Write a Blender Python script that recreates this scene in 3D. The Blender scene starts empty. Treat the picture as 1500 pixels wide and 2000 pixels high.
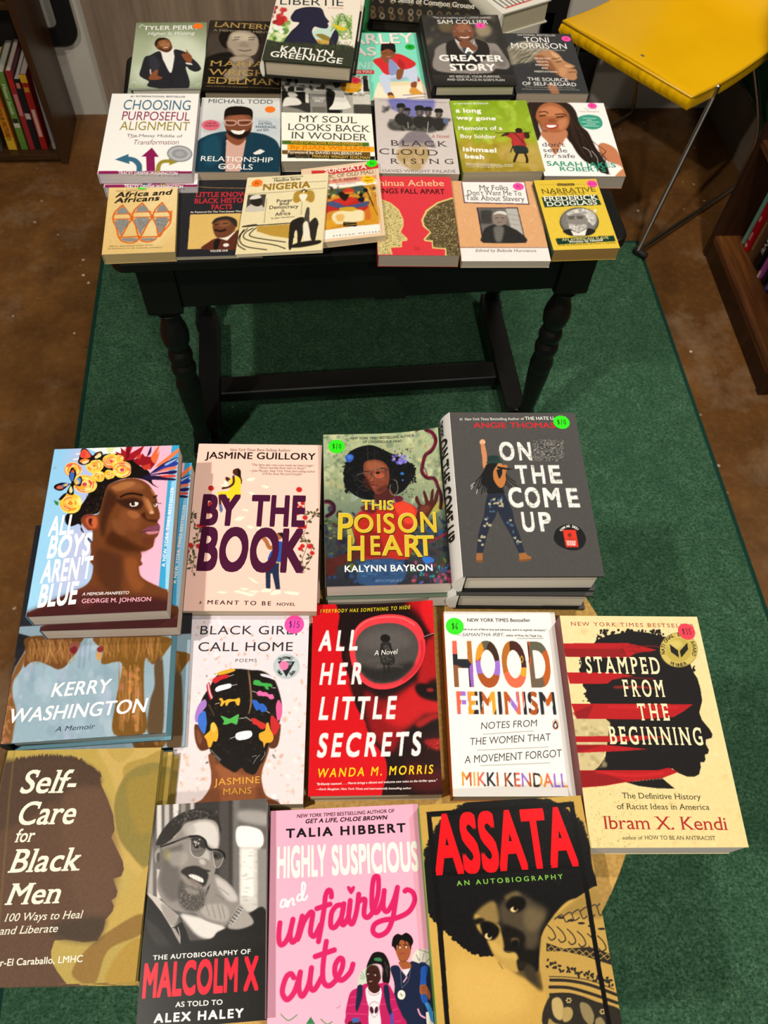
import bpy, bmesh, math, random
import numpy as np
from mathutils import Vector, Matrix
random.seed(7); RNG = np.random.RandomState(7)
SC = bpy.context.scene
COL = SC.collection

# ------------------------------------------------------------------ camera, world, lights, exposure
CAM_Z = 1.55
FPX, PITCH, ROLL, YAW = 1544.74, 1.039143, 0.078658, math.radians(-8.5)
FW = np.array([0, math.cos(PITCH), -math.sin(PITCH)])
_up = np.array([0, math.sin(PITCH), math.cos(PITCH)]); _rt = np.array([1., 0, 0])
RT = math.cos(ROLL) * _rt + math.sin(ROLL) * _up
UP = -math.sin(ROLL) * _rt + math.cos(ROLL) * _up
_rz = np.array([[math.cos(YAW), -math.sin(YAW), 0], [math.sin(YAW), math.cos(YAW), 0], [0, 0, 1]])
FW, RT, UP = _rz @ FW, _rz @ RT, _rz @ UP
camd = bpy.data.cameras.new('camera'); cam = bpy.data.objects.new('camera', camd); COL.objects.link(cam)
camd.sensor_fit = 'HORIZONTAL'; camd.sensor_width = 36; camd.lens = FPX * 36 / 1500
camd.clip_start = 0.02; camd.clip_end = 50
cam.matrix_world = Matrix(((RT[0], UP[0], -FW[0], 0), (RT[1], UP[1], -FW[1], 0), (RT[2], UP[2], -FW[2], CAM_Z), (0, 0, 0, 1)))
camd.dof.use_dof = True; camd.dof.focus_distance = 0.86; camd.dof.aperture_fstop = 18
SC.camera = cam
SC.view_settings.view_transform = 'Standard'; SC.view_settings.look = 'None'
SC.view_settings.gamma = 1; SC.view_settings.exposure = 0.0; SC.view_settings.use_curve_mapping = False

wd = bpy.data.worlds.new('room_light'); SC.world = wd; wd.use_nodes = True
wd.node_tree.nodes['Background'].inputs[0].default_value = (1.0, 0.93, 0.84, 1)
wd.node_tree.nodes['Background'].inputs[1].default_value = 0.36

def lamp(name, kind, loc, target, power, color, size=0.2, spot=None):
    d = bpy.data.lights.new(name, kind); o = bpy.data.objects.new(name, d); COL.objects.link(o)
    o.location = loc; d.energy = power; d.color = color
    o.rotation_euler = (Vector(target) - Vector(loc)).to_track_quat('-Z', 'Y').to_euler()
    if kind == 'AREA': d.shape = 'DISK'; d.size = size
    else: d.shadow_soft_size = size
    if spot: d.spot_size = math.radians(spot[0]); d.spot_blend = spot[1]
    return o
WARM = (1.0, 0.92, 0.81)
lamp('track_lamp', 'SPOT', (-0.90, -0.10, 2.78), (0.05, 0.75, 0.6), 172, WARM, 0.04, (96, 0.8))
lamp('track_lamp', 'SPOT', (0.45, -1.15, 2.70), (0.1, 0.9, 0.6), 125, WARM, 0.10, (90, 0.8))
lamp('track_lamp', 'SPOT', (0.95, 0.95, 2.78), (0.55, 1.1, 0.4), 125, WARM, 0.06, (100, 0.9))
lamp('track_lamp', 'SPOT', (0.5, 1.6, 2.78), (0.2, 2.3, 0.6), 52, WARM, 0.06, (95, 0.9))

# ------------------------------------------------------------------ helpers
def s2l(c):
    c = np.asarray(c, float)
    return np.where(c <= 0.04045, c / 12.92, ((c + 0.055) / 1.055) ** 2.4)
def hx(h):
    h = h.lstrip('#')
    if len(h) == 3: h = ''.join(k * 2 for k in h)
    return np.array([int(h[i:i + 2], 16) / 255 for i in (0, 2, 4)])
def lin(h): return tuple(s2l(hx(h))) + (1.0,)
INK = 0.80
def ray(u, v):
    return ((u - 750) / FPX) * RT + ((1000 - v) / FPX) * UP + FW
def U(u, v, drop):
    d = ray(u, v); return d * (-drop / d[2]) + np.array([0, 0, CAM_Z])

def tag(o, label=None, cat=None, group=None, kind=None):
    if label: o['label'] = label
    if cat: o['category'] = cat
    if group: o['group'] = group
    if kind: o['kind'] = kind
    return o
def empty(name, loc=(0, 0, 0), rot=(0, 0, 0), label=None, cat=None, group=None):
    o = bpy.data.objects.new(name, None); COL.objects.link(o)
    o.location = loc; o.rotation_euler = rot; o.empty_display_size = 0.05
    return tag(o, label, cat, group)
def link(name, me, parent=None):
    o = bpy.data.objects.new(name, me); COL.objects.link(o)
    if parent is not None: o.parent = parent
    return o
class MB:
    def __init__(s): s.v = []; s.f = []; s.sm = []
    def add(s, vs, fs, smooth=False):
        n = len(s.v); s.v += [tuple(p) for p in vs]
        s.f += [tuple(i + n for i in f) for f in fs]; s.sm += [smooth] * len(fs); return s
    def box(s, x0, y0, z0, x1, y1, z1):
        return s.add([(x0, y0, z0), (x1, y0, z0), (x1, y1, z0), (x0, y1, z0), (x0, y0, z1), (x1, y0, z1), (x1, y1, z1), (x0, y1, z1)],
                     [(3, 2, 1, 0), (4, 5, 6, 7), (0, 1, 5, 4), (1, 2, 6, 5), (2, 3, 7, 6), (3, 0, 4, 7)])
    def prism(s, poly, z0, z1, axis='z'):
        n = len(poly)
        def m(p, z): return (p[0], p[1], z) if axis == 'z' else ((p[0], z, p[1]) if axis == 'y' else (z, p[0], p[1]))
        s.add([m(p, z0) for p in poly] + [m(p, z1) for p in poly],
              [tuple(range(n))[::-1], tuple(range(n, 2 * n))] + [(i, (i + 1) % n, n + (i + 1) % n, n + i) for i in range(n)]); return s
    def lathe(s, prof, cx=0, cy=0, seg=28):
        vs = []; fs = []
        for r, z in prof:
            vs += [(cx + r * math.cos(2 * math.pi * k / seg), cy + r * math.sin(2 * math.pi * k / seg), z) for k in range(seg)]
        for i in range(len(prof) - 1):
            for k in range(seg):
                a = i * seg + k; b = i * seg + (k + 1) % seg
                fs.append((a, b, b + seg, a + seg))
        fs.append(tuple(range(seg))[::-1]); fs.append(tuple(range((len(prof) - 1) * seg, len(prof) * seg)))
        return s.add(vs, fs, True)
    def tube(s, pts, r, seg=12, ry=None):
        pts = [Vector(p) for p in pts]; vs = []; fs = []; ry = ry or r
        ref = Vector((0, 0, 1)); prevn = None
        for i, p in enumerate(pts):
            t = (pts[min(i + 1, len(pts) - 1)] - pts[max(i - 1, 0)]).normalized()
            if prevn is None:
                prevn = t.orthogonal().normalized() if abs(t.dot(ref)) > .98 else (ref - t * ref.dot(t)).normalized()
            else: prevn = (prevn - t * prevn.dot(t)).normalized()
            b = t.cross(prevn)
            vs += [tuple(p + prevn * (math.cos(2 * math.pi * k / seg) * r) + b * (math.sin(2 * math.pi * k / seg) * ry)) for k in range(seg)]
        for i in range(len(pts) - 1):
            for k in range(seg):
                a = i * seg + k; b = i * seg + (k + 1) % seg
                fs.append((a, b, b + seg, a + seg))
        fs.append(tuple(range(seg))[::-1]); fs.append(tuple(range((len(pts) - 1) * seg, len(pts) * seg)))
        return s.add(vs, fs, True)
    def build(s, name, mat, parent=None, bevel=0, seg=2):
        me = bpy.data.meshes.new(name); me.from_pydata(s.v, [], s.f)
        for p, sm in zip(me.polygons, s.sm): p.use_smooth = sm
        me.materials.append(mat)
        bm = bmesh.new(); bm.from_mesh(me); bmesh.ops.recalc_face_normals(bm, faces=bm.faces); bm.to_mesh(me); bm.free()
        o = link(name, me, parent)
        if bevel:
            md = o.modifiers.new('edge', 'BEVEL'); md.width = bevel; md.segments = seg; md.limit_method = 'ANGLE'; md.angle_limit = math.radians(40)
        return o

def material(name, base=(.5, .5, .5, 1), rough=.5, spec=.5, metal=0):
    m = bpy.data.materials.new(name); m.use_nodes = True
    b = m.node_tree.nodes['Principled BSDF']
    b.inputs['Base Color'].default_value = base; b.inputs['Roughness'].default_value = rough
    b.inputs['Specular IOR Level'].default_value = spec; b.inputs['Metallic'].default_value = metal
    return m
class NT:
    def __init__(s, m): s.m = m; s.t = m.node_tree; s.b = s.t.nodes['Principled BSDF']
    def n(s, typ, **kw):
        nd = s.t.nodes.new(typ)
        for k, v in kw.items():
            if k.startswith('i_'):
                key = k[2:]; key = int(key) if key.isdigit() else key.replace('_', ' ')
                nd.inputs[key].default_value = v
            else: setattr(nd, k, v)
        return nd
    def l(s, a, b): s.t.links.new(a, b)
    def coord(s, scale=(1, 1, 1), kind='Object', rot=(0, 0, 0)):
        tc = s.n('ShaderNodeTexCoord'); mp = s.n('ShaderNodeMapping'); mp.inputs['Scale'].default_value = scale; mp.inputs['Rotation'].default_value = rot
        s.l(tc.outputs[kind], mp.inputs[0]); return mp.outputs[0]
    def noise(s, co, scale, detail=6, rough=.55):
        n = s.n('ShaderNodeTexNoise'); n.inputs['Scale'].default_value = scale; n.inputs['Detail'].default_value = detail; n.inputs['Roughness'].default_value = rough
        if co is not None: s.l(co, n.inputs['Vector'])
        return n.outputs['Fac']
    def ramp(s, fac, stops):
        r = s.n('ShaderNodeValToRGB'); e = r.color_ramp.elements
        while len(e) < len(stops): e.new(.5)
        for k, (p, c) in enumerate(stops): e[k].position = p; e[k].color = c
        s.l(fac, r.inputs[0]); return r.outputs[0]
    def mix(s, fac, a, b, blend='MIX'):
        m = s.n('ShaderNodeMix', data_type='RGBA', blend_type=blend)
        for sock, v in ((m.inputs[0], fac), (m.inputs[6], a), (m.inputs[7], b)):
            if hasattr(v, 'is_output'): s.l(v, sock)
            else: sock.default_value = v
        return m.outputs[2]
    def bump(s, h, strength=.3, dist=.002):
        b = s.n('ShaderNodeBump'); b.inputs['Strength'].default_value = strength; b.inputs['Distance'].default_value = dist
        s.l(h, b.inputs['Height']); s.l(b.outputs[0], s.b.inputs['Normal'])
    def base(s, c): s.l(c, s.b.inputs['Base Color'])

# ------------------------------------------------------------------ glyphs
GL = {}; LAY = {}
SER_L = {'B': 'tb', 'D': 'tb', 'E': 'tb', 'F': 't', 'L': 'b', 'P': 't', 'R': 't'}
def glyph(c, bold, serif):
    k = (c, bold, serif)
    if k in GL: return GL[k]
    def ev(txt):
        cu = bpy.data.curves.new('g', 'FONT'); cu.body = txt; cu.size = 1; cu.resolution_u = 5; cu.offset = min(bold, 0)
        o = bpy.data.objects.new('g', cu); COL.objects.link(o)
        dg = bpy.context.evaluated_depsgraph_get(); me = bpy.data.meshes.new_from_object(o.evaluated_get(dg))
        n = len(me.vertices); v = np.zeros(n * 3); me.vertices.foreach_get('co', v); v = v.reshape(-1, 3)[:, :2]
        f = [tuple(p.vertices) for p in me.polygons]
        bpy.data.meshes.remove(me); bpy.data.objects.remove(o); bpy.data.curves.remove(cu)
        return v, f
    if ('|', 0) not in GL:
        v, _ = ev('||'); GL[('|', 0)] = v[:, 0].max() - v[:, 0].min()
    vb, _ = ev('|' + c + '|'); adv = vb[:, 0].max() - vb[:, 0].min() - GL[('|', 0)]
    v, f = ev(c) if c != ' ' else (np.zeros((0, 2)), [])
    lay = [0] * len(v)
    if serif and len(v):
        cnt = {}
        for p in f:
            for a, b in zip(p, p[1:] + p[:1]):
                e = (min(a, b), max(a, b)); cnt[e] = cnt.get(e, 0) + 1
        ext = []; ht = v[:, 1].max()
        levels = [0, CAPH] if c.isupper() or c.isdigit() else [0, XH, CAPH]
        for (a, b), q in cnt.items():
            if q == 1 and abs(v[a, 1] - v[b, 1]) < .004:
                y = (v[a, 1] + v[b, 1]) / 2; x0, x1 = sorted((v[a, 0], v[b, 0]))
                for lv in levels:
                    if abs(y - lv) < .03 and .03 < x1 - x0 < .22:
                        d = .032 if y < .1 else -.032
                        left_only = c in 'bdhklmnprui' and y > .1
                        ext.append((x0 - .055, y, x1 + (0 if left_only else .055), y + d))
        w0, w1 = v[:, 0].min(), v[:, 0].max()
        if c in SER_L:
            if 't' in SER_L[c]: ext.append((w0 - .055, ht, w0 + .02, ht - .032))
            if 'b' in SER_L[c]: ext.append((w0 - .055, 0, w0 + .02, .032))
        if c in 'EF': ext.append((w1 - .035, ht, w1 + .01, ht - .17))
        if c in 'ELZ': ext.append((w1 - .035, 0, w1 + .01, .19))
        if c == 'T': ext += [(w0, ht, w0 + .035, ht - .17), (w1 - .035, ht, w1, ht - .17)]
        if c in 'SCG': ext.append((w1 - .05, ht - .02, w1 - .01, ht - .21))
        vv = [v]; n = len(v)
        for x0, y0, x1, y1 in ext:
            vv.append(np.array([(x0, y0), (x1, y0), (x1, y1), (x0, y1)])); lay += [1 + len(vv) % 3] * 4; f = f + [(n, n + 1, n + 2, n + 3)]; n += 4
        v = np.concatenate(vv)
    if bold > 0 and len(v):
        sh = [(-bold, -bold), (bold, -bold), (bold, bold), (-bold, bold)] if bold > .02 else [(-bold, -bold * .6), (bold, bold * .6), (-bold, bold * .6), (bold, -bold * .6)]
        if bold > .03: sh = sh + [(d0 * bold, d1 * bold) for d0, d1 in ((-1.2, 0), (1.2, 0), (0, -1), (0, 1), (0, 0))]
        n = len(v); f = [tuple(i + n * j for i in q) for j in range(len(sh)) for q in f]
        v = np.concatenate([v + np.array(d) for d in sh]); lay = [q + 4 * j for j in range(len(sh)) for q in lay]; adv += bold
    GL[k] = (v, f, adv); LAY[k] = np.array(lay, float) * (1 if bold < .03 else .5); return GL[k]
XH = 0.546; CAPH = 0.727
_v, _f, _a = glyph('H', 0, False); CAPH = float(_v[:, 1].max())
_v, _f, _a = glyph('x', 0, False); XH = float(_v[:, 1].max())

# ------------------------------------------------------------------ printed cover artwork (colour attribute on a fine grid)
def homography(src, dst):
    A = []; b = []
    for (x, y), (u, v) in zip(src, dst):
        A.append([x, y, 1, 0, 0, 0, -u * x, -u * y]); b.append(u)
        A.append([0, 0, 0, x, y, 1, -v * x, -v * y]); b.append(v)
    h = np.linalg.solve(np.array(A, float), np.array(b, float)); return np.append(h, 1).reshape(3, 3)
def pts_of(p):
    if isinstance(p, str): return np.array([[float(q) for q in t.split(',')] for t in p.split()])
    return np.array(p, float)
def catmull(p, closed, k=6):
    n = len(p); out = []
    rng = range(n) if closed else range(n - 1)
    t = np.linspace(0, 1, k, endpoint=False)[:, None]
    for i in rng:
        if closed: a, b, c, d = p[(i - 1) % n], p[i], p[(i + 1) % n], p[(i + 2) % n]
        else: a, b, c, d = p[max(i - 1, 0)], p[i], p[i + 1], p[min(i + 2, n - 1)]
        out.append(.5 * (2 * b + (c - a) * t + (2 * a - 5 * b + 4 * c - d) * t ** 2 + (3 * b - a - 3 * c + d) * t ** 3))
    if not closed: out.append(p[-1:])
    return np.concatenate(out)
def boxblur(m, r):
    r = int(round(r))
    if r < 1: return m
    for _ in range(2):
        for ax in (0, 1):
            pad = [(0, 0), (0, 0)]; pad[ax] = (r + 1, r)
            c = np.cumsum(np.pad(m, pad, mode='edge'), axis=ax)
            n = m.shape[ax]
            m = (np.take(c, range(2 * r + 1, 2 * r + 1 + n), axis=ax) - np.take(c, range(0, n), axis=ax)) / (2 * r + 1)
    return m
SS = 2
class Art:
    """Paints one cover. Coordinates are given in a local drawing frame: pixel = frame * (1/scale) + origin, carried to the cover plane."""
    def __init__(s, quad, W, H, bg, cell=None):
        s.W, s.H = W, H
        q = np.array(quad, float)
        pw = max(np.linalg.norm(q[1] - q[0]), np.linalg.norm(q[2] - q[3])); ph = max(np.linalg.norm(q[3] - q[0]), np.linalg.norm(q[2] - q[1]))
        s.nx = int(np.clip(pw / 1.15, 20, 330)); s.ny = int(np.clip(max(ph, pw * H / W * .8) / 1.15, 20, 470))
        s.cw, s.ch = s.nx * SS, s.ny * SS
        s.Hm = homography(quad, [(-W / 2, H / 2), (W / 2, H / 2), (W / 2, -H / 2), (-W / 2, -H / 2)])
        s.img = np.empty((s.ch, s.cw, 3)); s.img[:] = hx(bg)
        s.sc, s.ox, s.oy = 1, 0, 0; s.texts = []
        s.ux = s.cw / pw
    def fr(s, sc, ox, oy): s.sc, s.ox, s.oy = sc, ox, oy; s.u = s.ux / sc; return s
    def loc(s, p):
        p = np.asarray(p, float).reshape(-1, 2) / s.sc + [s.ox, s.oy]
        q = np.c_[p, np.ones(len(p))] @ s.Hm.T
        return q[:, :2] / q[:, 2:3]
    def can(s, p):
        l = s.loc(p); return np.c_[(l[:, 0] / s.W + .5) * s.cw, (.5 - l[:, 1] / s.H) * s.ch]
    def _put(s, m, x0, y0, col, a):
        h, w = m.shape; c = hx(col) if isinstance(col, str) else col
        sub = s.img[y0:y0 + h, x0:x0 + w]; k = (m * a)[..., None]; sub += (c - sub) * k
    def _fill(s, c, pad):
        x0 = max(int(c[:, 0].min()) - pad, 0); x1 = min(int(c[:, 0].max()) + pad + 2, s.cw)
        y0 = max(int(c[:, 1].min()) - pad, 0); y1 = min(int(c[:, 1].max()) + pad + 2, s.ch)
        if x1 <= x0 or y1 <= y0: return None
        ys = np.arange(y0, y1) + .5; xs = np.arange(x0, x1) + .5
        cross = np.zeros((y1 - y0, x1 - x0), np.int32)
        a = c; b = np.roll(c, -1, 0)
        for (ax, ay), (bx, by) in zip(a, b):
            if ay == by: continue
            lo, hi = (ay, by) if ay < by else (by, ay)
            i0 = max(int(math.ceil(lo - y0 - .5)), 0); i1 = min(int(math.ceil(hi - y0 - .5)), y1 - y0)
            if i1 <= i0: continue
            xi = ax + (ys[i0:i1] - ay) * (bx - ax) / (by - ay)
            col = np.clip(np.ceil(xi - x0 - .5).astype(int), 0, x1 - x0)
            ok = col < x1 - x0
            np.add.at(cross, (np.arange(i0, i1)[ok], col[ok]), 1)
        return (np.cumsum(cross, 1) % 2).astype(float), x0, y0
    def P(s, col, p, blur=0, a=1, sm=False):
        c = s.can(pts_of(p)); blur *= .72
        if sm: c = catmull(c, True)
        r = s._fill(c, int(blur * s.u * 3) + 1)
        if r is None: return s
        m, x0, y0 = r
        if blur: m = boxblur(m, blur * s.u)
        s._put(m, x0, y0, col, a); return s
    def S(s, col, p, blur=0, a=1): return s.P(col, p, blur, a, True)
    def E(s, col, cx, cy, rx, ry=None, rot=0, blur=0, a=1):
        ry = ry or rx; t = np.linspace(0, 2 * np.pi, 28, endpoint=False); r = math.radians(rot)
        x = rx * np.cos(t); y = ry * np.sin(t)
        return s.P(col, np.c_[cx + x * math.cos(r) - y * math.sin(r), cy + x * math.sin(r) + y * math.cos(r)], blur, a)
    def R(s, col, x0, y0, x1, y1, blur=0, a=1): return s.P(col, [(x0, y0), (x1, y0), (x1, y1), (x0, y1)], blur, a)
    def L(s, col, p, w, sm=True, blur=0, a=1):
        c = s.can(pts_of(p))
        if sm and len(c) > 2: c = catmull(c, False)
        hw = max(w * s.u / 2, .35); pad = int(hw + blur * s.u * 3) + 2
        x0 = max(int(c[:, 0].min()) - pad, 0); x1 = min(int(c[:, 0].max()) + pad + 1, s.cw)
        y0 = max(int(c[:, 1].min()) - pad, 0); y1 = min(int(c[:, 1].max()) + pad + 1, s.ch)
        if x1 <= x0 or y1 <= y0: return s
        yy, xx = np.mgrid[y0:y1, x0:x1] + .5; d = np.full(xx.shape, 1e9)
        for (ax, ay), (bx, by) in zip(c[:-1], c[1:]):
            dx, dy = bx - ax, by - ay; L2 = dx * dx + dy * dy + 1e-9
            t = np.clip(((xx - ax) * dx + (yy - ay) * dy) / L2, 0, 1)
            d = np.minimum(d, (xx - ax - t * dx) ** 2 + (yy - ay - t * dy) ** 2)
        m = np.clip(hw + .5 - np.sqrt(d), 0, 1)
        if blur: m = boxblur(m, blur * s.u)
        s._put(m, x0, y0, col, a); return s
    def LL(s, col, lines, w, sm=True, blur=0, a=1):
        for p in lines.split('|'): s.L(col, p, w, sm, blur, a)
        return s
    def G(s, stops, horizontal=False, y0=0., y1=1., x0=0., x1=1.):
        ys = slice(int(y0 * s.ch), int(y1 * s.ch)); xs = slice(int(x0 * s.cw), int(x1 * s.cw))
        sub = s.img[ys, xs]; n = sub.shape[1 if horizontal else 0]; t = np.linspace(0, 1, n)
        c = np.stack([np.interp(t, [q[0] for q in stops], [hx(q[1])[k] for q in stops]) for k in range(3)], -1)
        sub[:] = c[None] if horizontal else c[:, None]; return s
    def V(s, cols, n, rmin, rmax, x0, y0, x1, y1, blur=0, a=1, seed=1, ar=1):
        r = np.random.RandomState(seed)
        for _ in range(n):
            rr = r.uniform(rmin, rmax); s.E(cols[r.randint(len(cols))], r.uniform(x0, x1), r.uniform(y0, y1), rr, rr * r.uniform(.4, 1) * ar, r.uniform(0, 180) if ar == 1 else 0, blur, a)
        return s
    def N(s, amt=.03, k=3, seed=3):
        r = np.random.RandomState(seed); h, w = s.ch // k + 2, s.cw // k + 2
        n = np.kron(r.uniform(-1, 1, (h, w)), np.ones((k, k)))[:s.ch, :s.cw]; n = boxblur(n, k / 2)
        s.img = np.clip(s.img + n[..., None] * amt, 0, 1); return s
    def T(s, txt, x0, y0, x1, y1, h, col, st='', tr=None, z=0, skew=0):
        """one line of lettering: baseline from (x0,y0) to (x1,y1), cap height h, all in the drawing frame"""
        a, b = s.loc([(x0, y0), (x1, y1)]); mx, my = (x0 + x1) / 2, (y0 + y1) / 2
        L = math.hypot(x1 - x0, y1 - y0); nx, ny = (y1 - y0) / L, -(x1 - x0) / L
        c0, c1 = s.loc([(mx, my), (mx + nx * h, my + ny * h)])
        s._text(txt, a, b, np.linalg.norm(c1 - c0), col, st, z); return s
    def _text(s, txt, a, b, ch, col, st, z=0):
        bold = .034 if 'X' in st else .028 if 'B' in st else (.016 if 'b' in st else (-.006 if 't' in st else 0)); ser = 's' in st
        gs = [glyph(c, bold, ser) for c in txt]; adv = [g[2] for g in gs]
        ex = (b - a) / np.linalg.norm(b - a); ey = np.array([-ex[1], ex[0]]); Lg = np.linalg.norm(b - a)
        low = not any(c.isupper() or c.isdigit() for c in txt) and 'x' in st
        sy = ch / (XH if low else CAPH); nat = sum(adv) * sy
        sx = sy * min(Lg / nat, 1.22 if 'k' not in st else 1.0)
        if 'w' in st: sx = sy * Lg / nat
        if 'c' in st: sx = sy * min(Lg / nat * .80, .85)
        gap = (Lg - sum(adv) * sx) / max(len(txt) - 1, 1)
        sh = .22 if 'i' in st else 0; x = 0
        for (v, f, ad), c in zip(gs, txt):
            if len(v):
                q = v.copy(); qx = (q[:, 0] + q[:, 1] * sh) * sx + x; qy = q[:, 1] * sy
                pos = a + qx[:, None] * ex + qy[:, None] * ey
                s.texts.append((pos, f, col, z + LAY[(c, bold, ser)] * .16))
            x += ad * sx + gap
    def ARC(s, txt, cx, cy, r, a0, a1, h, col, st='', inside=False):
        """letters on a circle, angles in degrees clockwise from the top"""
        n = len(txt)
        for i, c in enumerate(txt):
            if c == ' ': continue
            t = math.radians(a0 + (a1 - a0) * (i + .5) / n); sgn = -1 if inside else 1
            px, py = cx + r * math.sin(t), cy - r * math.cos(t); dx, dy = math.cos(t) * sgn, math.sin(t) * sgn
            w = h * .42
            s.T(c, px - dx * w, py - dy * w, px + dx * w, py + dy * w, h, col, st + 'k')
        return s

def masked(A, lettering, pattern):
    """fills lettering with a painted pattern"""
    keep, A.texts = A.texts, []; lettering(A); tx, A.texts = A.texts, keep
    mask = np.zeros((A.ch, A.cw))
    for pos, f, col, z in tx:
        c = np.c_[(pos[:, 0] / A.W + .5) * A.cw, (.5 - pos[:, 1] / A.H) * A.ch]
        for p in f:
            r = A._fill(c[list(p)], 1)
            if r is not None:
                m, x0, y0 = r; v = mask[y0:y0 + m.shape[0], x0:x0 + m.shape[1]]; np.maximum(v, m, out=v)
    base = A.img.copy(); pattern(A); k = mask[..., None]; A.img = base * (1 - k) + A.img * k

def cover_mesh(name, A, lift=None, thick=.0004, edge=None):
    nx, ny, W, H = A.nx, A.ny, A.W, A.H
    im = A.img.reshape(ny, SS, nx, SS, 3).mean((1, 3))
    gx, gy = nx, ny                                # one vertex per cell centre, stretched to the edge
    X, Y = np.meshgrid(np.linspace(-W / 2, W / 2, gx), np.linspace(H / 2, -H / 2, gy))
    v = np.c_[X.ravel(), Y.ravel(), np.zeros(gx * gy)]
    idx = np.arange(gx * gy).reshape(gy, gx)
    q = np.stack([idx[1:, :-1], idx[1:, 1:], idx[:-1, 1:], idx[:-1, :-1]], -1).reshape(-1, 4)
    cols = s2l(im.reshape(-1, 3)) * INK
    V = [v]; C = [cols]; loops = [q.ravel()]; tot = [np.full(len(q), 4)]; n = len(v)
    # underside rim: skirt that gives the sheet its thickness
    rim = np.concatenate([idx[0, :], idx[1:, -1], idx[-1, -2::-1], idx[-2:0:-1, 0]])
    sk = v[rim].copy(); sk[:, 2] -= thick; V.append(sk); C.append(np.tile(s2l(hx(edge)) * INK if edge else np.full(3, .55), (len(rim), 1))); m = len(rim)
    sid = n + np.arange(m); nxt = np.roll(np.arange(m), -1)
    sq = np.stack([rim, rim[nxt], sid[nxt], sid], -1)[:, ::-1]; loops.append(sq.ravel()); tot.append(np.full(m, 4))
    if lift is None: loops.append(sid[::1]); tot.append(np.array([m]))
    n += m
    for pos, f, col, z in A.texts:
        if not len(f): continue
        cl = s2l(hx(col)) * INK
        keep = (np.abs(pos[:, 0]).max() < W / 2 + .004) and (np.abs(pos[:, 1]).max() < H / 2 + .004)
        if not keep: continue
        V.append(np.c_[pos, np.full(len(pos), .00013) + z * .00008]); C.append(np.tile(cl, (len(pos), 1)))
        loops.append(np.concatenate([np.array(p) + n for p in f])); tot.append(np.array([len(p) for p in f])); n += len(pos)
    v = np.concatenate(V); c = np.concatenate(C); lp = np.concatenate(loops).astype(np.int32); tt = np.concatenate(tot).astype(np.int32)
    if lift is not None: v[:, 2] += lift(v[:, 0] / W + .5, v[:, 1] / H + .5)
    me = bpy.data.meshes.new(name)
    me.vertices.add(len(v)); me.vertices.foreach_set('co', v.ravel())
    me.loops.add(len(lp)); me.loops.foreach_set('vertex_index', lp)
    me.polygons.add(len(tt)); st = np.concatenate([[0], np.cumsum(tt)[:-1]]).astype(np.int32)
    me.polygons.foreach_set('loop_start', st)
    me.update(calc_edges=True); me.validate(); me.shade_flat()
    at = me.color_attributes.new('print', 'FLOAT_COLOR', 'POINT')
    at.data.foreach_set('color', np.c_[c, np.ones(len(c))].astype(np.float32).ravel())
    return me

M = {}
def print_mat(kind):
    k = 'print_' + kind
    if k not in M:
        m = material(k, rough={'gloss': .32, 'matte': .55, 'satin': .42}[kind], spec=.11); t = NT(m)
        a = t.n('ShaderNodeVertexColor', layer_name='print'); t.base(a.outputs[0]); M[k] = m
    return M[k]
def plain(h, rough=.45, spec=.25):
    k = 'ink_%s_%.2f' % (h, rough)
    if k not in M: c = s2l(hx(h)) * INK; M[k] = material(k, (c[0], c[1], c[2], 1), rough, spec)
    return M[k]
def page_mat(h):
    k = 'pages_' + h
    if k not in M:
        m = material(k, lin(h), .85, .1); t = NT(m); co = t.coord((3, 3, 1))
        w = t.n('ShaderNodeTexNoise'); mp = t.coord((4, 4, 1500)); t.l(mp, w.inputs['Vector']); w.inputs['Scale'].default_value = 1; w.inputs['Detail'].default_value = 3
        c = s2l(hx(h)) * INK
        t.base(t.ramp(w.outputs['Fac'], [(.3, tuple(c * .84) + (1,)), (.62, tuple(np.minimum(c * 1.12, .86)) + (1,))])); M[k] = m
    return M[k]
def solve_pose(quad, drop):
    d = drop if isinstance(drop, (list, tuple)) else [drop] * 4
    P = np.array([U(u, v, k) for (u, v), k in zip(quad, d)])
    ex = (P[1] - P[0]) + (P[2] - P[3]); ey = (P[0] - P[3]) + (P[1] - P[2])
    W = .5 * (np.linalg.norm(P[1] - P[0]) + np.linalg.norm(P[2] - P[3])); H = .5 * (np.linalg.norm(P[0] - P[3]) + np.linalg.norm(P[1] - P[2]))
    ex /= np.linalg.norm(ex); ey -= ex * ex.dot(ey) * .5; ey /= np.linalg.norm(ey)
    ex = ex - ey * ey.dot(ex) * 1.0; ex /= np.linalg.norm(ex); ez = np.cross(ex, ey)
    return P.mean(0), ex, ey, ez, W, H
BOOKS = {}
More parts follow.
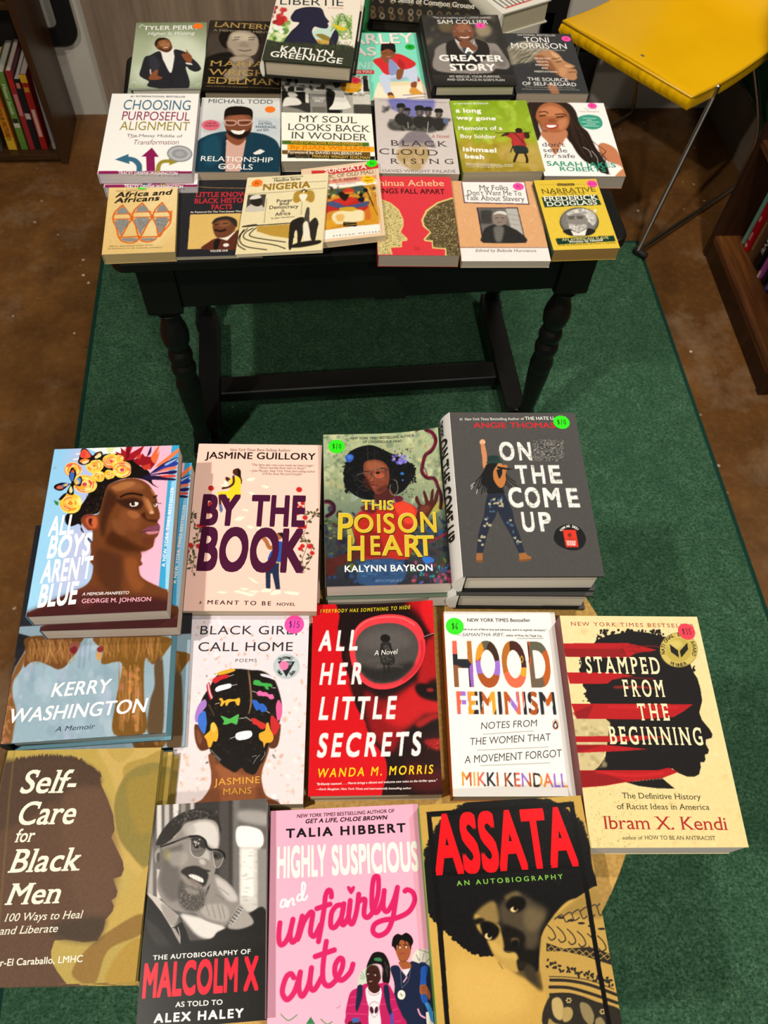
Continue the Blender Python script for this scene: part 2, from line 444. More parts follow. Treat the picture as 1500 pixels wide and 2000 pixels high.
def book(key, label, quad, drop, t, bg, art=None, kind='pb', spine='fff', pages='d8cdb4', back=None, finish='satin', cat='book', group=None,
         lift=None, stickers=(), size=None, name=None, spine_art=None, rag=0):
    c, ex, ey, ez, W, H = solve_pose(quad, drop)
    if size: W, H = size
    base = c - ez * t
    nm = name or ('paperback_book' if kind == 'pb' else 'hardcover_book')
    e = bpy.data.objects.new(nm, None); COL.objects.link(e); e.empty_display_size = .05
    e.matrix_world = Matrix(((ex[0], ey[0], ez[0], base[0]), (ex[1], ey[1], ez[1], base[1]), (ex[2], ey[2], ez[2], base[2]), (0, 0, 0, 1)))
    tag(e, label, cat, group)
    A = Art(quad, W, H, bg); A.fr(1, 0, 0)
    if art: art(A)
    bd = .0004 if kind == 'pb' else .0028
    me = cover_mesh('front_cover', A, lift, bd, None if kind == 'pb' else (back or spine)); me.materials.append(print_mat(finish))
    fc = link('front_cover', me, e); fc.location = (0, 0, t)
    back = back or spine
    ins = .0006 if kind == 'pb' else .0035
    pb = MB().box(-W / 2 + (.0012 if kind == 'pb' else .006), -H / 2 + ins, bd, W / 2 - ins - (0 if kind == 'pb' else .001), H / 2 - ins, t - bd)
    pbo = pb.build('page_block', page_mat(pages), e)
    bc = MB().box(-W / 2, -H / 2, 0, W / 2, H / 2, bd).build('back_cover', plain(back), e)
    if kind == 'pb':
        sp = MB().box(-W / 2 - .0005, -H / 2, 0, -W / 2 + .0004, H / 2, t - .0002)
    else:
        n = 15; bul = .009 if t > .033 else .004
        prof = [(-W / 2 - bul * math.sin(math.pi * i / (n - 1)) - .0005, t * i / (n - 1)) for i in range(n)]
        prof = [(-W / 2 + .004, 0.0001)] + prof + [(-W / 2 + .004, t - .0001)]
        inner = [(x + .003, z) for x, z in prof[::-1]]
        sp = MB().prism(prof[1:-1] + [(-W / 2 + .003, t - .0002), (-W / 2 + .003, .0002)], -H / 2, H / 2, 'y')
    spo = sp.build('spine', plain(spine), e)
    if spine_art: spine_art(spo, W, H, t)
    for i, (px, py, r, col, txt, tc) in enumerate(stickers):
        l = A.loc([(px * 1., py * 1.)])[0] if A.sc == 1 else ((np.array([px, py, 1]) @ A.Hm.T)[:2] / (np.array([px, py, 1]) @ A.Hm.T)[2])
        sticker(e, l, r, col, txt, tc, t + .0003 + (lift(np.array([l[0] / W + .5]), np.array([l[1] / H + .5]))[0] if lift else 0))
    BOOKS[key] = (e, t, W, H)
    return e
def sticker(e, l, r, col, txt, tc, z):
    n = 40; v = [(math.cos(2 * math.pi * k / n) * r, math.sin(2 * math.pi * k / n) * r, 0) for k in range(n)]
    fs = [tuple(range(n))]; C = [s2l(hx(col)) * INK] * n
    v += [(x, y, -.00015) for x, y, _ in v]; fs += [(i, n + i, n + (i + 1) % n, (i + 1) % n) for i in range(n)]; C += [s2l(hx(col)) * INK] * n
    w = 0
    strokes = [STROKE.get(c) for c in txt]; x = -.32 * len(txt) * r * .55
    for c in txt:
        for st in STROKE.get(c, []):
            p = [np.array(q) for q in st]
            for a, b in zip(p[:-1], p[1:]):
                a2 = np.array([x + a[0] * r * .55, (a[1] - .5) * r * .8]); b2 = np.array([x + b[0] * r * .55, (b[1] - .5) * r * .8])
                d = b2 - a2; L = np.linalg.norm(d) + 1e-9; nn = np.array([-d[1], d[0]]) / L * r * .035; d = d / L * r * .03
                k = len(v); v += [tuple(q) + (.00012,) for q in (a2 - nn - d, b2 - nn + d, b2 + nn + d, a2 + nn - d)]; fs.append((k, k + 1, k + 2, k + 3)); C += [s2l(hx(tc)) * INK] * 4
        x += r * .55 * .68
    me = bpy.data.meshes.new('price_sticker'); me.from_pydata(v, [], fs); me.shade_flat()
    at = me.color_attributes.new('print', 'FLOAT_COLOR', 'POINT')
    at.data.foreach_set('color', np.c_[np.array(C), np.ones(len(C))].astype(np.float32).ravel())
    me.materials.append(print_mat('satin'))
    o = link('price_sticker', me, e); o.location = (l[0], l[1], z)
    return o
STROKE = {'$': [[(.5, .8), (.2, .85), (.1, .65), (.45, .5), (.45, .25), (.1, .2)], [(.3, 1), (.25, 0)]],
          '1': [[(.4, 1), (.2, 0)]], '0': [[(.3, .9), (.1, .6), (.15, .2), (.4, .1), (.55, .4), (.5, .8), (.3, .9)]],
          '5': [[(.6, .9), (.2, .9), (.15, .55), (.45, .55), (.5, .25), (.3, .05), (.05, .15)]],
          '3': [[(.1, .9), (.5, .9), (.25, .55), (.5, .35), (.3, .05), (.05, .1)]],
          '6': [[(.5, 1), (.2, .6), (.15, .2), (.4, .05), (.5, .3), (.2, .45)]]}
def copy_book(key, dx, dy, rz, label, drop_by=None, group=None, new=None, skip=('price_sticker',), flat=None):
    """another copy of a book lying under it"""
    e, t, W, H = BOOKS[key]
    c = e.copy(); COL.objects.link(c)
    down = drop_by if drop_by is not None else t
    c.matrix_world = e.matrix_world @ Matrix.Translation((dx, dy, -down - .0003)) @ Matrix.Rotation(math.radians(rz), 4, 'Z')
    c['label'] = label
    if group: c['group'] = group; e['group'] = group
    for ch in list(e.children):
        if ch.name.split('.')[0] in skip: continue
        if flat and ch.name.startswith('front_cover'):
            w, h = BOOKS[key][2], BOOKS[key][3]; MB().box(-w / 2, -h / 2, t - .0006, w / 2, h / 2, t - .0002).build('front_cover', plain(flat), c); continue
        k = ch.copy(); COL.objects.link(k); k.parent = c
    BOOKS[new or key + '+'] = (c, t, W, H)
    return c

def proj(P):
    d = np.asarray(P, float) - [0, 0, CAM_Z]; z = d @ FW
    return (750 + FPX * (d @ RT) / z, 1000 - FPX * (d @ UP) / z)
def drop_at_y(u, v, y):
    d = ray(u, v); return -d[2] / d[1] * y
def quad_bottom(bl, br, drop, H):
    a, b = U(*bl, drop), U(*br, drop); ex = (b - a) / np.linalg.norm(b - a); ey = np.array([-ex[1], ex[0], 0])
    return [proj(a + ey * H), proj(b + ey * H), tuple(br), tuple(bl)]
def quad_top(tl, tr, drop, H):
    a, b = U(*tl, drop), U(*tr, drop); ex = (b - a) / np.linalg.norm(b - a); ey = np.array([-ex[1], ex[0], 0])
    return [tuple(tl), tuple(tr), proj(b - ey * H), proj(a - ey * H)]

# ------------------------------------------------------------------ materials of the room
def mat_floor():
    m = material('stained_concrete', rough=.38, spec=.35); t = NT(m); co = t.coord()
    n1 = t.noise(co, 2.2, 9, .62); n2 = t.noise(co, 11, 8, .7); n3 = t.noise(co, 60, 4, .6)
    c = t.ramp(n1, [(.25, lin('482d13')), (.48, lin('66421d')), (.72, lin('7a5428'))])
    c = t.mix(t.ramp(n2, [(.35, (0, 0, 0, 1)), (.75, (1, 1, 1, 1))]), c, lin('4c3018'))
    c = t.mix(t.ramp(n3, [(.5, (0, 0, 0, 1)), (.8, (.22, .22, .22, 1))]), c, lin('8c6a45'))
    hz = t.noise(co, 3.3, 5, .7); c = t.mix(t.ramp(hz, [(.54, (0, 0, 0, 1)), (.72, (.45, .45, .45, 1))]), c, lin('8d7a62'))
    sc2 = t.noise(t.coord((1, 3, 1), rot=(0, 0, .9)), 38, 6, .75); c = t.mix(t.ramp(sc2, [(.62, (0, 0, 0, 1)), (.74, (.5, .5, .5, 1))]), c, lin('93764c'))
    v = t.n('ShaderNodeTexVoronoi', feature='F1'); v.inputs['Scale'].default_value = 19; t.l(co, v.inputs['Vector'])
    nz = t.noise(co, 150, 2)
    sub = t.n('ShaderNodeMath', operation='ADD'); t.l(v.outputs['Distance'], sub.inputs[0]); sc = t.n('ShaderNodeMath', operation='MULTIPLY'); t.l(nz, sc.inputs[0]); sc.inputs[1].default_value = .12; t.l(sc.outputs[0], sub.inputs[1])
    sp = t.ramp(sub.outputs[0], [(.125, (1, 1, 1, 1)), (.15, (0, 0, 0, 1))])
    sel = t.ramp(t.noise(co, 4.0, 3), [(.5, (0, 0, 0, 1)), (.6, (1, 1, 1, 1))])
    mm = t.n('ShaderNodeMix', data_type='RGBA', blend_type='MULTIPLY'); mm.inputs[0].default_value = 1; t.l(sp, mm.inputs[6]); t.l(sel, mm.inputs[7])
    c = t.mix(mm.outputs[2], c, lin('c9beaa'))
    t.base(c)
    r = t.ramp(n1, [(.3, (.3, .3, .3, 1)), (.7, (.5, .5, .5, 1))]); t.l(r, t.b.inputs['Roughness'])
    t.bump(n2, .15, .002); return m
def mat_wood(name, dark, mid, light, along='z', scale=1, rough=.5, ring=.0):
    m = material(name, rough=rough, spec=.3); t = NT(m)
    s = {'z': (9, 9, .7), 'y': (9, .7, 9), 'x': (.7, 9, 9)}[along]; s = tuple(k * scale for k in s)
    co = t.coord(s); n1 = t.noise(co, 1.3, 8, .65); n2 = t.noise(co, 7, 5, .6)
    c = t.ramp(n1, [(.28, lin(dark)), (.5, lin(mid)), (.74, lin(light))])
    c = t.mix(t.ramp(n2, [(.4, (0, 0, 0, 1)), (.75, (.55, .55, .55, 1))]), c, lin(dark)); t.base(c); t.bump(n2, .1, .001); return m
M_FLOOR = mat_floor()
M_WALNUT = mat_wood('dark_walnut', '1f120a', '38220f', '4a3018', 'z', 1, .32)
M_WALNUT_X = mat_wood('dark_walnut_board', '1f120a', '3a2411', '4c331b', 'x', 1, .32)
M_RUSTIC = mat_wood('rustic_board', '24120a', '5c3518', 'a8692c', 'y', 1.5, .4)
M_RUSTIC_Z = mat_wood('rustic_upright', '1c0d06', '2c170a', '3c2410', 'z', .8, .4)
M_GREYWOOD = mat_wood('grey_brown_grain', '5e4f43', '82715f', '968570', 'z', .9, .5)
def mat_plain_noise(name, a, b, scale, rough, bump=.1):
    m = material(name, rough=rough, spec=.3); t = NT(m); n = t.noise(t.coord(), scale, 6); t.base(t.ramp(n, [(.3, lin(a)), (.7, lin(b))])); t.bump(n, bump, .001); return m
M_WALL = mat_plain_noise('grey_painted_wall', 'a5a198', 'b2ada2', 3, .6)
M_GREENWALL = mat_plain_noise('dark_green_paint', '0d3a20', '12452a', 4, .5)
M_BASE = mat_plain_noise('grey_brown_baseboard', '5a5145', '6d6354', 6, .5)
M_BLACK = mat_plain_noise('satin_black_paint', '0b0b0b', '111111', 8, .34, .03)
M_BLACKP = mat_plain_noise('black_plastic', '0a0a0a', '0f0f0f', 20, .5, .03)
M_TAN = mat_plain_noise('particle_board', 'a8823f', 'c9a25c', 240, .6, .25)
M_CHROME = material('chrome', (.62, .6, .57, 1), .22, .5, 1)
M_GREENTOP = mat_plain_noise('green_lacquer', '0b5a2e', '0d6635', 5, .3, .02)
M_YELLOW = mat_plain_noise('yellow_vinyl', 'd6a404', 'e0ae08', 5, .34, .03)
M_PIPE = material('yellow_piping', lin('c89a08'), .4)
M_RUBBER = material('dark_rubber', lin('141414'), .7)

# ------------------------------------------------------------------ room shell
def grid_plane(name, x0, y0, x1, y1, z, mat):
    b = MB(); b.add([(x0, y0, z), (x1, y0, z), (x1, y1, z), (x0, y1, z)], [(0, 1, 2, 3)]); return b.build(name, mat)
YW = 2.40
wr0, wr1 = U(1381, 213, CAM_Z), U(1444, 337, CAM_Z)
wr_dir = (wr1 - wr0) / np.linalg.norm(wr1 - wr0)
XR = wr0[0]
WR_ANG = math.atan2(wr_dir[0], -wr_dir[1])
tag(MB().box(-3.2, -1.8, -.05, 3.2, YW + .1, 0).build('floor', M_FLOOR), kind='structure')
tag(MB().box(-3.2, YW, 0, 3.2, YW + .1, 2.9).build('wall_back', M_WALL), kind='structure')
tag(MB().box(-3.3, -1.8, 0, -3.2, YW + .1, 2.9).build('wall_left', M_WALL), kind='structure')
def right_wall(name, off, depth, z0, z1, mat):
    n = np.array([-wr_dir[1], wr_dir[0], 0]); n = n if n[0] > 0 else -n
    a = wr0 - wr_dir * .02 + n * off; b = a + wr_dir * 4.0
    p = [a, b, b + n * depth, a + n * depth]
    return tag(MB().prism([(q[0], q[1]) for q in p], z0, z1).build(name, mat), kind='structure')
BB_H = CAM_Z - drop_at_y(1466, 283, U(1440, 330, CAM_Z)[1])
right_wall('wall_right', .014, .1, 0, 2.9, M_GREENWALL)
right_wall('baseboard_right', 0, .0139, 0, .16, M_BASE)
tag(MB().box(-3.2, -1.8, 2.9, 3.2, YW + .1, 3.0).build('ceiling', material('ceiling_paint', lin('5a564f'), .8)), kind='structure')

# ------------------------------------------------------------------ rug
def make_rug():
    rc = U(1248, 468, CAM_Z - .012); yaw = 0.0
    m = material('green_pile', rough=.95, spec=.08); t = NT(m); co = t.coord()
    n1 = t.noise(co, 190, 4, .8); n2 = t.noise(co, 34, 4, .6); n3 = t.noise(co, 3.0, 3, .5)
    st = t.noise(t.coord((1, 2.4, 1), rot=(0, 0, .5)), 100, 4, .7)
    c = t.ramp(n1, [(.36, lin('18391f')), (.5, lin('40694c')), (.64, lin('70997a'))])
    c = t.mix(t.ramp(n2, [(.35, (.65, .65, .65, 1)), (.65, (0, 0, 0, 1))]), c, lin('294f39'))
    c = t.mix(t.ramp(st, [(.45, (0, 0, 0, 1)), (.7, (.5, .5, .5, 1))]), c, lin('668f74'))
    c = t.mix(t.ramp(n3, [(.35, (.3, .3, .3, 1)), (.65, (0, 0, 0, 1))]), c, lin('355e46')); t.base(c)
    mul = t.n('ShaderNodeMath', operation='ADD'); t.l(n1, mul.inputs[0]); t.l(st, mul.inputs[1]); t.bump(mul.outputs[0], .9, .006)
    w, l = 1.515, 2.44
    r = empty('rug', (rc[0], rc[1], 0), (0, 0, yaw), 'green short-pile rug with dark bound edge under both tables', 'rug')
    b = MB(); b.box(-w + .012, -l + .012, 0, -.012, -.012, .012); b.build('pile', m, r)
    bind = material('dark_teal_binding', lin('12382f'), .9, .1)
    b = MB()
    for x0, y0, x1, y1 in ((-w, -l, 0, -l + .012), (-w, -.012, 0, 0), (-w, -l + .012, -w + .012, -.012), (-.012, -l + .012, 0, -.012)): b.box(x0, y0, 0, x1, y1, .010)
    b.build('binding', bind, r, .003)
make_rug()

# ------------------------------------------------------------------ tall grey-brown wood panel against the back wall
pl = U(213, 215, CAM_Z - .03)[0]
tag(MB().box(pl, YW - .0155, 0, U(700, 40, 1.35)[0] + .05, YW - .0005, 2.05).build('wood_panel', M_GREYWOOD, bevel=.001),
    'tall grey-brown wood-grain panel standing against the back wall', 'panel')

# ------------------------------------------------------------------ left bookcase
def left_bookcase():
    fc = U(134, 321, CAM_Z); bk = U(149, 233, CAM_Z)
    ang = math.atan2(bk[0] - fc[0], bk[1] - fc[1])         # lean of the side's footprint
    r = empty('bookcase', (fc[0], fc[1], 0), (0, 0, 0), 'dark walnut bookcase in the far left corner beside the grey wall', 'bookcase')
    D = 2.376 - fc[1]; Wd = .8; T = .018
    MB().box(-T, 0, 0, 0, D, 1.4).build('side_panel', M_WALNUT, r, .001)
    MB().box(-Wd, 0, 0, -Wd + T, D, 1.4).build('side_panel', M_WALNUT, r, .001)
    MB().box(-Wd + T, .004, .012, -T, D - .006, .03).build('shelf', M_WALNUT_X, r, .001)
    z = CAM_Z - drop_at_y(12, 22, fc[1])
    MB().box(-Wd + T, .004, z, -T, D - .006, z + .018).build('shelf', M_WALNUT_X, r, .001)
    MB().box(-Wd + T, .004, 1.38, -T, D - .006, 1.398).build('shelf', M_WALNUT_X, r, .001)
    MB().box(-Wd + T, D - .006, 0, -T, D, 1.4).build('back_panel', material('dark_back', lin('1a120c'), .8), r)
    return fc, D
LB, LBD = left_bookcase()

# ------------------------------------------------------------------ right bookcase
def right_bookcase():
    a = U(1372, 492, CAM_Z); b = U(1479, 772, CAM_Z); L = np.linalg.norm(b - a); d = (b - a) / L
    ang = math.atan2(d[0], -d[1])
    r = empty('bookcase', (a[0], a[1], 0), (0, 0, ang), 'rustic reddish-brown bookcase at the right edge beside the rug', 'bookcase')
    T = .018; D = .30                                           # local: front runs along -y, depth along +x
    MB().box(0, -T, 0, D, 0, 1.2).build('side_panel', M_RUSTIC_Z, r, .001)
    MB().box(0, -L, 0, D, -L + T, .9 * 0 + 1.2).build('side_panel', M_RUSTIC_Z, r, .001) if False else MB().prism([(0, -L), (D, -L), (D, -L + T), (0, -L + T)], 0, .16).build('side_panel', M_RUSTIC_Z, r, .001)
    MB().box(.003, -L + T, 0, .021, -T, .055).build('kick_board', M_RUSTIC_Z, r, .001)
    MB().box(.003, -L + T, .055, D, -T, .073).build('shelf', M_RUSTIC, r, .001)
    zz = CAM_Z - drop_at_y(1482, 274, a[1] - .02)
    MB().box(.003, -L + T, zz - .018, D, -T, zz).build('shelf', M_RUSTIC, r, .001)
    MB().box(D, -L, 0, D + .006, 0, 1.2).build('back_panel', material('dark_back', lin('1a100a'), .8), r)
    return a, ang, L, r
RB, RBA, RBL, _rb = right_bookcase()

# shelf books -----------------------------------------------------------------
def shelf_book(loc, ang, thick, height, depth, spine, label, group, lean=0, mark=(), pages='cfc8bb', face='x', cat='book', top_band=None):
    """upright book: spine faces local -x, thickness along y, pages behind"""
    e = empty('shelved_book', loc, (math.radians(lean), 0, ang), label, cat, group)
    m = plain(spine, .4); t2 = thick / 2
    b = MB(); b.prism([(.0, -t2), (.0015, -t2 - .0004), (depth, -t2 - .0004), (depth, -t2 + .0012), (.003, -t2 + .0012), (.003, t2 - .0012), (depth, t2 - .0012), (depth, t2 + .0004), (.0015, t2 + .0004), (0, t2)], 0, height)
    b.build('cover', m, e)
    MB().box(.003, -t2 + .0012, .002, depth - .003, t2 - .0012, height - .002).build('page_block', page_mat(pages), e)
    if mark:
        b = MB()
        for k, (z0, z1, w, col) in enumerate(mark):
            MB().box(-.0006, -t2 * w, z0 * height, .0004, t2 * w, z1 * height).build('spine_print', plain(col, .45), e)
    return e
def shelf_text(e, txt, z0, z1, h, col):
    vs = []; fs = []; x = 0; k = 0; sy = h / CAPH
    gs = [glyph(c, .02, False) for c in txt]; nat = sum(g[2] for g in gs) * sy; L = z1 - z0; sx = sy * L / nat
    for c, (v, f, ad) in zip(txt, gs):
        if len(v):
            for (px, py), ly in zip(v, LAY[(c, .02, False)]): vs.append((-.0012 - ly * .00002, -(py * sy - h / 2) * 1.0, z1 - (x + px * sx)))
            fs += [tuple(i + k for i in q) for q in f]; k = len(vs)
        x += ad * sx
    o = MB().add(vs, fs).build('spine_lettering', plain(col, .45), e)

lg = 'books on the bottom shelf of the left bookcase'
def left_book(px, thick, h, spine, label, mark=(), pages='b9b4aa', lean=3, back=.028):
    p = U(px, 293, CAM_Z - .03)
    return shelf_book((p[0], LB[1] + back, .032), math.radians(90), thick * .88, h, .16, spine, label, lg, lean, mark, pages)
left_book(2, .016, .20, '4a4536', 'dull olive thin book at left edge of bottom shelf', back=.02)
b_ = left_book(26, .026, .215, 'c07a1c', 'orange and yellow spined book on bottom shelf of left bookcase', [(.0, .18, 1, 'c9a02a'), (.62, 1.0, 1, 'b8501c')])
shelf_text(b_, 'TOUR PICTURES', .03, .13, .012, '7a4a10')
b_ = left_book(49, .02, .232, '5d7d33', 'green spined book between orange and red books, left bookcase', [(.0, .12, 1, '4f7a2c'), (.3, .36, .9, 'b9b59a'), (.36, .42, .8, '2a211a')])
shelf_text(b_, 'Mister Smith', .11, .2, .009, 'b7c79a')
left_book(64, .016, .235, '8e2328', 'thin crimson spined book beside the green one, left bookcase', [(.45, .72, .7, 'b06a66'), (.8, .9, .8, 'a8231c')])
left_book(75, .018, .212, '14191c', 'black spined book with small white block, left bookcase', [(.45, .53, .85, 'a89f98'), (.88, .95, .6, 'b0705e')])
left_book(88, .02, .225, '8e1c14', 'red spined book with yellow top band, left bookcase', [(.90, 1.0, 1, 'c99a1c'), (.78, .84, .7, 'b0801c'), (.18, .55, .55, 'b9958a')])
left_book(107, .010, .215, '8a8780', 'thin silver-grey book against the right side of left bookcase', [(.1, .9, .8, '77787a')], pages='c9c3b4')

rg = 'books standing in the right bookcase'
def right_book(px, py, thick, h, spine, label, mark=(), pages='8a8175', back=.05):
    p = U(px, py, CAM_Z - .073)
    d = np.array([math.sin(RBA), -math.cos(RBA)]); s = (p[:2] - RB[:2]) @ d
    n = np.array([math.cos(RBA), math.sin(RBA)])
    q = RB[:2] + d * s + n * max((p[:2] - RB[:2]) @ n, .02)
    return shelf_book((q[0], q[1], .0734), RBA, thick, h, .14, spine, label, rg, 0, mark, pages)
right_book(1449, 474, .008, .25, '7fb09a', 'thin pale teal book, farthest in the right bookcase', pages='6f9a86')
right_book(1453, 487, .018, .235, 'b3131c', 'bright red spined book beside the pale teal one', [(.04, .08, .5, 'd8b8b0'), (.14, .24, .4, 'd89a94'), (.4, .46, .4, 'd89a94')])
right_book(1462, 500, .015, .225, '6b4a2c', 'brown spined book with tan lettering, right bookcase', [(.1, .5, .3, 'a08050')])
b_ = right_book(1473, 521, .026, .235, '121212', 'thick black spined book with white capital lettering, right bookcase')
shelf_text(b_, 'GIRL ALIVE', .045, .2, .013, 'd0ccc4')
right_book(1479, 541, .008, .23, 'b0509a', 'slim magenta book between two black spines, right bookcase', [(0, .09, .9, 'd8c8b8')])
b_ = right_book(1487, 553, .016, .23, '17150f', 'slim black book with grey lettering beside the magenta one')
shelf_text(b_, 'BLACK POETRY', .06, .2, .007, '8c9a80')
b_ = right_book(1494, 568, .02, .23, '1b1826', 'navy-black spined book with pale lettering, right bookcase', [(.02, .08, .6, '5c5890')])
shelf_text(b_, 'A WOMAN', .1, .2, .008, 'b0aab8')
right_book(1503, 588, .02, .22, 'a81414', 'red spined book next to the yellow one, right bookcase', [(.06, .1, .4, 'd06040')])
right_book(1514, 607, .024, .22, 'd8b41c', 'yellow spined book nearest the viewer in right bookcase')

# ------------------------------------------------------------------ black folding chairs by the back wall
def rounded_loop(x0, z0, x1, z1, r, w, y0, y1):
    def rr(x0, z0, x1, z1, r):
        pts = []
        for cx, cz, a in ((x1 - r, z0 + r, -90), (x1 - r, z1 - r, 0), (x0 + r, z1 - r, 90), (x0 + r, z0 + r, 180)):
            for k in range(9): t = math.radians(a + 90 * k / 8); pts.append((cx + r * math.cos(t), cz + r * math.sin(t)))
        return pts
    o = rr(x0, z0, x1, z1, r); i = rr(x0 + w, z0 + w, x1 - w, z1 - w, max(r - w * .6, .012)); n = len(o); b = MB()
    vs = [(x, y0, z) for x, z in o] + [(x, y0, z) for x, z in i] + [(x, y1, z) for x, z in o] + [(x, y1, z) for x, z in i]; fs = []
    for k in range(n):
        j = (k + 1) % n
        fs += [(k, j, n + j, n + k), (2 * n + j, 2 * n + k, 3 * n + k, 3 * n + j), (j, k, 2 * n + k, 2 * n + j), (n + k, n + j, 3 * n + j, 3 * n + k)]
    return b.add(vs, fs)
def px_at_y(u, v, y):
    d = ray(u, v); return d * (y / d[1]) + np.array([0, 0, CAM_Z])
yl = 2.3775
p0 = px_at_y(160, 91, yl); p1 = px_at_y(95, 62, yl)
ch = empty('folding_chair', (p0[0], yl, 0), (0, 0, 0), 'folded black chair with rounded frame between left bookcase and wood panel', 'chair')
lw = px_at_y(130, 62, yl)[2] - p0[2]
rounded_loop(-.42, p0[2], 0, p0[2] + .62, .05, .052, 0, .006).build('frame', M_BLACKP, ch, .002)
MB().box(-.41, 0, 0, -.375, .006, p0[2] + .02).build('leg', M_BLACKP, ch)
yr = 2.386
q0 = px_at_y(1054, 63, yr); q1 = px_at_y(1086, 52, yr); qb = px_at_y(1105, 100, yr)
ch = empty('folding_chair', (q0[0], yr, 0), (0, 0, 0), 'black chair frame with rounded corner behind the yellow chair', 'chair')
zb = px_at_y(1110, 100, yr)[2]
rounded_loop(0, zb, .46, zb + .60, .06, .07, -.01, .01).build('frame', M_BLACKP, ch, .003)
lg0 = px_at_y(1164, 95, yr)[0] - q0[0]; lg1 = px_at_y(1150, 165, yr)
MB().box(lg0 - .085, -.01, 0.0, lg0 + .014, .01, zb + .03).build('leg', M_BLACKP, ch, .003)
MB().box(.0, -.01, 0, .035, .01, zb + .12).build('leg', M_BLACKP, ch, .003)

# ------------------------------------------------------------------ yellow chair
def yellow_chair():
    A = U(1100, 40, 1.10); B = U(1352, 188, 1.10)
    e1 = (B - A); Ls = np.linalg.norm(e1); e1 /= Ls; e2 = np.array([-e1[1], e1[0], 0])
    c = A; r = bpy.data.objects.new('side_chair', None); COL.objects.link(r)
    r.matrix_world = Matrix(((e1[0], e2[0], 0, c[0]), (e1[1], e2[1], 0, c[1]), (0, 0, 1, 0), (0, 0, 0, 1)))
    tag(r, 'mustard-yellow vinyl chair with thin chrome sled legs near the back wall', 'chair')
    z = .45; n = 26; D = .43
    # seat profile along local y: flat, then sweeping up into the back
    prof = []
    for k in range(n):
        s = k / (n - 1); y = D * .78 * s / .55 if s < .55 else None
        if s < .55: prof.append((y, z - .012 * math.sin(math.pi * s / .55)))
        else:
            t = (s - .55) / .45; a = t * math.radians(78)
            prof.append((D * .78 + .14 * math.sin(a), z + .14 * (1 - math.cos(a)) + (max(t - .7, 0) * .9)))
    def slab(dz0, dz1, inset):
        b = MB(); vs = []; fs = []
        for i, (y, zz) in enumerate(prof):
            for x in np.linspace(inset, Ls - inset, 9):
                dome = .006 * math.sin(math.pi * (x - inset) / (Ls - 2 * inset))
                vs.append((x, y + (inset if i == 0 else 0), zz + dz1 + dome))
        for i, (y, zz) in enumerate(prof):
            for x in np.linspace(inset, Ls - inset, 9): vs.append((x, y + (inset if i == 0 else 0), zz + dz0))
        N = n * 9
        for i in range(n - 1):
            for j in range(8):
                a = i * 9 + j; fs += [(a, a + 1, a + 10, a + 9), (N + a + 9, N + a + 10, N + a + 1, N + a)]
        for i in range(n - 1):
            a = i * 9; fs += [(a + 9, N + a + 9, N + a, a)]; a += 8; fs += [(a, N + a, N + a + 9, a + 9)]
        for j in range(8): fs += [(j, N + j, N + j + 1, j + 1)]; a = (n - 1) * 9 + j; fs += [(a + 1, N + a + 1, N + a, a)]
        return b.add(vs, fs, True)
    s = slab(-.035, 0, 0).build('seat', M_YELLOW, r, .006, 3)
    s.modifiers['edge'].angle_limit = math.radians(50)
    pts = [(0.001, prof[-1][0], prof[-1][1])] + [(0.0, y, zz - .002) for y, zz in prof[::-1]] + [(Ls, y, zz - .002) for y, zz in prof]
    MB().tube(pts, .0035, 8).build('piping', M_PIPE, s)
    # crinkled lower border of the upholstery
    b = MB(); rnd = random.Random(2); vs = []; fs = []; m = 70
    for k in range(m):
        x = Ls * k / (m - 1); vs += [(x, -.002 - rnd.uniform(0, .003), z - .006), (x, -.006 - rnd.uniform(0, .006), z - .02), (x, .003, z - .038)]
    for k in range(m - 1): fs += [(3 * k, 3 * k + 1, 3 * k + 4, 3 * k + 3), (3 * k + 1, 3 * k + 2, 3 * k + 5, 3 * k + 4)]
    b.add(vs, fs, True).build('border', M_YELLOW, s)
    rad = .0065
    inv = np.linalg.inv(np.array(r.matrix_world))
    def w2l(p): return tuple((inv @ np.append(p, 1))[:3])
    F1 = np.array(w2l(U(1245, 491, CAM_Z - .023))); F2 = np.array(w2l(U(1420, 375, CAM_Z - .01))); T1 = np.array(w2l(U(1394, 188, 1.14)))
    run = (F2 - F1) / np.linalg.norm(F2 - F1); end = F1 + run * .47
    def smooth(p): return [tuple(q) for q in catmull(np.array(p, float), False, 5)]
    mid = T1 + (F1 - T1) * .1 + np.array([0, 0, -.0])
    MB().tube(smooth([T1 + [.0, .0, .03], T1, mid, T1 + (F1 - T1) * .5, F1 + (T1 - F1) * .06, F1 + [0, 0, -.003], F1 + run * .03, F1 + run * .2, end, end + [0, .01, .04], end + [0, -.02, .2], (Ls * .95, D * .72, z - .03)]), rad, 10).build('sled_leg', M_CHROME, r)
    G1 = np.array(w2l(U(1245, 140, 1.14))); G2 = np.array(w2l(U(1236, 220, CAM_Z - .01))); G3 = np.array(w2l(U(1195, 246, CAM_Z - .01)))
    run = (G3 - G2) / np.linalg.norm(G3 - G2); end = G2 + run * .42
    MB().tube(smooth([G1 + [0, 0, .04], G1, G1 + (G2 - G1) * .5, G2 + (G1 - G2) * .08, G2, G2 + run * .03, G2 + run * .2, end, end + [0, 0, .04], (.03, .06, .2), (.03, .05, z - .03)]), rad, 10).build('sled_leg', M_CHROME, r)
    b = MB().tube([F1 + np.array([-.012, 0, .0]), F1 + np.array([.03, .004, .0])], .009, 10).build('glide', M_RUBBER, r)
yellow_chair()

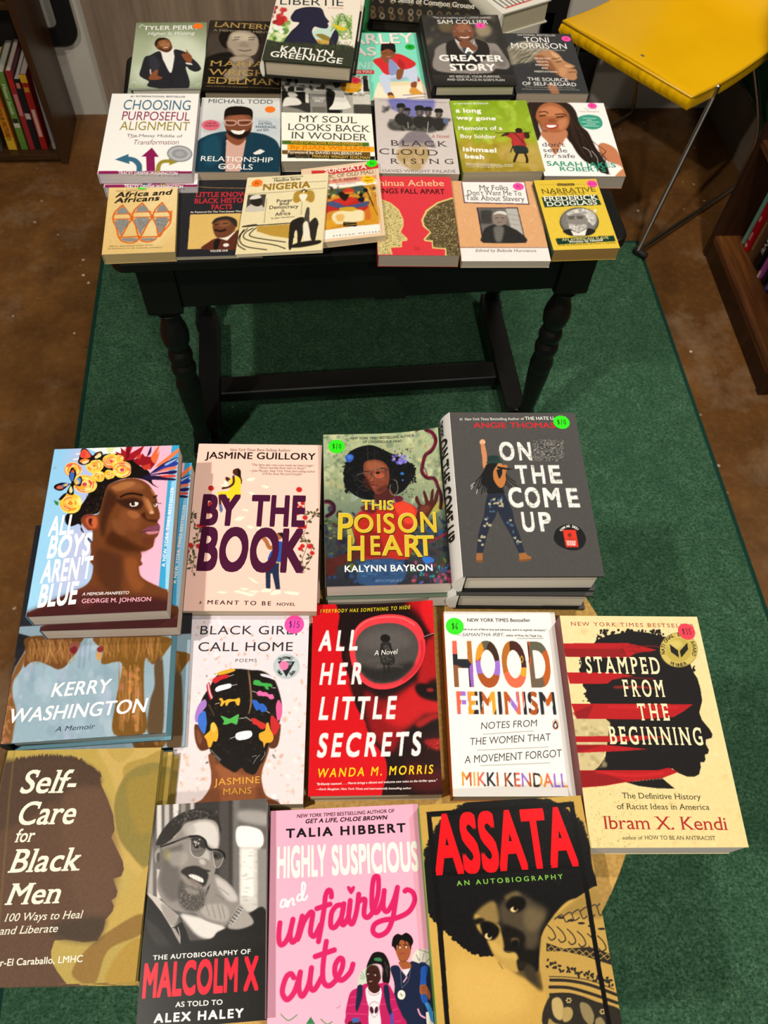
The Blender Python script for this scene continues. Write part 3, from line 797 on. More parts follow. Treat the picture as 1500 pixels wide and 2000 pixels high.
# ------------------------------------------------------------------ round green side table at the back
def green_table():
    d = .95
    P = np.array([U(690, 30, d)[:2], U(709, 61, d)[:2], U(1011, 46, d)[:2], U(988, 60, d)[:2]])
    A = np.c_[2 * P, np.ones(4)]; s = np.linalg.lstsq(A, (P ** 2).sum(1), rcond=None)[0]; R = math.sqrt(s[2] + s[0] ** 2 + s[1] ** 2)
    z = CAM_Z - d
    r = empty('side_table', (s[0], s[1], 0), (0, 0, 0), 'round glossy green side table behind the black table', 'table')
    MB().lathe([(R * .5, z - .022), (R - .006, z - .022), (R, z - .016), (R, z - .004), (R - .004, z), (R * .3, z)], seg=64).build('tabletop', M_GREENTOP, r)
    MB().lathe([(.03, .02), (.03, z - .022)]).build('column', M_GREENTOP, r)
    MB().lathe([(R * .42, 0), (R * .42, .012), (.04, .03)], seg=48).build('base', M_GREENTOP, r)
    return z
GT_Z = green_table()

# ------------------------------------------------------------------ black turned-leg table
def black_table():
    zt = .65; cx, cy = .0985, 1.27
    r = empty('table', (cx, cy, 0), (0, 0, math.radians(1.7)), 'black painted table with turned legs carrying rows of books', 'table')
    HW, y0, y1 = .43, 1.015 - cy, 1.60 - cy
    n = 8; R = .025; poly = []
    for px, py, a in ((HW - R, y0 + R, -90), (HW - R, y1 - R, 0), (-HW + R, y1 - R, 90), (-HW + R, y0 + R, 180)):
        for k in range(n): t = math.radians(a + 90 * k / (n - 1)); poly.append((px + R * math.cos(t), py + R * math.sin(t)))
    MB().prism(poly, zt - .022, zt).build('tabletop', M_BLACK, r, .004)
    ix, iy = .3665, .20; hw = .031; zb = .518
    def apron(x0, y0, x1, y1): MB().box(x0, y0, zb, x1, y1, zt - .0221).build('apron', M_BLACK, r, .002)
    apron(-ix + .03, -iy - .024, ix - .03, -iy - .004); apron(-ix + .03, iy + .002, ix - .03, iy + .022)
    apron(-ix - .022, -iy + .03, -ix - .002, iy - .03); apron(ix + .002, -iy + .03, ix + .022, iy - .03)
    MB().box(.005, -iy - .022, zb - .007, .06, -iy - .008, zb).build('drawer_catch', M_BLACK, r)
    zv = lambda v: CAM_Z - drop_at_y(340, v, 1.05)
    prof = [(zv(v), rr) for v, rr in ((609, .026), (615, .0175), (622, .0165), (632, .019), (646, .0245), (660, .0265), (672, .0245), (682, .019), (686, .017), (691, .0215), (700, .0238), (708, .0215), (711, .018),
            (716, .022), (722, .0245), (730, .0235), (738, .0195), (741, .0195), (747, .0225), (757, .0245), (764, .0235), (766, .0222), (770, .0232), (790, .0215), (820, .018), (846, .0148), (849, .0148), (853, .019), (860, .0195), (865, .0165), (870, .019), (876, .0185), (880, .016))]
    zl = prof[-1][0]; zu = zv(606) + .012
    for sx in (-1, 1):
        for sy in (-1, 1):
            x, y = sx * ix, sy * iy
            b = MB().box(x - hw, y - hw, zu, x + hw, y + hw, zt - .0221)
            b.add([(x - hw, y - hw, zu), (x + hw, y - hw, zu), (x + hw, y + hw, zu), (x - hw, y + hw, zu), (x - .02, y - .02, zu - .014), (x + .02, y - .02, zu - .014), (x + .02, y + .02, zu - .014), (x - .02, y + .02, zu - .014)],
                  [(0, 1, 5, 4), (1, 2, 6, 5), (2, 3, 7, 6), (3, 0, 4, 7)])
            b.lathe([(rr, z) for z, rr in prof[::-1]], x, y, 32)
            b.box(x - .024, y - .024, .034, x + .024, y + .024, zl + .004)
            b.lathe([(.016, .0125), (.022, .016), (.024, .022), (.022, .03), (.018, .035)], x, y, 24)
            b.build('leg', M_BLACK, r, .0015)
    for sx in (-1, 1):
        x = sx * (ix - .012); MB().box(x - .024, -iy + .024, .05, x + .024, iy - .024, .092).build('side_stretcher', M_BLACK, r, .003)
    MB().box(-ix + .036, -.07, .052, ix - .036, -.018, .088).build('cross_stretcher', M_BLACK, r, .006, 3)
black_table()

# ------------------------------------------------------------------ round board-topped table in front
def round_table():
    cx, cy, R, z = .0156, .2348, .3037, CAM_Z - .825
    r = empty('display_table', (cx, cy, 0), (0, 0, 0), 'round particle-board table carrying the front display of books', 'table')
    MB().lathe([(.05, z - .018), (R - .001, z - .018), (R, z - .017), (R, z - .001), (R - .001, z), (.05, z)], seg=96).build('tabletop', M_TAN, r)
    for k in range(3):
        a = math.radians(90 + 120 * k); x, y = .2 * math.cos(a), .2 * math.sin(a)
        MB().lathe([(.012, .0125), (.016, .03), (.022, z * .6), (.02, z - .018)], x, y, 20).build('leg', M_TAN, r)
round_table()

# ================================================================== books on the round front table
GF = 'books displayed on the round front table'
TF = .825
GREEN_ST, PINK_ST, ORANGE_ST, RED_ST = '2fe21a', 'ff4fa6', 'f57a24', 'e8354a'

def art_blackgirl(A):
    A.fr(4.761, 310, 1180)
    A.G([(0, 'e2d8e2'), (.5, 'e6dade'), (1, 'e2d6d8')])
    A.V(['d9b49e', 'cfa286', 'dcc0b0', 'e0c6b8', 'efe8f0', 'eee6ea'], 260, 8, 26, 60, 90, 1420, 1880, 6, .8, 5)
    A.V(['c99a78', 'd0a488'], 90, 5, 13, 60, 90, 1420, 1880, 4, .75, 15)
    A.S('7a4426', '470,1380 480,1560 470,1690 400,1800 330,1880 1090,1880 990,1780 955,1680 950,1560 1010,1300 700,1400', 4)
    A.S('9a5a34', '520,1480 560,1600 560,1750 600,1860 860,1860 900,1700 880,1600 760,1580', 20, .8)
    A.S('5a301c', '340,1110 330,1200 345,1290 380,1350 430,1350 460,1320 440,1180', 3).S('8a5234', '352,1150 350,1240 380,1300 400,1240', 8, .7)
    A.S('5a301c', '1010,1300 1040,1340 1090,1325 1115,1250 1125,1110 1060,1180', 3)
    A.S('17120f', '470,770 520,680 620,615 740,600 850,610 960,620 1060,690 1110,800 1140,960 1110,1110 1050,1240 1010,1310 980,1420 930,1500 880,1580 800,1560 760,1520 700,1560 640,1530 570,1480 480,1370 440,1250 400,1150 370,1010 400,880', 3)
    A.V(['2e2520', '3a2e26', '0c0a09', '241c18'], 240, 4, 14, 440, 640, 1080, 1480, 3, .6, 6)
    A.L('9a7448', '826,620 838,720 848,820 850,920 830,1010', 14, True, 4, .8).L('c09868', '836,650 846,760 852,860 842,960', 5, True, 2, .9)
    A.L('8a6a48', '460,930 490,990 510,1030', 10, True, 4, .6)
    def clip(col, p, hi=None):
        A.S(col, p, 1)
        if hi: A.S(hi[0], hi[1], 3, .7)
    A.LL('d8d2cc', '740,1060 800,1052|800,1045 850,1080|655,1245 710,1225|520,925 560,915|660,755 720,745|860,805 910,820|985,985 1025,1010|640,672 690,655|1040,770 1080,775', 5)
    clip('d9a42a', '540,640 620,610 690,602 700,620 610,650 550,660'); clip('c8242c', '495,700 560,665 640,655 640,680 580,700 520,735')
    clip('eeeaf0', '520,790 550,760 640,738 668,745 660,775 580,800 535,812'); clip('e0dce8', '940,645 1000,650 1060,680 1070,700 1010,680 950,665')
    clip('3fa84a', '872,740 880,705 925,705 950,725 1030,735 1050,760 1010,765 1020,790 990,785 970,760 920,755'); clip('e86aa8', '905,820 930,800 960,815 990,815 1020,835 1050,835 1065,870 1030,880 1000,855 950,850 915,845')
    clip('e8b030', '555,880 580,870 600,895 640,880 700,880 745,870 740,935 715,930 700,900 650,910 630,940 615,935 610,910 580,945 565,935 575,905'); clip('2c62c0', '860,890 900,890 930,920 960,920 1000,965 990,990 950,1000 930,975 900,985 870,930')
    clip('4fb050', '568,1035 610,1045 650,1060 700,1035 735,1020 730,1070 715,1115 670,1100 620,1115 590,1110 600,1080'); clip('c8302c', '850,1060 890,1060 930,1085 980,1110 985,1150 940,1155 900,1120 870,1110')
    clip('f4f2f8', '705,1210 740,1185 830,1172 858,1190 850,1230 790,1255 720,1255'); A.V(['cfcad6', 'ffffff'], 50, 4, 8, 715, 1190, 845, 1245, 1, .8, 8)
    clip('a878c8', '430,885 440,940 400,1000 370,1080 340,1090 335,1030 360,950 395,900'); clip('3a70d0', '375,1020 425,990 440,1060 440,1120 420,1200 380,1150 360,1090'); clip('b8203c', '440,760 470,730 480,820 495,870 470,880')
    clip('e6aa30', '420,1220 470,1170 480,1110 510,1095 540,1150 545,1220 530,1270 500,1270 480,1320 455,1320 440,1260'); clip('f0c050', '480,1120 505,1100 530,1150 500,1190', None)
    clip('e2a62e', '925,1200 980,1170 990,1110 1010,1100 1030,1160 1060,1230 1040,1280 990,1290 970,1330 960,1280 930,1255'); clip('c42a2c', '1040,1030 1080,1060 1110,1100 1120,1130 1080,1210 1050,1200 1030,1110')
    clip('e0609c', '1085,930 1110,885 1140,950 1135,1040 1100,1080 1085,1010'); A.L('f0e8ea', '455,740 470,820 490,870', 10).L('d8303a', '468,740 482,820 500,860', 6)
    A.LL('b8b0a8', '480,1350 520,1395 570,1440|500,1400 540,1430 560,1455|870,1480 900,1430 930,1400|860,1415 900,1405|940,1450 975,1400 980,1370', 4)
    A.E('b9c4c8', 1182, 574, 126, 118).E('a8b4b8', 1182, 574, 112, 104).E('bcc8cc', 1182, 574, 108, 100)
    A.P('23262a', '1098,525 1262,527 1180,672').P('bcc8cc', '1190,535 1235,535 1225,560 1195,560', 0, .6).E('f07aa8', 1157, 565, 44, 43)
    A.ARC('Stonewall', 1182, 574, 76, -42, 42, 30, '23262a', 'sb').ARC('Honor', 1182, 574, 100, -128, -160 + 50 * 0 + -0, 28, '23262a', 'sb', True) if False else A.ARC('Stonewall', 1182, 574, 72, -46, 46, 34, '23262a', 'sb')
    A.ARC('ronoH'[::-1], 1182, 574, 98, -118, -154, 32, '23262a', 'sb', True).ARC('Book', 1182, 574, 98, 152, 116, 32, '23262a', 'sb', True)
    A.N(.02)
    A.T('BLACK GIRL,', 372, 288, 1290, 272, 78, '2c2a30').T('CALL HOME', 356, 442, 1246, 428, 82, '2c2a30').T('POEMS', 702, 538, 905, 534, 30, '4a4448')
    A.T('JASMINE', 512, 1680, 935, 1664, 62, 'e0a43c').T('MANS', 582, 1770, 855, 1762, 58, 'e0a43c')
book('blackgirl', 'pale speckled paperback showing the back of a head with colourful hair clips', [(370, 1205), (604, 1200), (592, 1573), (326, 1570)], .800, .0245, 'e8dcdc', art_blackgirl, spine='c8b8b4', finish='satin', group=GF,
     stickers=[(574, 1218, .0105, PINK_ST, '$15', '3a1a80')])

def art_allher(A):
    A.fr(2.727, 590, 1160)
    A.G([(0, 'c8101a'), (1, 'd0121c')])
    A.S('1c0e0e', '205,-10 210,120 200,200 215,300 220,360 250,440 262,500 285,600 330,680 340,720 380,800 430,870 440,960 430,1100 760,1100 740,0 500,-20', 3)
    A.S('b01218', '520,-20 640,130 700,200 760,260 760,-40', 26)
    A.S('d01820', '640,60 700,20 760,-10 760,300 700,230 650,140', 14)
    A.S('8a1216', '330,520 420,560 500,530 580,500 600,540 640,640 560,700 520,760 470,840 400,800 345,700', 22)
    A.S('c01a1e', '500,560 600,470 660,520 740,560 740,640 640,640 560,700 480,700 420,640', 22)
    A.S('b8181c', '660,260 720,240 760,300 760,440 690,450 640,500 610,480', 16, .9)
    A.S('140808', '600,490 625,470 690,480 740,500 740,560 660,555 615,530', 8).E('902020', 680, 505, 20, 10, 0, 5)
    A.S('180a0a', '560,750 600,690 680,640 760,620 760,720 640,760', 12).S('c0201e', '600,680 680,635 760,622 760,640 690,665 620,705', 8, .8)
    A.S('240c0c', '540,770 640,740 760,720 760,900 700,890 600,850', 12).S('a81c1c', '640,775 720,760 760,765 760,815 690,820', 9, .9).V(['e0403a', '6a1010'], 80, 2, 4, 660, 765, 735, 820, 1, .6, 3)
    A.S('5a1214', '560,890 700,920 760,910 760,1020 640,1060 540,1000', 30, .7)
    A.S('30100f', '235,330 262,300 290,420 320,480 300,560 270,520 250,420', 6).L('701414', '250,480 265,530 275,560', 9, True, 3)
    A.S('e23a44', '258,300 275,220 330,150 430,115 540,118 620,160 655,230 655,320 620,400 560,460 480,500 390,505 320,470 275,400', 1)
    A.L('f07a7c', '268,270 300,195 360,145 450,126 540,132 605,168', 5, True, 2).L('c0202c', '640,250 640,330 600,405 540,455', 12, True, 4)
    A.S('4a4644', '288,305 300,240 350,185 430,160 520,162 590,200 622,260 615,330 575,400 520,450 450,472 380,470 325,430 297,370', 2)
    A.S('262422', '300,380 400,400 500,380 600,360 560,420 480,465 390,468 330,430', 16).S('5c5856', '310,280 380,200 520,190 590,260 480,300', 26, .8).LL('5e5a58', '360,360 430,352 500,362|400,390 470,380 540,388', 9, True, 5, .6)
    A.E('1a1818', 449, 238, 26, 22).S('2a2826', '428,262 470,258 482,290 495,370 425,372 424,300', 1).V(['4e4a48'], 40, 4, 7, 430, 275, 488, 368, 1, .7, 2)
    A.LL('1e1c1b', '438,370 440,420|462,370 464,420|428,270 418,330|474,268 488,320', 8)
    A.L('241010', '655,235 690,222 740,210', 9).L('d89a9a', '655,228 690,216 740,203', 3)
    A.N(.02)
    A.T('EVERYBODY HAS SOMETHING TO HIDE', 106, 110, 584, 84, 18, 'd8c420', 'bic')
    tl = (('ALL', 96, 310, 300, 300, 100), ('HER', 90, 488, 318, 478, 106), ('LITTLE', 80, 674, 492, 658, 112), ('SECRETS', 68, 872, 622, 850, 118))
    def let(A):
        for t, x0, y0, x1, y1, h in tl: A.T(t, x0, y0, x1, y1, h, 'fff', 'Bic')
    def pat(A):
        A.R('f2eeea', 40, 180, 660, 900); A.V(['d87a78', 'c85a5a', 'e8b8b4'], 700, 1.2, 3, 60, 190, 640, 890, 0, .8, 3)
    masked(A, let, pat)
    A.T('A Novel', 388, 328, 512, 318, 26, 'e6e4e2', 'i').T('WANDA M. MORRIS', 66, 985, 685, 950, 46, 'f4c81c', 'bic')
    A.T('"Brilliantly nuanced. . . . Morris brings a vibrant and welcome new voice to the thriller space."', 62, 1026, 706, 992, 12, 'f0e4e0', 'bi').T('—Karin Slaughter, New York Times and internationally bestselling author', 60, 1052, 566, 1036, 11, 'f0e4e0', 'bi')
    r = np.random.RandomState(4)
    for _ in range(0): pass
book('allher', 'red paperback with a face in round sunglasses and white title capitals', [(617, 1184), (848, 1176), (859, 1549), (597, 1558)], .801, .0235, 'd0121c', art_allher, spine='a8101a', back='b8b4ae', group=GF, finish='gloss',
     lift=lambda u, v: .012 * np.clip(u - .25, 0, 1) ** 2 * np.clip(v - .3, 0, 1) ** 2 * 3.2)

def art_hood(A):
    A.fr(2.727, 590, 1160)
    A.G([(0, 'efece8'), (1, 'f2f0ec')])
    A.R('b5571f', 740, 80, 762, 1100)
    def let(A):
        A.T('HOOD', 805, 490, 1342, 488, 226, 'fff', 'Bw'); A.T('FEMINISM', 822, 640, 1362, 636, 112, 'fff', 'Bw'); A.T('MIKKI KENDALL', 845, 1024, 1410, 1024, 72, 'fff', 'bw')
    def pat(A):
        A.R('b5561e', 780, 240, 1500, 520)
        for col, p in (('e8624e', '780,240 850,240 840,330 790,340'), ('20242a', '790,330 860,330 905,370 900,500 870,500 860,400 800,395'), ('b5702a', '860,240 915,260 925,380 880,340'), ('9a5fc0', '895,395 925,380 925,500 905,500'), ('8a5636', '790,395 845,395 845,500 790,500'),
                       ('e8962a', '935,240 980,240 960,330 930,350'), ('5c5a48', '960,250 1010,240 1060,280 1000,330'), ('3c2418', '1000,260 1062,270 1062,360 985,350'), ('9a6fd0', '935,360 985,370 1062,360 1062,440 935,430'), ('a8501e', '935,430 1062,440 1062,500 935,500'),
                       ('b06820', '1075,240 1150,240 1110,400 1075,420'), ('44201a', '1110,250 1205,260 1205,400 1140,390'), ('e86a4a', '1075,430 1140,400 1205,400 1205,500 1080,500'), ('e8a02a', '1150,400 1205,395 1205,440 1160,430'),
                       ('5c5a48', '1225,240 1345,260 1290,330 1230,360'), ('b85a20', '1260,340 1345,280 1345,440 1290,500 1270,420'), ('6a5a48', '1225,350 1275,420 1290,500 1225,500')): A.S(col, p)
        A.L('e8b030', '1172,330 1180,345 1175,365 1165,352 1172,332', 4)
        for k, col in enumerate(('e8624e', '9a6fd0', 'e8962a', '20242a', 'b5561e', 'e8a02a', '20242a', 'b5561e', '9a6fd0', 'e86a4a', '20242a', 'a8501e', '20242a', 'b85a20', '20242a')):
            x = 812 + k * 37; A.S(col, '%d,510 %d,510 %d,600 %d,650 %d,650 %d,590' % (x, x + 44, x + 36, x + 48, x - 6, x + 4))
        for k, col in enumerate(('e8962a', 'c05a20', 'e8a040', 'e8624e', '20242a', '20242a', 'b5561e', '9a5030', '20242a', 'e8624e', '9a6fd0', 'b5561e', '20242a', 'e8962a', 'e86a4a', '9a6fd0', '9a6fd0', 'e8962a')):
            x = 840 + k * 32.5; A.P(col, '%f,940 %f,940 %f,1030 %f,1030' % (x, x + 33, x + 38, x - 4))
    masked(A, let, pat)
    A.E('c85a2c', 1347, 693, 17, 27).E('f4e8dc', 1347, 693, 14, 24).S('16181a', '1347,672 1358,690 1356,712 1338,712 1336,690', 1).S('f6f2ee', '1347,684 1353,696 1350,708 1343,708 1341,696', 1)
    A.LL('8a8884', '962,750 1232,728|932,835 1310,812|946,917 1316,896', 3, False).L('5a5856', '1150,238 1288,236', 3, False)
    A.N(.012)
    A.T('NEW YORK TIMES Bestseller', 884, 150, 1222, 148, 18, '3c3a38', 'b').T('"This book is an act of fierce love and advocacy, and it is urgently necessary."', 812, 195, 1308, 197, 11, '3c3a38', 'b')
    A.T('—SAMANTHA IRBY,', 828, 228, 1082, 226, 18, '3c3a38', 'i').T('author of Wow, No Thank You.', 1092, 226, 1284, 228, 11, '3c3a38', 'b')
    A.T('NOTES FROM', 948, 724, 1252, 704, 36, '4a4846', 'i').T('THE WOMEN THAT', 890, 810, 1322, 778, 38, '4a4846', 'i').T('A MOVEMENT FORGOT', 862, 908, 1380, 864, 40, '4a4846', 'i')
def sp_hood(o, W, H, t): pass
book('hood', 'white paperback with large multicoloured four-letter title word HOOD', [(868, 1195), (1085, 1195), (1126.5, 1553), (883, 1558)], .803, .0215, 'f2f0ec', art_hood, spine='b5571f', finish='matte', group=GF,
     stickers=[(890, 1224, .0098, GREEN_ST, '$6', '1a4a10')])

def art_stamped(A):
    A.fr(3.409, 1060, 1160)
    A.G([(0, 'e6d5a0'), (1, 'e2cf92')]).N(.02, 6)
    A.V(['c8b070', 'd8c488', 'ecdfb0'], 140, 6, 26, 100, 150, 1370, 1690, 8, .4, 4)
    A.V(['4a3c20', '6a5a30'], 260, 1.5, 3.5, 330, 1280, 640, 1690, 1, .55, 9)
    A.V(['8a7a48'], 70, 1.5, 3, 110, 160, 1340, 330, 1, .5, 19)
    # head
    A.P('141010', '245,430 258,470 240,520 270,560 265,620 290,650 280,690 310,720 330,760 440,860 430,1000 420,1090 380,1150 340,1180 560,1230 640,1250 760,1240 800,1235 860,1170 900,1200 960,1225 1010,1226 1040,1210 1052,1165 1048,1130 1075,1130 1084,1110 1078,1080 1100,1075 1106,1050 1085,1010 1086,980 1125,970 1130,945 1110,910 1060,850 1042,800 1052,760 1062,720 1050,640 1030,570 1010,540 990,500 960,380 900,300 780,285 700,262 590,250 500,268 430,280 360,310 330,340')
    A.V(['141010'], 150, 5, 12, 355, 244, 800, 330, 0, 1, 7)
    A.V(['141010'], 26, 4, 9, 236, 430, 285, 560, 0, 1, 8); A.V(['141010'], 26, 4, 9, 265, 610, 320, 730, 0, 1, 9); A.V(['141010'], 14, 4, 9, 980, 490, 1010, 545, 0, 1, 10)
    A.S('c8b888', '205,845 430,850 440,930 430,1010 410,1080 360,1170 240,1175', 2).V(['9a8c60', 'e0d2a0'], 40, 6, 22, 215, 850, 420, 1160, 5, .5, 11)
    red = ('b8161c', '8a1014', 'd02428')
    for p in ('130,335 560,332 640,350 760,380 620,400 560,432 330,430 148,425', '160,530 490,532 600,552 460,580 430,606 180,606', '190,738 760,742 1000,745 940,790 870,830 640,845 230,838', '215,955 640,952 820,960 640,985 430,995 220,992', '225,1010 420,1012 700,1042 560,1052 230,1064', '240,1178 760,1182 840,1165 900,1195 800,1232 560,1258 420,1280 262,1292'):
        A.P('b0141a', p, 1)
    for p in ('130,370 540,372 560,430 150,424', '200,800 340,742 300,838 230,838', '262,1290 240,1182 360,1182 560,1250 420,1280', '230,1060 226,1012 420,1012'): A.P('7e0e12', p, 4, .7)
    A.LL('8a1216', '560,360 700,352 790,360|560,385 720,390|520,560 640,568 740,575|470,628 600,624 750,640|660,970 760,965 820,972', 9, True, 2, .8).LL('d62a2e', '440,760 700,765 900,765|360,1190 600,1215 800,1200|480,632 620,628 720,634', 14, True, 6, .6)
    A.V(['3a0a0c', '141010'], 60, 3, 10, 480, 340, 760, 640, 2, .5, 13, .4)
    A.P('141010', '555,1258 800,1238 850,1280 880,1304 760,1300 640,1284')
    A.E('8c8048', 905, 378, 128, 119).E('c8b45c', 905, 378, 124, 115).E('b8a44c', 905, 378, 88, 82).E('d8c874', 880, 340, 50, 30, 0, 14, .7)
    A.P('1c1a14', '843,338 900,382 906,432 852,392').P('1c1a14', '912,385 962,330 968,375 920,432')
    A.ARC('NATIONAL BOOK AWARD', 905, 378, 94, -108, 112, 25, '2a2618', 'b').ARC('WINNER', 905, 378, 114, 212, 148, 25, '2a2618', 'b', True)
    A.N(.015)
    A.T('NEW YORK TIMES BESTSELLER', 180, 214, 1010, 226, 25, 'a03028', 's')
    A.T('STAMPED', 288, 534, 790, 540, 108, 'ece0b6', 'bsc').T('FROM', 540, 690, 816, 694, 108, 'ece0b6', 'bsc').T('THE', 642, 850, 848, 852, 108, 'ece0b6', 'bsc').T('BEGINNING', 448, 1006, 1078, 1018, 112, 'ece0b6', 'bsc')
    A.T('The Definitive History', 532, 1364, 1054, 1378, 36, '2a2414', 's').T('of Racist Ideas in America', 498, 1434, 1112, 1446, 36, '2a2414', 's').T('Ibram X. Kendi', 412, 1562, 1236, 1580, 82, 'a82824', 's')
    A.T('author of', 534, 1632, 664, 1634, 22, '2a2414', 'si').T('HOW TO BE AN ANTIRACIST', 682, 1634, 1150, 1644, 25, '2a2414', 's')
book('stamped', 'thick cream paperback with a black profile head crossed by red stripes', [(1091, 1203), (1362, 1204), (1462, 1657), (1155, 1654)], .780, .0445, 'e6d5a0', art_stamped, spine='7a1a1c', back='d8c890', pages='d8d4cc', finish='matte', group=GF,
     stickers=[(1341, 1234, .0092, RED_ST, '$35', '3a1030')])

def art_otcu(A):
    A.fr(5.769, 900, 840)
    A.G([(0, '4c4b49'), (1, '454443')]).N(.02, 2)
    A.S('0f0f10', '1040,1200 1070,1110 1150,1058 1240,1050 1340,1090 1400,1190 1385,1280 1320,1335 1230,1342 1130,1310 1065,1260', 1)
    A.P('d8301e', '1142,1112 1288,1112 1322,1304 1178,1306').E('6a2a18', 1220, 1170, 20, 24, 0, 3).E('a8301e', 1240, 1220, 50, 20, 0, 5, .6)
    # figure
    A.E('e0a888', 255, 135, 32, 32).S('c8845c', '235,165 275,160 296,240 302,320 300,400 260,420 248,300', 1)
    A.P('c08040', '0,0 1,0 1,1')
    A.S('141415', '300,380 380,365 440,390 470,420 510,470 520,560 480,650 485,706 310,708 290,640 230,600 240,540 270,440', 1)
    A.LL('141415', '290,420 240,500 190,560 150,620|280,460 220,560 180,680|300,480 240,600 200,660|320,500 260,620 235,710|330,520 280,630 270,690|500,480 560,540 620,580|510,520 570,580 660,640|510,560 560,620 600,660|500,590 550,640', 12)
    A.LL('e8e6e2', '160,590 130,610 115,630|140,620 120,660|188,660 180,710', 6)
    A.S('1f3a36', '305,340 320,290 400,280 440,300 445,330 478,352 440,372 380,366 300,374', 1).S('182e2b', '320,300 400,290 430,320 330,340', 5, .6)
    A.S('b8743c', '370,470 372,540 400,600 440,640 480,630 510,560 510,480 530,400 500,385 470,400 470,480 440,540 420,500 400,420 385,430', 1).S('c08050', '395,430 430,370 470,380 460,430', 1).P('141415', '410,400 600,434 540,442 420,430')
    A.P('1f2636', '305,708 490,706 530,790 580,900 600,1020 660,1180 710,1370 645,1378 560,1180 470,1020 410,900 385,980 330,1060 290,1180 240,1380 168,1384 190,1180 220,1060 260,960 275,820 290,760')
    r = np.random.RandomState(3)
    for k in range(34):
        t = r.uniform(0, 1); leg = r.randint(2)
        x = (390 - 190 * t if leg == 0 else 410 + 270 * t) + r.uniform(-50, 50) * (1 - .5 * t); y = 740 + 600 * t
        A.S('a8a288' if k % 3 else '3c5a78', [(x + r.uniform(8, 24) * math.cos(q) , y + r.uniform(6, 24) * math.sin(q)) for q in np.linspace(0, 6.28, 7, endpoint=False)], 1)
    A.P('9a6232', '165,1384 236,1384 236,1476 232,1492 168,1490 163,1470').P('9a6232', '648,1384 722,1374 745,1405 785,1420 786,1448 740,1470 660,1480 652,1460').P('7a4a22', '163,1462 236,1462 232,1492 168,1490').P('7a4a22', '652,1456 786,1440 786,1450 740,1470 660,1480')
    r = np.random.RandomState(8)
    for k in range(1500):                                                # scribbled-out patch
        x, y = r.uniform(815, 1150), r.uniform(100, 335)
        A.R(('8c8a86', '2a2928', '5a5856', 'b0aea8', '1c1b1b')[r.randint(5)], x, y, x + r.uniform(5, 14), y + r.uniform(4, 9), 0, .8)
    w = 'efece6'
    def br(A):
        for t, x0, y0, x1, y1, h in (('O', 448, 330, 630, 328, 190), ('N', 655, 328, 826, 326, 186), ('T', 636, 588, 776, 586, 192), ('H', 806, 586, 974, 584, 190), ('E', 1000, 584, 1150, 580, 188), ('C', 545, 855, 716, 852, 208), ('O', 732, 856, 915, 852, 210), ('M', 932, 850, 1150, 848, 200), ('E', 1200, 850, 1348, 846, 200), ('U', 690, 1128, 850, 1126, 208), ('P', 884, 1124, 1032, 1120, 200)):
            A.T(t, x0, y0, x1, y1, h, w, 'Bw')
    def brp(A):
        A.R('efece6', 400, 100, 1400, 1160); q = np.random.RandomState(2)
        for k in range(420):
            x, y = q.uniform(430, 1350), q.uniform(120, 1140); d = q.uniform(20, 90)
            A.L('5a5856', [(x, y), (x + q.uniform(-5, 5), y + d)] if q.rand() < .6 else [(x, y), (x + d, y + q.uniform(-4, 4))], q.uniform(3, 8), False, 0, q.uniform(.3, .8))
    masked(A, br, brp)
    A.LL('6a6866', '20,1010 90,1060|380,1060 470,1180|340,170 400,150|250,1210 340,1250|90,1160 160,1170|700,1120 760,1180', 3, True, 1, .6)
    A.ARC('COMING 2021', 1225, 1200, 118, -55, 48, 24, 'f0eeea', 'B')
    A.T('CONCRETE', 1184, 1256, 1292, 1258, 20, 'f4e4dc', 'B').T('ROSE', 1194, 1288, 1290, 1290, 26, 'f4e4dc', 'B')
    A.fr(2.542, 610, 790)
    A.T('#1', 738, 80, 754, 80, 12, 'e4e2de', 's').T('New York Times', 762, 80, 882, 78, 12, 'e4e2de', 'si').T('Bestselling Author of', 888, 78, 1054, 76, 12, 'e4e2de', 's').T('THE HATE U GIVE', 1060, 76, 1262, 74, 15, 'e8e6e2', 'b').T('ANGIE THOMAS', 806, 116, 1210, 114, 25, 'd02430', 'b')
def sp_otcu(o, W, H, t):
    vs = []; fs = []; k = 0
    def put(txt, y0, y1, h, zc):
        nonlocal k
        gs = [glyph(c, .03, False) for c in txt]; nat = sum(g[2] for g in gs); sx = (y1 - y0) / nat; sy = h / CAPH; q = 0
        for gi, (v, f, ad) in enumerate(gs):
            if len(v):
                for (a, b), ly in zip(v, LAY[(txt[gi], .03, False)]): z_ = zc - h / 2 + b * sy; vs.append((-W / 2 - .009 * math.sin(math.pi * z_ / t) - .0019 - ly * .00002, y1 - (q + a * sx), z_))
                fs.extend([tuple(i + k for i in p) for p in f]); k = len(vs)
            q += ad * sx
    put('ON THE COME UP', -.062, .076, .015, t * .68); put('THOMAS', .08, .103, .007, t * .68)
    MB().add(vs, fs).build('spine_lettering', plain('1c1c1c'), o)
book('otcu', 'charcoal hardcover with brushed white title and dancing figure, top of its pair', [(881, 806), (1123, 806), (1180, 1124), (901, 1128)], .747, .0385, '4a4948', art_otcu, 'hc', spine='e6e4e0', back='141414', pages='cfcabc', group=GF, finish='matte', spine_art=sp_otcu,
     stickers=[(1097, 824, .0098, GREEN_ST, '$10', '1a4a10')])

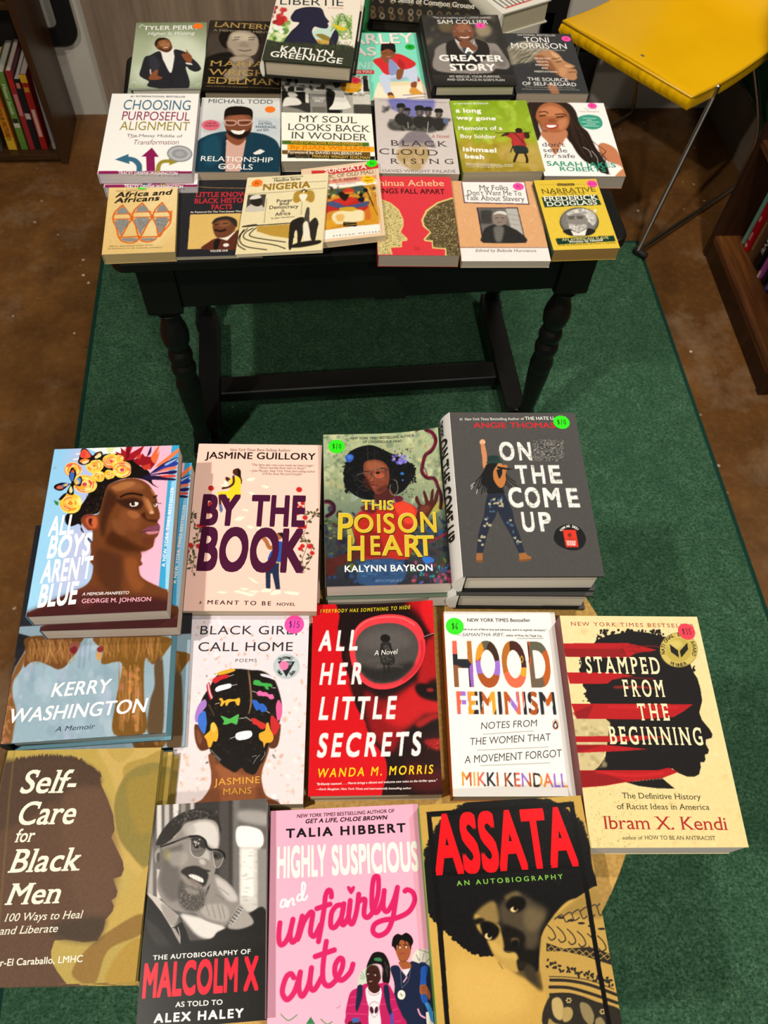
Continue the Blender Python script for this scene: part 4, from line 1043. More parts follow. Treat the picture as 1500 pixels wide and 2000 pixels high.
def art_poison(A):
    A.fr(5.556, 620, 830)
    A.G([(0, 'a4b088'), (.35, '94a07c'), (.55, '6a7a68'), (.7, '3a4040'), (1, '262830')])
    A.V(['c8cca0', 'b8b890', '8a9a78', '6a7a64', 'd0d0a8', '9aa8a0', '788c70', '5e6e5c', 'b8a878'], 240, 12, 48, 60, 20, 1400, 820, 9, .55, 5)
    A.V(['4e6450', '586a58', '6a785e'], 90, 6, 24, 60, 60, 420, 760, 3, .5, 6); A.V(['6a785e', '7a8868', 'c8c090', 'b07858'], 70, 6, 22, 1000, 40, 1380, 760, 3, .5, 7)
    A.V(['2a2a38', '1e2430', '34283c', '2c3a34', '223246', '3e3024', '5a6a2a', '28447a'], 230, 12, 52, 40, 900, 1440, 1740, 5, .85, 8)
    A.S('c8c050', '310,1150 360,1120 390,1260 350,1300', 6, .8).S('a8a440', '1230,880 1340,800 1380,860 1220,960', 6, .8).V(['8a9a3a', 'b8b040'], 20, 5, 22, 70, 1020, 180, 1260, 3, .8, 9, .4)
    A.LL('3c1420', '1190,80 1260,120 1290,200 1250,280 1180,330 1150,420 1140,500 1190,560 1270,570 1310,660 1340,760 1330,880', 40, True, 2).LL('7a1c30', '1210,90 1275,150 1270,240 1190,320 1140,430 1160,520 1260,580 1300,640', 14, True, 3)
    A.LL('5a1a2c', '1210,70 1290,140 1300,210 1240,310|1130,420 1180,480 1200,560|1080,90 1140,70 1200,80', 10, True, 1)
    A.LL('321622', '60,850 130,840 180,880 170,950 100,1000|80,1640 140,1540 230,1480 300,1400', 40, True, 3).LL('6a1c34', '80,850 140,870 165,930', 12, True, 3)
    # hair
    A.S('141517', '330,440 340,340 420,270 540,228 640,228 760,280 850,320 960,370 1050,440 1070,500 1040,570 1000,630 940,700 880,740 820,760 640,800 560,810 480,800 400,760 330,700 295,620 310,560 300,500', 2)
    A.V(['141517'], 90, 10, 22, 295, 250, 1070, 780, 0, .0, 2); A.V(['2c2e30', '222426', '0c0d0f', '34302c'], 320, 4, 12, 330, 260, 1040, 780, 2, .6, 3)
    A.V(['141517'], 60, 8, 16, 300, 420, 340, 740, 0, 1, 12); A.V(['141517'], 60, 8, 16, 980, 420, 1070, 620, 0, 1, 13)
    # shirt, arms
    A.S('b0281e', '400,1010 480,930 620,900 760,900 870,810 960,830 1060,880 1080,960 1060,1100 1000,1140 1010,1300 980,1420 900,1450 470,1460 430,1300 380,1150', 4)
    A.S('d8402c', '830,860 900,820 1000,850 1060,920 1040,1040 960,1060 880,980', 10).S('7a1a18', '480,1180 640,1160 700,1400 560,1440 470,1400', 20, .8).S('8a1e1c', '400,1150 450,1180 460,1400 420,1380', 10, .8)
    A.S('5a1e2c', '830,770 900,760 930,800 850,830', 4).S('581c28', '470,890 560,860 640,900 600,960 490,930', 8, .9)
    A.S('4e2420', '60,1500 180,1440 300,1400 440,1370 440,1440 300,1500 100,1580', 3).S('4a201c', '60,1480 160,1480 180,1620 70,1640', 6, .9)
    A.S('4a2420', '640,700 760,680 830,740 820,800 760,860 660,870 620,800', 6)
    A.S('4a211c', '1060,770 1085,760 1110,830 1140,850 1165,830 1145,720 1165,700 1200,790 1215,800 1235,690 1262,690 1255,800 1290,690 1312,700 1300,800 1240,900 1190,980 1120,1100 1060,1000 1090,880 1060,810', 2).S('7a3c2c', '1110,880 1180,850 1220,880 1160,960 1110,980', 14, .7)
    # face
    A.S('7a3e2c', '520,420 600,380 700,385 770,440 790,540 775,640 720,720 650,745 600,700 560,640 520,560', 4)
    A.S('9a5a3e', '560,410 660,395 740,440 730,480 600,500 550,470', 14, .8).S('b05a40', '620,520 720,520 740,570 700,590 640,580', 8, .8).S('3a1c18', '520,560 560,600 600,700 540,690 500,620', 12, .9)
    A.S('8e4a34', '565,540 610,560 620,610 575,610', 5).S('3c1a16', '575,610 600,616 620,605 600,622', 3)
    A.S('6a2a28', '580,650 620,642 665,650 640,672 600,676', 3).S('a86052', '590,662 640,662 620,680', 3, .7).S('50261e', '640,700 760,640 770,660 700,730', 12, .8)
    A.LL('1c100e', '660,480 720,465 760,480|520,510 570,505', 8, True, 1).E('1a1210', 665, 518, 24, 13, -6, 2).E('1a1210', 520, 568, 20, 10, -4, 3, .8)
    A.LL('3a3230', '600,500 640,480 700,474 745,490 745,550 700,580 640,578 605,540 600,505|440,545 500,530 580,530 590,560 560,610 500,620 455,600 435,560|585,535 605,520|745,495 790,480', 7, True, 1).LL('a89a90', '440,545 500,526 580,526|610,498 660,476 740,486', 2.5)
    A.LL('c8c0a0', '800,640 790,690 805,740 835,752 865,720 875,670 860,600 830,590', 4).LL('9a9a98', '440,690 470,670 520,665 570,700|430,720 450,780 520,800|560,240 565,420|640,260 640,700|480,700 560,720', 2.5, True, 1, .5)
    A.S('2d55b0', '325,350 360,325 400,330 415,360 395,395 360,412 330,395', 2).S('4a7ad0', '340,350 380,335 400,360 365,380', 4, .8)
    A.V(['7a70c8', '8c84d8', '5a50a8'], 16, 14, 30, 800, 325, 960, 410, 2, .9, 4).E('d8d0a0', 847, 362, 8, 8, 0, 1).E('2f70c0', 926, 520, 20, 14, 0, 2).E('3a78c8', 930, 590, 10, 8, 0, 2)
    A.S('2c4a72', '440,1490 620,1450 780,1440 900,1480 930,1560 900,1680 700,1740 420,1720', 10).V(['3a5c8c', '22385c', '48709c'], 50, 10, 40, 440, 1470, 900, 1720, 6, .6, 5, .4)
    A.S('2a6ac0', '1110,1420 1160,1400 1240,1440 1220,1480 1150,1490', 2).V(['2a9ac0', '3060c0', '48b0a0', 'c04a70', '7a2a4a'], 40, 8, 26, 1010, 1480, 1420, 1700, 3, .8, 15).V(['b04a70', '8a3048'], 20, 8, 24, 1280, 1560, 1430, 1690, 3, .8, 16)
    A.LL('2a3a2c', '1300,1400 1280,1540 1340,1680|1430,1300 1340,1420 1310,1560', 16, True, 2).L('7a2434', '1200,1250 1300,1200 1420,1140', 26, True, 4)
    A.N(.03, 2)
    gold, dark = 'e6cf4a', '6a5a14'
    for dx, dy, c, z in ((6, 7, '33270a', 0), (-4, -5, 'f0e690', 1.5), (0, 0, 'd2b62e', 4)):
        A.T('THIS', 478 + dx, 924 + dy, 832 + dx, 918 + dy, 100, c, 'b', z=z)
        A.T('P', 190 + dx, 1250 + dy, 372 + dx, 1250 + dy, 280, c, 'b', z=z).T('O', 380 + dx, 1172 + dy, 610 + dx, 1168 + dy, 190, c, 'b', z=z).T('I', 628 + dx, 1170 + dy, 694 + dx, 1168 + dy, 196, c, 'b', z=z).T('S', 706 + dx, 1172 + dy, 840 + dx, 1168 + dy, 206, c, 'b', z=z).T('O', 862 + dx, 1162 + dy, 1090 + dx, 1156 + dy, 206, c, 'b', z=z).T('N', 1100 + dx, 1152 + dy, 1304 + dx, 1148 + dy, 214, c, 'b', z=z)
        A.T('H', 290 + dx, 1484 + dy, 510 + dx, 1480 + dy, 268, c, 'b', z=z).T('E', 550 + dx, 1414 + dy, 672 + dx, 1410 + dy, 202, c, 'b', z=z).T('A', 690 + dx, 1416 + dy, 906 + dx, 1412 + dy, 214, c, 'b', z=z).T('R', 914 + dx, 1424 + dy, 1124 + dx, 1420 + dy, 232, c, 'b', z=z).T('T', 1062 + dx, 1410 + dy, 1262 + dx, 1404 + dy, 214, c, 'b', z=z)
    A.T('KALYNN BAYRON', 262, 1606, 1236, 1570, 70, 'f0f0ee', 'b').T('BLOOMSBURY', 598, 1708, 890, 1702, 28, '6a80a8', '')
    A.T('NEW YORK TIMES', 378, 166, 682, 156, 25, '34362c', 'bi').T('BESTSELLING AUTHOR', 694, 152, 1068, 136, 25, '34362c', 'b').T('OF CINDERELLA IS DEAD', 512, 200, 934, 186, 25, '34362c', 'bi')
book('poison', 'garden-green paperback with gold foil title and curly-haired woman in glasses', [(637, 852), (857, 842), (879.5, 1136), (629.7, 1149)], .773, .0255, '8a947a', art_poison, spine='4a5a4a', back='3c4038', pages='d6cfc4', finish='gloss', group=GF,
     lift=lambda u, v: .011 * np.clip(u - .45, 0, 1) ** 2 * np.clip(v - .5, 0, 1) ** 2 * 13, stickers=[(662, 874, .0098, GREEN_ST, '$10', '1a4a10')])

def art_bythe(A):
    A.fr(4.6875, 330, 840)
    A.G([(0, 'f6cdbe'), (1, 'f4c8ba')])
    leaf = '4e4c30'
    def vine(pts, n, seed, sx):
        A.L(leaf, pts, 5); r = np.random.RandomState(seed); c = catmull(pts_of(pts), False, 8)
        for k in range(n):
            x, y = c[int(r.uniform(0, len(c) - 1))]; a = r.uniform(0, 6.28); d = r.uniform(18, 46)
            A.L(leaf, [(x, y), (x + d * math.cos(a), y + d * math.sin(a) * .8)], 3, False); A.E(leaf, x + d * math.cos(a), y + d * math.sin(a) * .8, 17, 9, math.degrees(a) + 20)
    pl = '471334'
    A.T('BY', 270, 872, 636, 872, 262, pl, 'Xw').T('THE', 748, 874, 1250, 874, 262, pl, 'Xw').T('BOOK', 232, 1282, 1226, 1286, 366, pl, 'Xw')
    vine('205,1310 225,1200 215,1100 260,1000 285,900 300,800 345,640', 24, 1, 1); vine('1228,1300 1215,1180 1260,1050 1230,960 1260,860 1250,740 1235,620', 24, 2, 1); vine('240,880 210,800 230,750', 9, 3, 1); vine('1260,840 1330,790 1350,760', 8, 4, 1); vine('200,1080 170,1150 200,1250', 8, 5, 1); vine('1290,1060 1300,1150 1240,1240', 8, 6, 1)
    for x, y, r in ((392, 540, 28), (335, 668, 20), (388, 684, 24), (350, 704, 20), (365, 756, 24), (300, 886, 26), (325, 884, 22), (270, 886, 18), (196, 1066, 26), (272, 1074, 26), (160, 1126, 22), (1198, 546, 28), (1228, 670, 20), (1172, 686, 22), (1208, 708, 20), (1182, 758, 24), (1246, 800, 24), (1200, 886, 24), (1240, 884, 22), (1284, 1060, 26), (1218, 1058, 22), (1196, 1084, 20), (1304, 1120, 22), (612, 1222, 17)):
        A.E('c42a26', x, y, r, r * .88); A.L('8e1a1a', [(x - r * .5, y), (x, y + r * .3), (x + r * .5, y - r * .2)], 3, True, 0, .7)
    for p in ('715,465 745,442 805,442 770,475', '850,515 880,508 928,522 900,540', '735,575 765,570 815,600 770,606', '672,738 690,726 740,738 715,750', '598,832 640,798 700,798 660,836', '712,885 750,878 790,900 750,908', '812,890 850,905 858,950 830,960', '718,1348 760,1360 820,1405 770,1392', '430,1492 470,1478 530,1488 500,1500', '580,1482 620,1468 720,1488 660,1500', '635,1455 680,1444 730,1456 690,1466', '720,1475 760,1466 825,1476 780,1490', '665,1500 720,1490 790,1502 740,1522', '1035,1475 1080,1468 1180,1476 1170,1500 1100,1498'): A.P('f4efd8', p)
    A.S('3a1a12', '600,370 640,355 665,375 670,430 680,470 670,500 650,440 620,420 595,400', 1).E('4a2416', 622, 392, 24, 30).S('16100e', '640,360 668,380 662,440 675,500 648,440', 2)
    A.S('e8d02a', '565,465 600,440 640,430 668,470 664,560 666,600 610,620 560,655 540,610 460,605 452,580 490,570 560,555', 1)
    A.LL('4a2416', '600,430 600,490 560,525 500,540|545,470 535,445 560,455', 22); A.P('f4efd8', '475,510 510,505 560,520 520,528').P('f4efd8', '510,470 540,470 548,515 520,510')
    A.LL('4a2416', '470,610 475,690 480,740|552,640 545,700', 24); A.P('5a6aa0', '462,690 490,690 500,740 480,770').P('d8d0c0', '500,740 530,730 520,770 470,808 480,770')
    A.E('a8683c', 1006, 972, 30, 34).S('16181c', '1000,945 1040,940 1060,970 1045,1010 1030,980 1010,960', 1).S('2a1a14', '970,985 1000,1000 1010,1005 985,1000', 1)
    A.S('2650a8', '970,1030 1010,1015 1050,1040 1040,1110 1015,1215 905,1205 920,1130 950,1090', 1).P('d8b840', '905,1196 1018,1208 1016,1218 903,1206')
    A.LL('a8683c', '978,1070 920,1075 890,1020 850,970', 38); A.P('1e2c48', '888,1212 1005,1220 1000,1310 1010,1450 970,1455 940,1310 925,1310 922,1448 880,1446 880,1310')
    A.P('f0ead8', '830,1470 880,1445 928,1450 928,1475 850,1482').P('f0ead8', '915,1495 965,1458 1015,1462 1014,1490 930,1508')
    A.T('JASMINE GUILLORY', 346, 264, 1354, 272, 60, '1c1416', 'b').T('New York Times', 568, 194, 806, 194, 24, '4a3430', 'si').T('Best-Selling Author', 818, 194, 1128, 198, 24, '4a3430', 's')
    A.T('"This fairy-tale rom-com made my heart magic!', 762, 330, 1336, 334, 20, '5a4640', 'si').T('Swoon-worthy from start to finish!"', 836, 356, 1262, 360, 20, '5a4640', 'si').T('—Julie Murphy, New York Times best-selling author', 744, 384, 1346, 388, 20, '5a4640', 'si').T("of If the Shoe Fits and Dumplin'", 860, 412, 1228, 414, 20, '5a4640', 'si')
    A.T('A', 266, 1602, 290, 1602, 26, '3a2a2c', 'b').T('MEANT TO BE', 338, 1602, 926, 1602, 36, '3a2a2c', 'b').T('NOVEL', 974, 1602, 1146, 1600, 26, '3a2a2c', 'b')
book('bythe', 'peach paperback with plum title, rose vines and man in blue shirt, upper copy', [(391, 867), (632, 869), (615, 1191), (345, 1196)], .787, .0187, 'f2cfba', art_bythe, spine='e0b8a4', back='d8b09c', pages='c4b49c', group=GF, finish='satin')

def art_kerry(A):
    A.fr(4.412, 0, 1230)
    A.G([(0, '2a2a2e'), (.45, '2c2c30'), (.55, '8aa4b4'), (1, '98acbc')])
    A.R('8fa9b9', -80, -1000, 1500, 1100)
    A.G([(0, '26262a'), (1, '2a2a2e')], y0=0, y1=.5)
    A.R('8fa9b9', -50, 60, 1500, 1100).V(['a0b8c8', '86a0b0', 'a8b0cc', '7e9aac', 'b0c0d0'], 130, 14, 60, 100, 80, 1300, 1000, 10, .45, 4, 2.2)
    A.LL('7088a0', '700,90 690,200 680,320|740,90 730,240 720,340|780,100 770,260', 12, True, 6, .6)
    A.S('222226', '-100,60 270,60 230,150 200,210 130,330 90,440 10,560 -150,700', 3)
    hair = ['8a5a2c', 'a8703a', 'c08a50', '6a4420', 'd0a068']
    A.S('6a4422', '250,60 690,60 680,130 655,200 600,260 570,310 500,340 430,310 330,272 260,285 210,320 220,180', 5)
    A.S('7a5028', '225,190 190,330 120,440 110,560 140,700 120,860 80,1000 -100,1000 -60,700 0,580 90,440 150,300', 6)
    A.S('74501f', '830,60 1440,60 1420,200 1330,290 1300,290 1260,240 1240,320 1240,600 1250,880 980,895 1000,600 1050,290 880,295 885,180', 5)
    A.S('5a4630', '1330,290 1400,260 1400,880 1270,880 1290,620 1330,480', 8)
    r = np.random.RandomState(5)
    for k in range(110):
        x = r.uniform(240, 620); A.L(hair[r.randint(5)], [(x, 70 + r.uniform(0, 40)), (x + r.uniform(-20, 30), 150), (x + r.uniform(-60, 40) * .8 + 20, r.uniform(210, 300))], r.uniform(3, 8), True, 2, .5)
        y = r.uniform(240, 960); A.L(hair[r.randint(5)], [(60 - (y - 240) * .08 + r.uniform(-40, 60) + max(0, 430 - y) * .3, y), (30 + r.uniform(-60, 60) + max(0, 430 - y) * .3, y + r.uniform(40, 90))], r.uniform(3, 9), True, 3, .5)
        x = r.uniform(860, 1390); A.L(hair[r.randint(5)], [(x, 70), (x + r.uniform(-20, 20), 150), (x + r.uniform(-30, 30), r.uniform(180, 280))], r.uniform(3, 8), True, 2, .5)
        x = r.uniform(1010, 1220); A.L(hair[r.randint(5)], [(x, r.uniform(280, 800)), (x + r.uniform(-14, 14), r.uniform(500, 880))], r.uniform(4, 10), True, 3, .45)
    A.S('8a5040', '600,130 650,100 690,110 685,150 650,210 610,220', 5, .9).S('6a1e28', '605,160 650,140 665,170 640,205 610,190', 5).S('7a2a2c', '835,160 880,140 890,180 850,195', 4).S('c89050', '830,210 850,190 870,230 845,270', 5)
    A.S('9cb6c8', '210,320 260,285 330,272 430,310 520,340 600,300 700,330 1030,300 1000,600 990,760 960,900 120,980 140,820 130,640 110,520 130,420', 0, .0)
    A.V(['d08a48', 'c87a40', 'b87060'], 30, 8, 22, 1040, 320, 1220, 860, 5, .5, 6, 1.6); A.V(['b87868', 'c89078'], 26, 10, 26, -40, 560, 110, 980, 6, .5, 7)
    A.N(.015)
    A.T('KERRY', 428, 580, 936, 540, 112, 'f6f6f4', 'ib').T('WASHINGTON', 60, 806, 1262, 706, 114, 'f6f6f4', 'ib').T('A Memoir', 474, 880, 812, 852, 42, '2c3a4c', 'i')
book('kerry', 'blue-grey hardcover with long golden hair strands under the flower-crown paperback', quad_bottom((1.6, 1453), (324, 1431), .765, .236), .765, .0285, '8aa4b4', art_kerry, 'hc', spine='26262a', back='5f8fa0', pages='b8c8c8', group=GF, finish='gloss')

def art_allboys(A):
    A.fr(3.175, 0, 850)
    A.G([(0, '8cc4ec'), (1, '9ad0f0')]); 
    A.S('b8b8e0', '520,60 640,300 600,500 590,700 560,900 480,960 340,1000 260,1120 330,900 400,700 460,480 480,300 440,150', 60, .8)
    A.P('f0b2cc', '700,40 1080,40 1060,300 1030,700 1010,960 860,900 800,600')
    A.P('3aa0d0', '1066,60 1120,60 1060,300 1035,560 1020,1100 985,925 1040,280')
    A.fr(5.769, 100, 860)
    A.S('f2f4ea', '430,70 500,95 620,60 840,70 760,160 640,150 560,140 470,110', 3).S('c8d890', '640,70 740,60 720,110 660,150', 10, .8).LL('f2f4ea', '300,155 340,150|270,215 330,205|440,80 420,110', 14)
    # hair
    A.S('17110f', '500,480 560,200 700,150 900,180 1000,280 1100,340 1130,410 1150,480 1212,525 1150,500 1080,450 960,420 820,430 700,470 640,520 600,640 560,780 500,820 420,830 360,880 350,940 340,1000 400,1060 470,1140 470,1160 400,1080 330,940 270,950 220,960 170,920 180,830 330,740 420,620', 2)
    A.V(['2c2018', '3a2a20', '0e0a09'], 120, 6, 20, 400, 480, 640, 820, 4, .6, 3)
    # feathers and leaves
    A.P('9a1a24', '735,125 800,150 795,80 850,130 860,55 930,70 900,150 1060,60 1010,160 930,220 830,230 760,180').P('701018', '850,220 870,60 900,70 890,190').P('8e1620', '930,230 1040,150 1060,180 1160,190 1180,260 1120,330 1040,290 980,270').P('c03a2a', '1020,290 1120,260 1130,320 1060,330').P('c83a34', '960,180 1040,150 1000,220')
    for c, p in (('e0683c', '1130,190 1220,60 1200,160 1230,120 1180,260'), ('e8784c', '1180,290 1290,200 1430,95 1425,140 1260,270'), ('2c1f52', '1085,180 1130,70 1130,140'), ('2a2460', '1110,380 1260,260 1420,190 1415,225 1260,310'), ('2a3a9a', '1160,370 1300,270 1415,240 1410,280 1270,320'), ('e0785c', '1180,360 1290,310 1405,290 1400,320 1280,340'), ('28184a', '1040,390 1180,370 1395,335 1390,370 1240,380'), ('d84838', '1180,400 1300,385 1395,385 1390,410 1260,412'), ('231a3c', '1030,410 1160,390 1300,415 1390,425 1385,445 1200,440 1100,440'), ('8ab0e0', '1290,260 1420,200 1415,215 1300,280')): A.S(c, p)
    # face
    A.S('6a3a1e', '640,520 700,470 800,440 920,420 1020,440 1100,490 1150,560 1190,640 1205,740 1225,810 1222,870 1190,890 1225,950 1218,1010 1200,1060 1165,1100 1150,1180 1080,1225 990,1245 980,1300 1000,1400 480,1400 475,1150 470,1000 420,1000 350,920 350,860 420,820 520,830 560,780 600,640', 3)
    A.fr(3.175, 0, 850)
    A.S('6a3a1e', '585,640 860,700 862,820 890,880 1010,940 1040,960 1040,1120 190,1140 260,1060 420,980 540,920 580,820', 3)
    A.S('4a2818', '600,700 700,720 760,760 740,1000 660,960 600,860', 24, .8).S('8a4c26', '780,760 850,760 860,860 900,920 840,960 790,880', 16, .8).S('3c1a1e', '190,1140 260,1060 460,980 700,990 1040,1010 1040,1120', 24, .9).S('5a2c28', '420,1000 560,930 640,980 520,1080', 20, .6)
    A.fr(5.769, 100, 860)
    A.S('8a5230', '660,520 760,470 900,450 1010,470 1050,540 900,560 760,580 680,620', 26, .9).S('a8744a', '780,480 900,460 960,480 860,520', 20, .7).S('3e2012', '640,560 700,560 760,660 700,760 640,900 600,1080 560,1000 570,820', 26, .9)
    A.S('7e4828', '820,760 960,780 1020,880 960,1000 840,960 780,860', 30, .8).S('9a6038', '900,790 980,800 990,850 920,850', 16, .8).S('42210f', '700,1000 860,1100 1000,1180 1100,1200 1000,1240 800,1230 620,1140', 30, .9)
    A.S('a86a40', '1040,620 1110,680 1150,790 1110,800 1060,720', 16, .8).S('d8a888', '1110,790 1150,780 1160,810 1120,815', 6, .9).S('3a1a10', '1020,830 1060,800 1080,870 1150,880 1210,880 1180,910 1080,890', 9, .9).S('50301c', '1140,560 1180,640 1200,740 1170,660', 10, .8)
    A.LL('1c0f0a', '790,630 850,600 930,590 1030,610|1160,630 1190,615', 22, True, 4); A.S('2a1610', '740,670 830,650 950,640 1040,690 1010,760 930,770 830,740', 16, .8)
    A.S('e4dcd2', '890,705 930,685 985,690 975,725 915,735', 2).E('2a1a12', 930, 705, 24, 22, 0, 2).E('e8e0d8', 955, 700, 10, 8, 0, 2).S('d8d0c8', '1160,710 1200,700 1190,730 1168,735', 2).E('2a1a12', 1172, 715, 9, 11, 0, 1).LL('1c0f0a', '860,700 920,680 990,680|1150,690 1240,700', 7, True, 1)
    A.S('7a4058', '1020,1020 1080,970 1150,950 1215,935 1225,975 1205,1000 1120,1005 1060,1030', 4).S('c07a8a', '1070,1020 1140,1000 1205,1000 1200,1030 1110,1045', 6).L('2a1210', '1015,1025 1080,1005 1150,1005 1210,995', 7, True, 2).S('5a2c1c', '1020,1090 1120,1080 1170,1090 1150,1150 1060,1160', 14, .6)
    A.S('8a3e24', '360,880 420,835 520,840 545,920 540,980 490,1000 420,1000 370,930', 4).S('c8643a', '400,880 450,850 520,860 520,960 470,980 420,950', 10, .9).S('3a1418', '430,880 470,870 460,930 480,960 440,940', 8).L('7a2a4a', '360,900 400,850 470,835', 12, True, 5)
    A.S('a56a3c', '700,520 820,470 940,465 900,520 760,560', 10, .8).S('b87a48', '1080,640 1120,690 1150,770 1125,790 1090,720', 8, .8).S('9a5c34', '880,780 960,800 1000,840 940,870 870,830', 10, .8).S('a8683c', '1120,540 1160,570 1180,620 1150,600', 6, .8).S('7e4a2a', '690,900 780,880 860,980 820,1060 730,1020', 22, .7).L('c89a70', '1130,770 1140,800', 10, True, 3, .8)
    # roses
    def rose(x, y, r, o='e8b41c', inn='d85a3a', seed=1):
        q = np.random.RandomState(seed); A.S('f0d060', [(x + r * (1 + q.uniform(-.12, .12)) * math.cos(t), y + r * .85 * (1 + q.uniform(-.12, .12)) * math.sin(t)) for t in np.linspace(0, 6.28, 10, endpoint=False)], 1)
        for k in range(7):
            t0 = q.uniform(0, 6.28); rr = r * (.9 - .11 * k)
            A.L((o, inn, 'f6e08a', 'b83a5a', 'f0c030', 'd87a20', 'f8ecc0')[k % 7], [(x + rr * math.cos(t0 + u), y + rr * .82 * math.sin(t0 + u)) for u in np.linspace(0, 3.4, 6)], r * .13, True, 1.5, .75)
        for k in range(9): t0 = q.uniform(0, 6.28); rr = r * q.uniform(.35, .95); A.S(('f8e890', o, inn, 'f0b030')[k % 4], [(x + rr * math.cos(t0 + u) * w, y + rr * .8 * math.sin(t0 + u) * w) for u, w in ((-.5, 1), (0, 1.08), (.5, 1), (.3, .72), (-.3, .72))], 2, .75)
        A.E(inn, x, y, r * .22, r * .18, 0, 2)
    for k, (x, y, r, o, i) in enumerate(((260, 330, 100, 'e87a40', 'd83a50'), (390, 490, 125, 'e8a020', 'c8404a'), (225, 700, 135, 'f0c830', 'd8801c'), (500, 285, 95, 'f0c840', 'd87a2a'), (545, 400, 75, 'e8c828', 'c89018'), (690, 235, 95, 'e87048', 'd83a4a'), (810, 330, 110, 'e8783c', 'c83a5a'), (665, 380, 62, 'f0c830', 'd89a20'), (780, 205, 50, 'f0c030', 'e08a3a'))): rose(x, y, r, o, i, k + 3)
    A.P('2f7a3a', '40,665 95,690 85,730 55,710').S('141214', '95,660 150,600 190,590 130,660', 1)
    A.S('16100f', '240,480 215,400 235,320 265,305 300,370 270,460 340,400 362,440 340,510 270,500 265,600 205,600 190,570 230,490 130,560 50,540 55,500 140,470', 1)
    for c, p in (('3a68b8', '235,440 225,390 245,340 275,370 260,450'), ('c8503a', '240,350 262,325 280,360'), ('5a88c8', '280,460 330,415 350,445 330,490'), ('d8b868', '275,470 310,440 330,470 300,495'), ('e8d890', '215,560 235,510 255,560 235,590'), ('4a78b8', '120,510 180,475 220,485 160,520'), ('c8604a', '70,525 110,500 150,530 100,545'), ('d8a85a', '150,500 200,480 190,510')): A.S(c, p, 1)
    A.S('1c1210', '330,200 345,150 365,95 420,100 480,170 520,140 580,125 595,170 560,215 480,225 440,260 370,275 320,250', 1)
    for c, p in (('e0583a', '345,185 370,110 420,115 465,180 420,200'), ('e8843c', '335,230 400,205 450,225 390,262'), ('d8403a', '350,160 380,120 410,150 380,190'), ('e8d8a0', '510,180 570,150 575,180 520,205'), ('e89a5a', '520,160 570,135 560,155'), ('f0d0a0', '360,245 420,225 440,240 390,265')): A.S(c, p, 1)
    A.E('8ab0d0', 58, 310, 22, 18, -20, 4, .8)
    A.N(.012)
    A.fr(3.175, 0, 850)
    for t, x0, y0, x1, y1, h in (('ALL', 300, 620, 460, 602, 110), ('BOYS', 282, 760, 556, 735, 128), ("AREN'T", 246, 916, 562, 880, 128), ('BLUE', 218, 1072, 470, 1042, 130)): A.T(t, x0, y0, x1, y1, h, 'f8f8fa', 'Bi')
    A.T('A MEMOIR-MANIFESTO', 508, 994, 800, 980, 18, 'e8e0e0', 'bi').T('GEORGE M. JOHNSON', 502, 1042, 940, 1022, 26, 'e8a8b8', 'b')
    A.T('A NEW YORK TIMES BESTSELLER', 1024, 806, 1080, 318, 19, 'f4f8fa', 'b')
book('allboys', 'sky-blue and pink paperback of a man wearing a flower crown, upper copy', [(110, 877), (350, 870), (326, 1190), (47, 1208)], .721, .0215, '8cc4ec', art_allboys, spine='6aa0c8', back='5a3a3c', pages='c8bcae', finish='gloss', group=GF)

def art_self(A):
    A.fr(2.679, 0, 1440)
    A.G([(0, 'b0984a'), (.5, 'b8a058'), (1, 'ac964c')])
    A.S('bfa25a', '520,30 860,30 800,200 780,420 770,700 620,600 560,450 600,240', 10).S('a68c44', '640,170 760,90 860,60 860,260 700,300 620,440 700,600 800,700 780,500', 4).S('b59a50', '540,30 620,120 700,60 650,30', 4)
    A.S('87783c', '600,300 680,160 840,120 800,330 780,640 660,560 610,460', 6).S('947e38', '660,230 760,180 850,160 830,400 720,470', 14)
    A.S('b99c50', '560,900 700,720 800,640 760,900 540,1010 320,1060', 6).S('8a6a34', '360,1240 420,1120 560,1000 740,900 740,1010 560,1100 480,1290', 4).S('a8883c', '540,1290 620,1110 740,1040 720,1290', 5)
    A.P('5a4131', '-60,170 60,150 120,130 200,118 300,105 420,118 490,150 520,180 530,235 560,300 590,380 598,460 580,500 610,560 640,620 646,665 632,700 590,715 600,750 612,780 604,812 578,830 592,860 584,890 545,935 535,990 500,1050 430,1058 330,1045 270,1050 250,1110 250,1160 280,1220 330,1290 -300,1330', 1)
    r = np.random.RandomState(3)
    for k in range(46):
        t = k / 45; x = 100 + 420 * t; y = 128 - 26 * math.sin(math.pi * t) + (52 * max(t - .75, 0) * 4 if t > .75 else 0)
        A.P('4a382a', [(x - 9, y + 20), (x + r.uniform(-4, 12), y - r.uniform(4, 14)), (x + 12, y + 18)])
    A.S('48362a', '-60,170 120,128 300,105 480,145 530,235 420,250 330,300 320,400 280,330 150,420 -60,480', 18, .8).S('644a38', '330,300 520,260 590,420 620,640 560,900 420,900 330,600', 30, .6).S('3a3228', '260,960 530,920 530,1000 480,1056 300,1040', 22, .7)
    A.L('7d6a3a', '100,60 60,330 -60,1330', 8, False, 3, .6)
    A.N(.035, 2)
    w = 'ece6d4'
    for t, x0, y0, x1, y1, h in (('Self-', 106, 292, 392, 278, 106), ('Care', 82, 450, 386, 434, 108), ('for', 78, 538, 172, 532, 62), ('Black', 36, 694, 396, 674, 112), ('Men', 14, 862, 300, 848, 104)): A.T(t, x0, y0, x1, y1, h, w, 'bsi')
    A.T('100 Ways to Heal', 0, 952, 418, 928, 40, w, 'si').T('and Liberate', -24, 1022, 286, 1004, 40, w, 'si').T('Jor-El Caraballo, LMHC', -66, 1194, 420, 1168, 36, w, 'b')
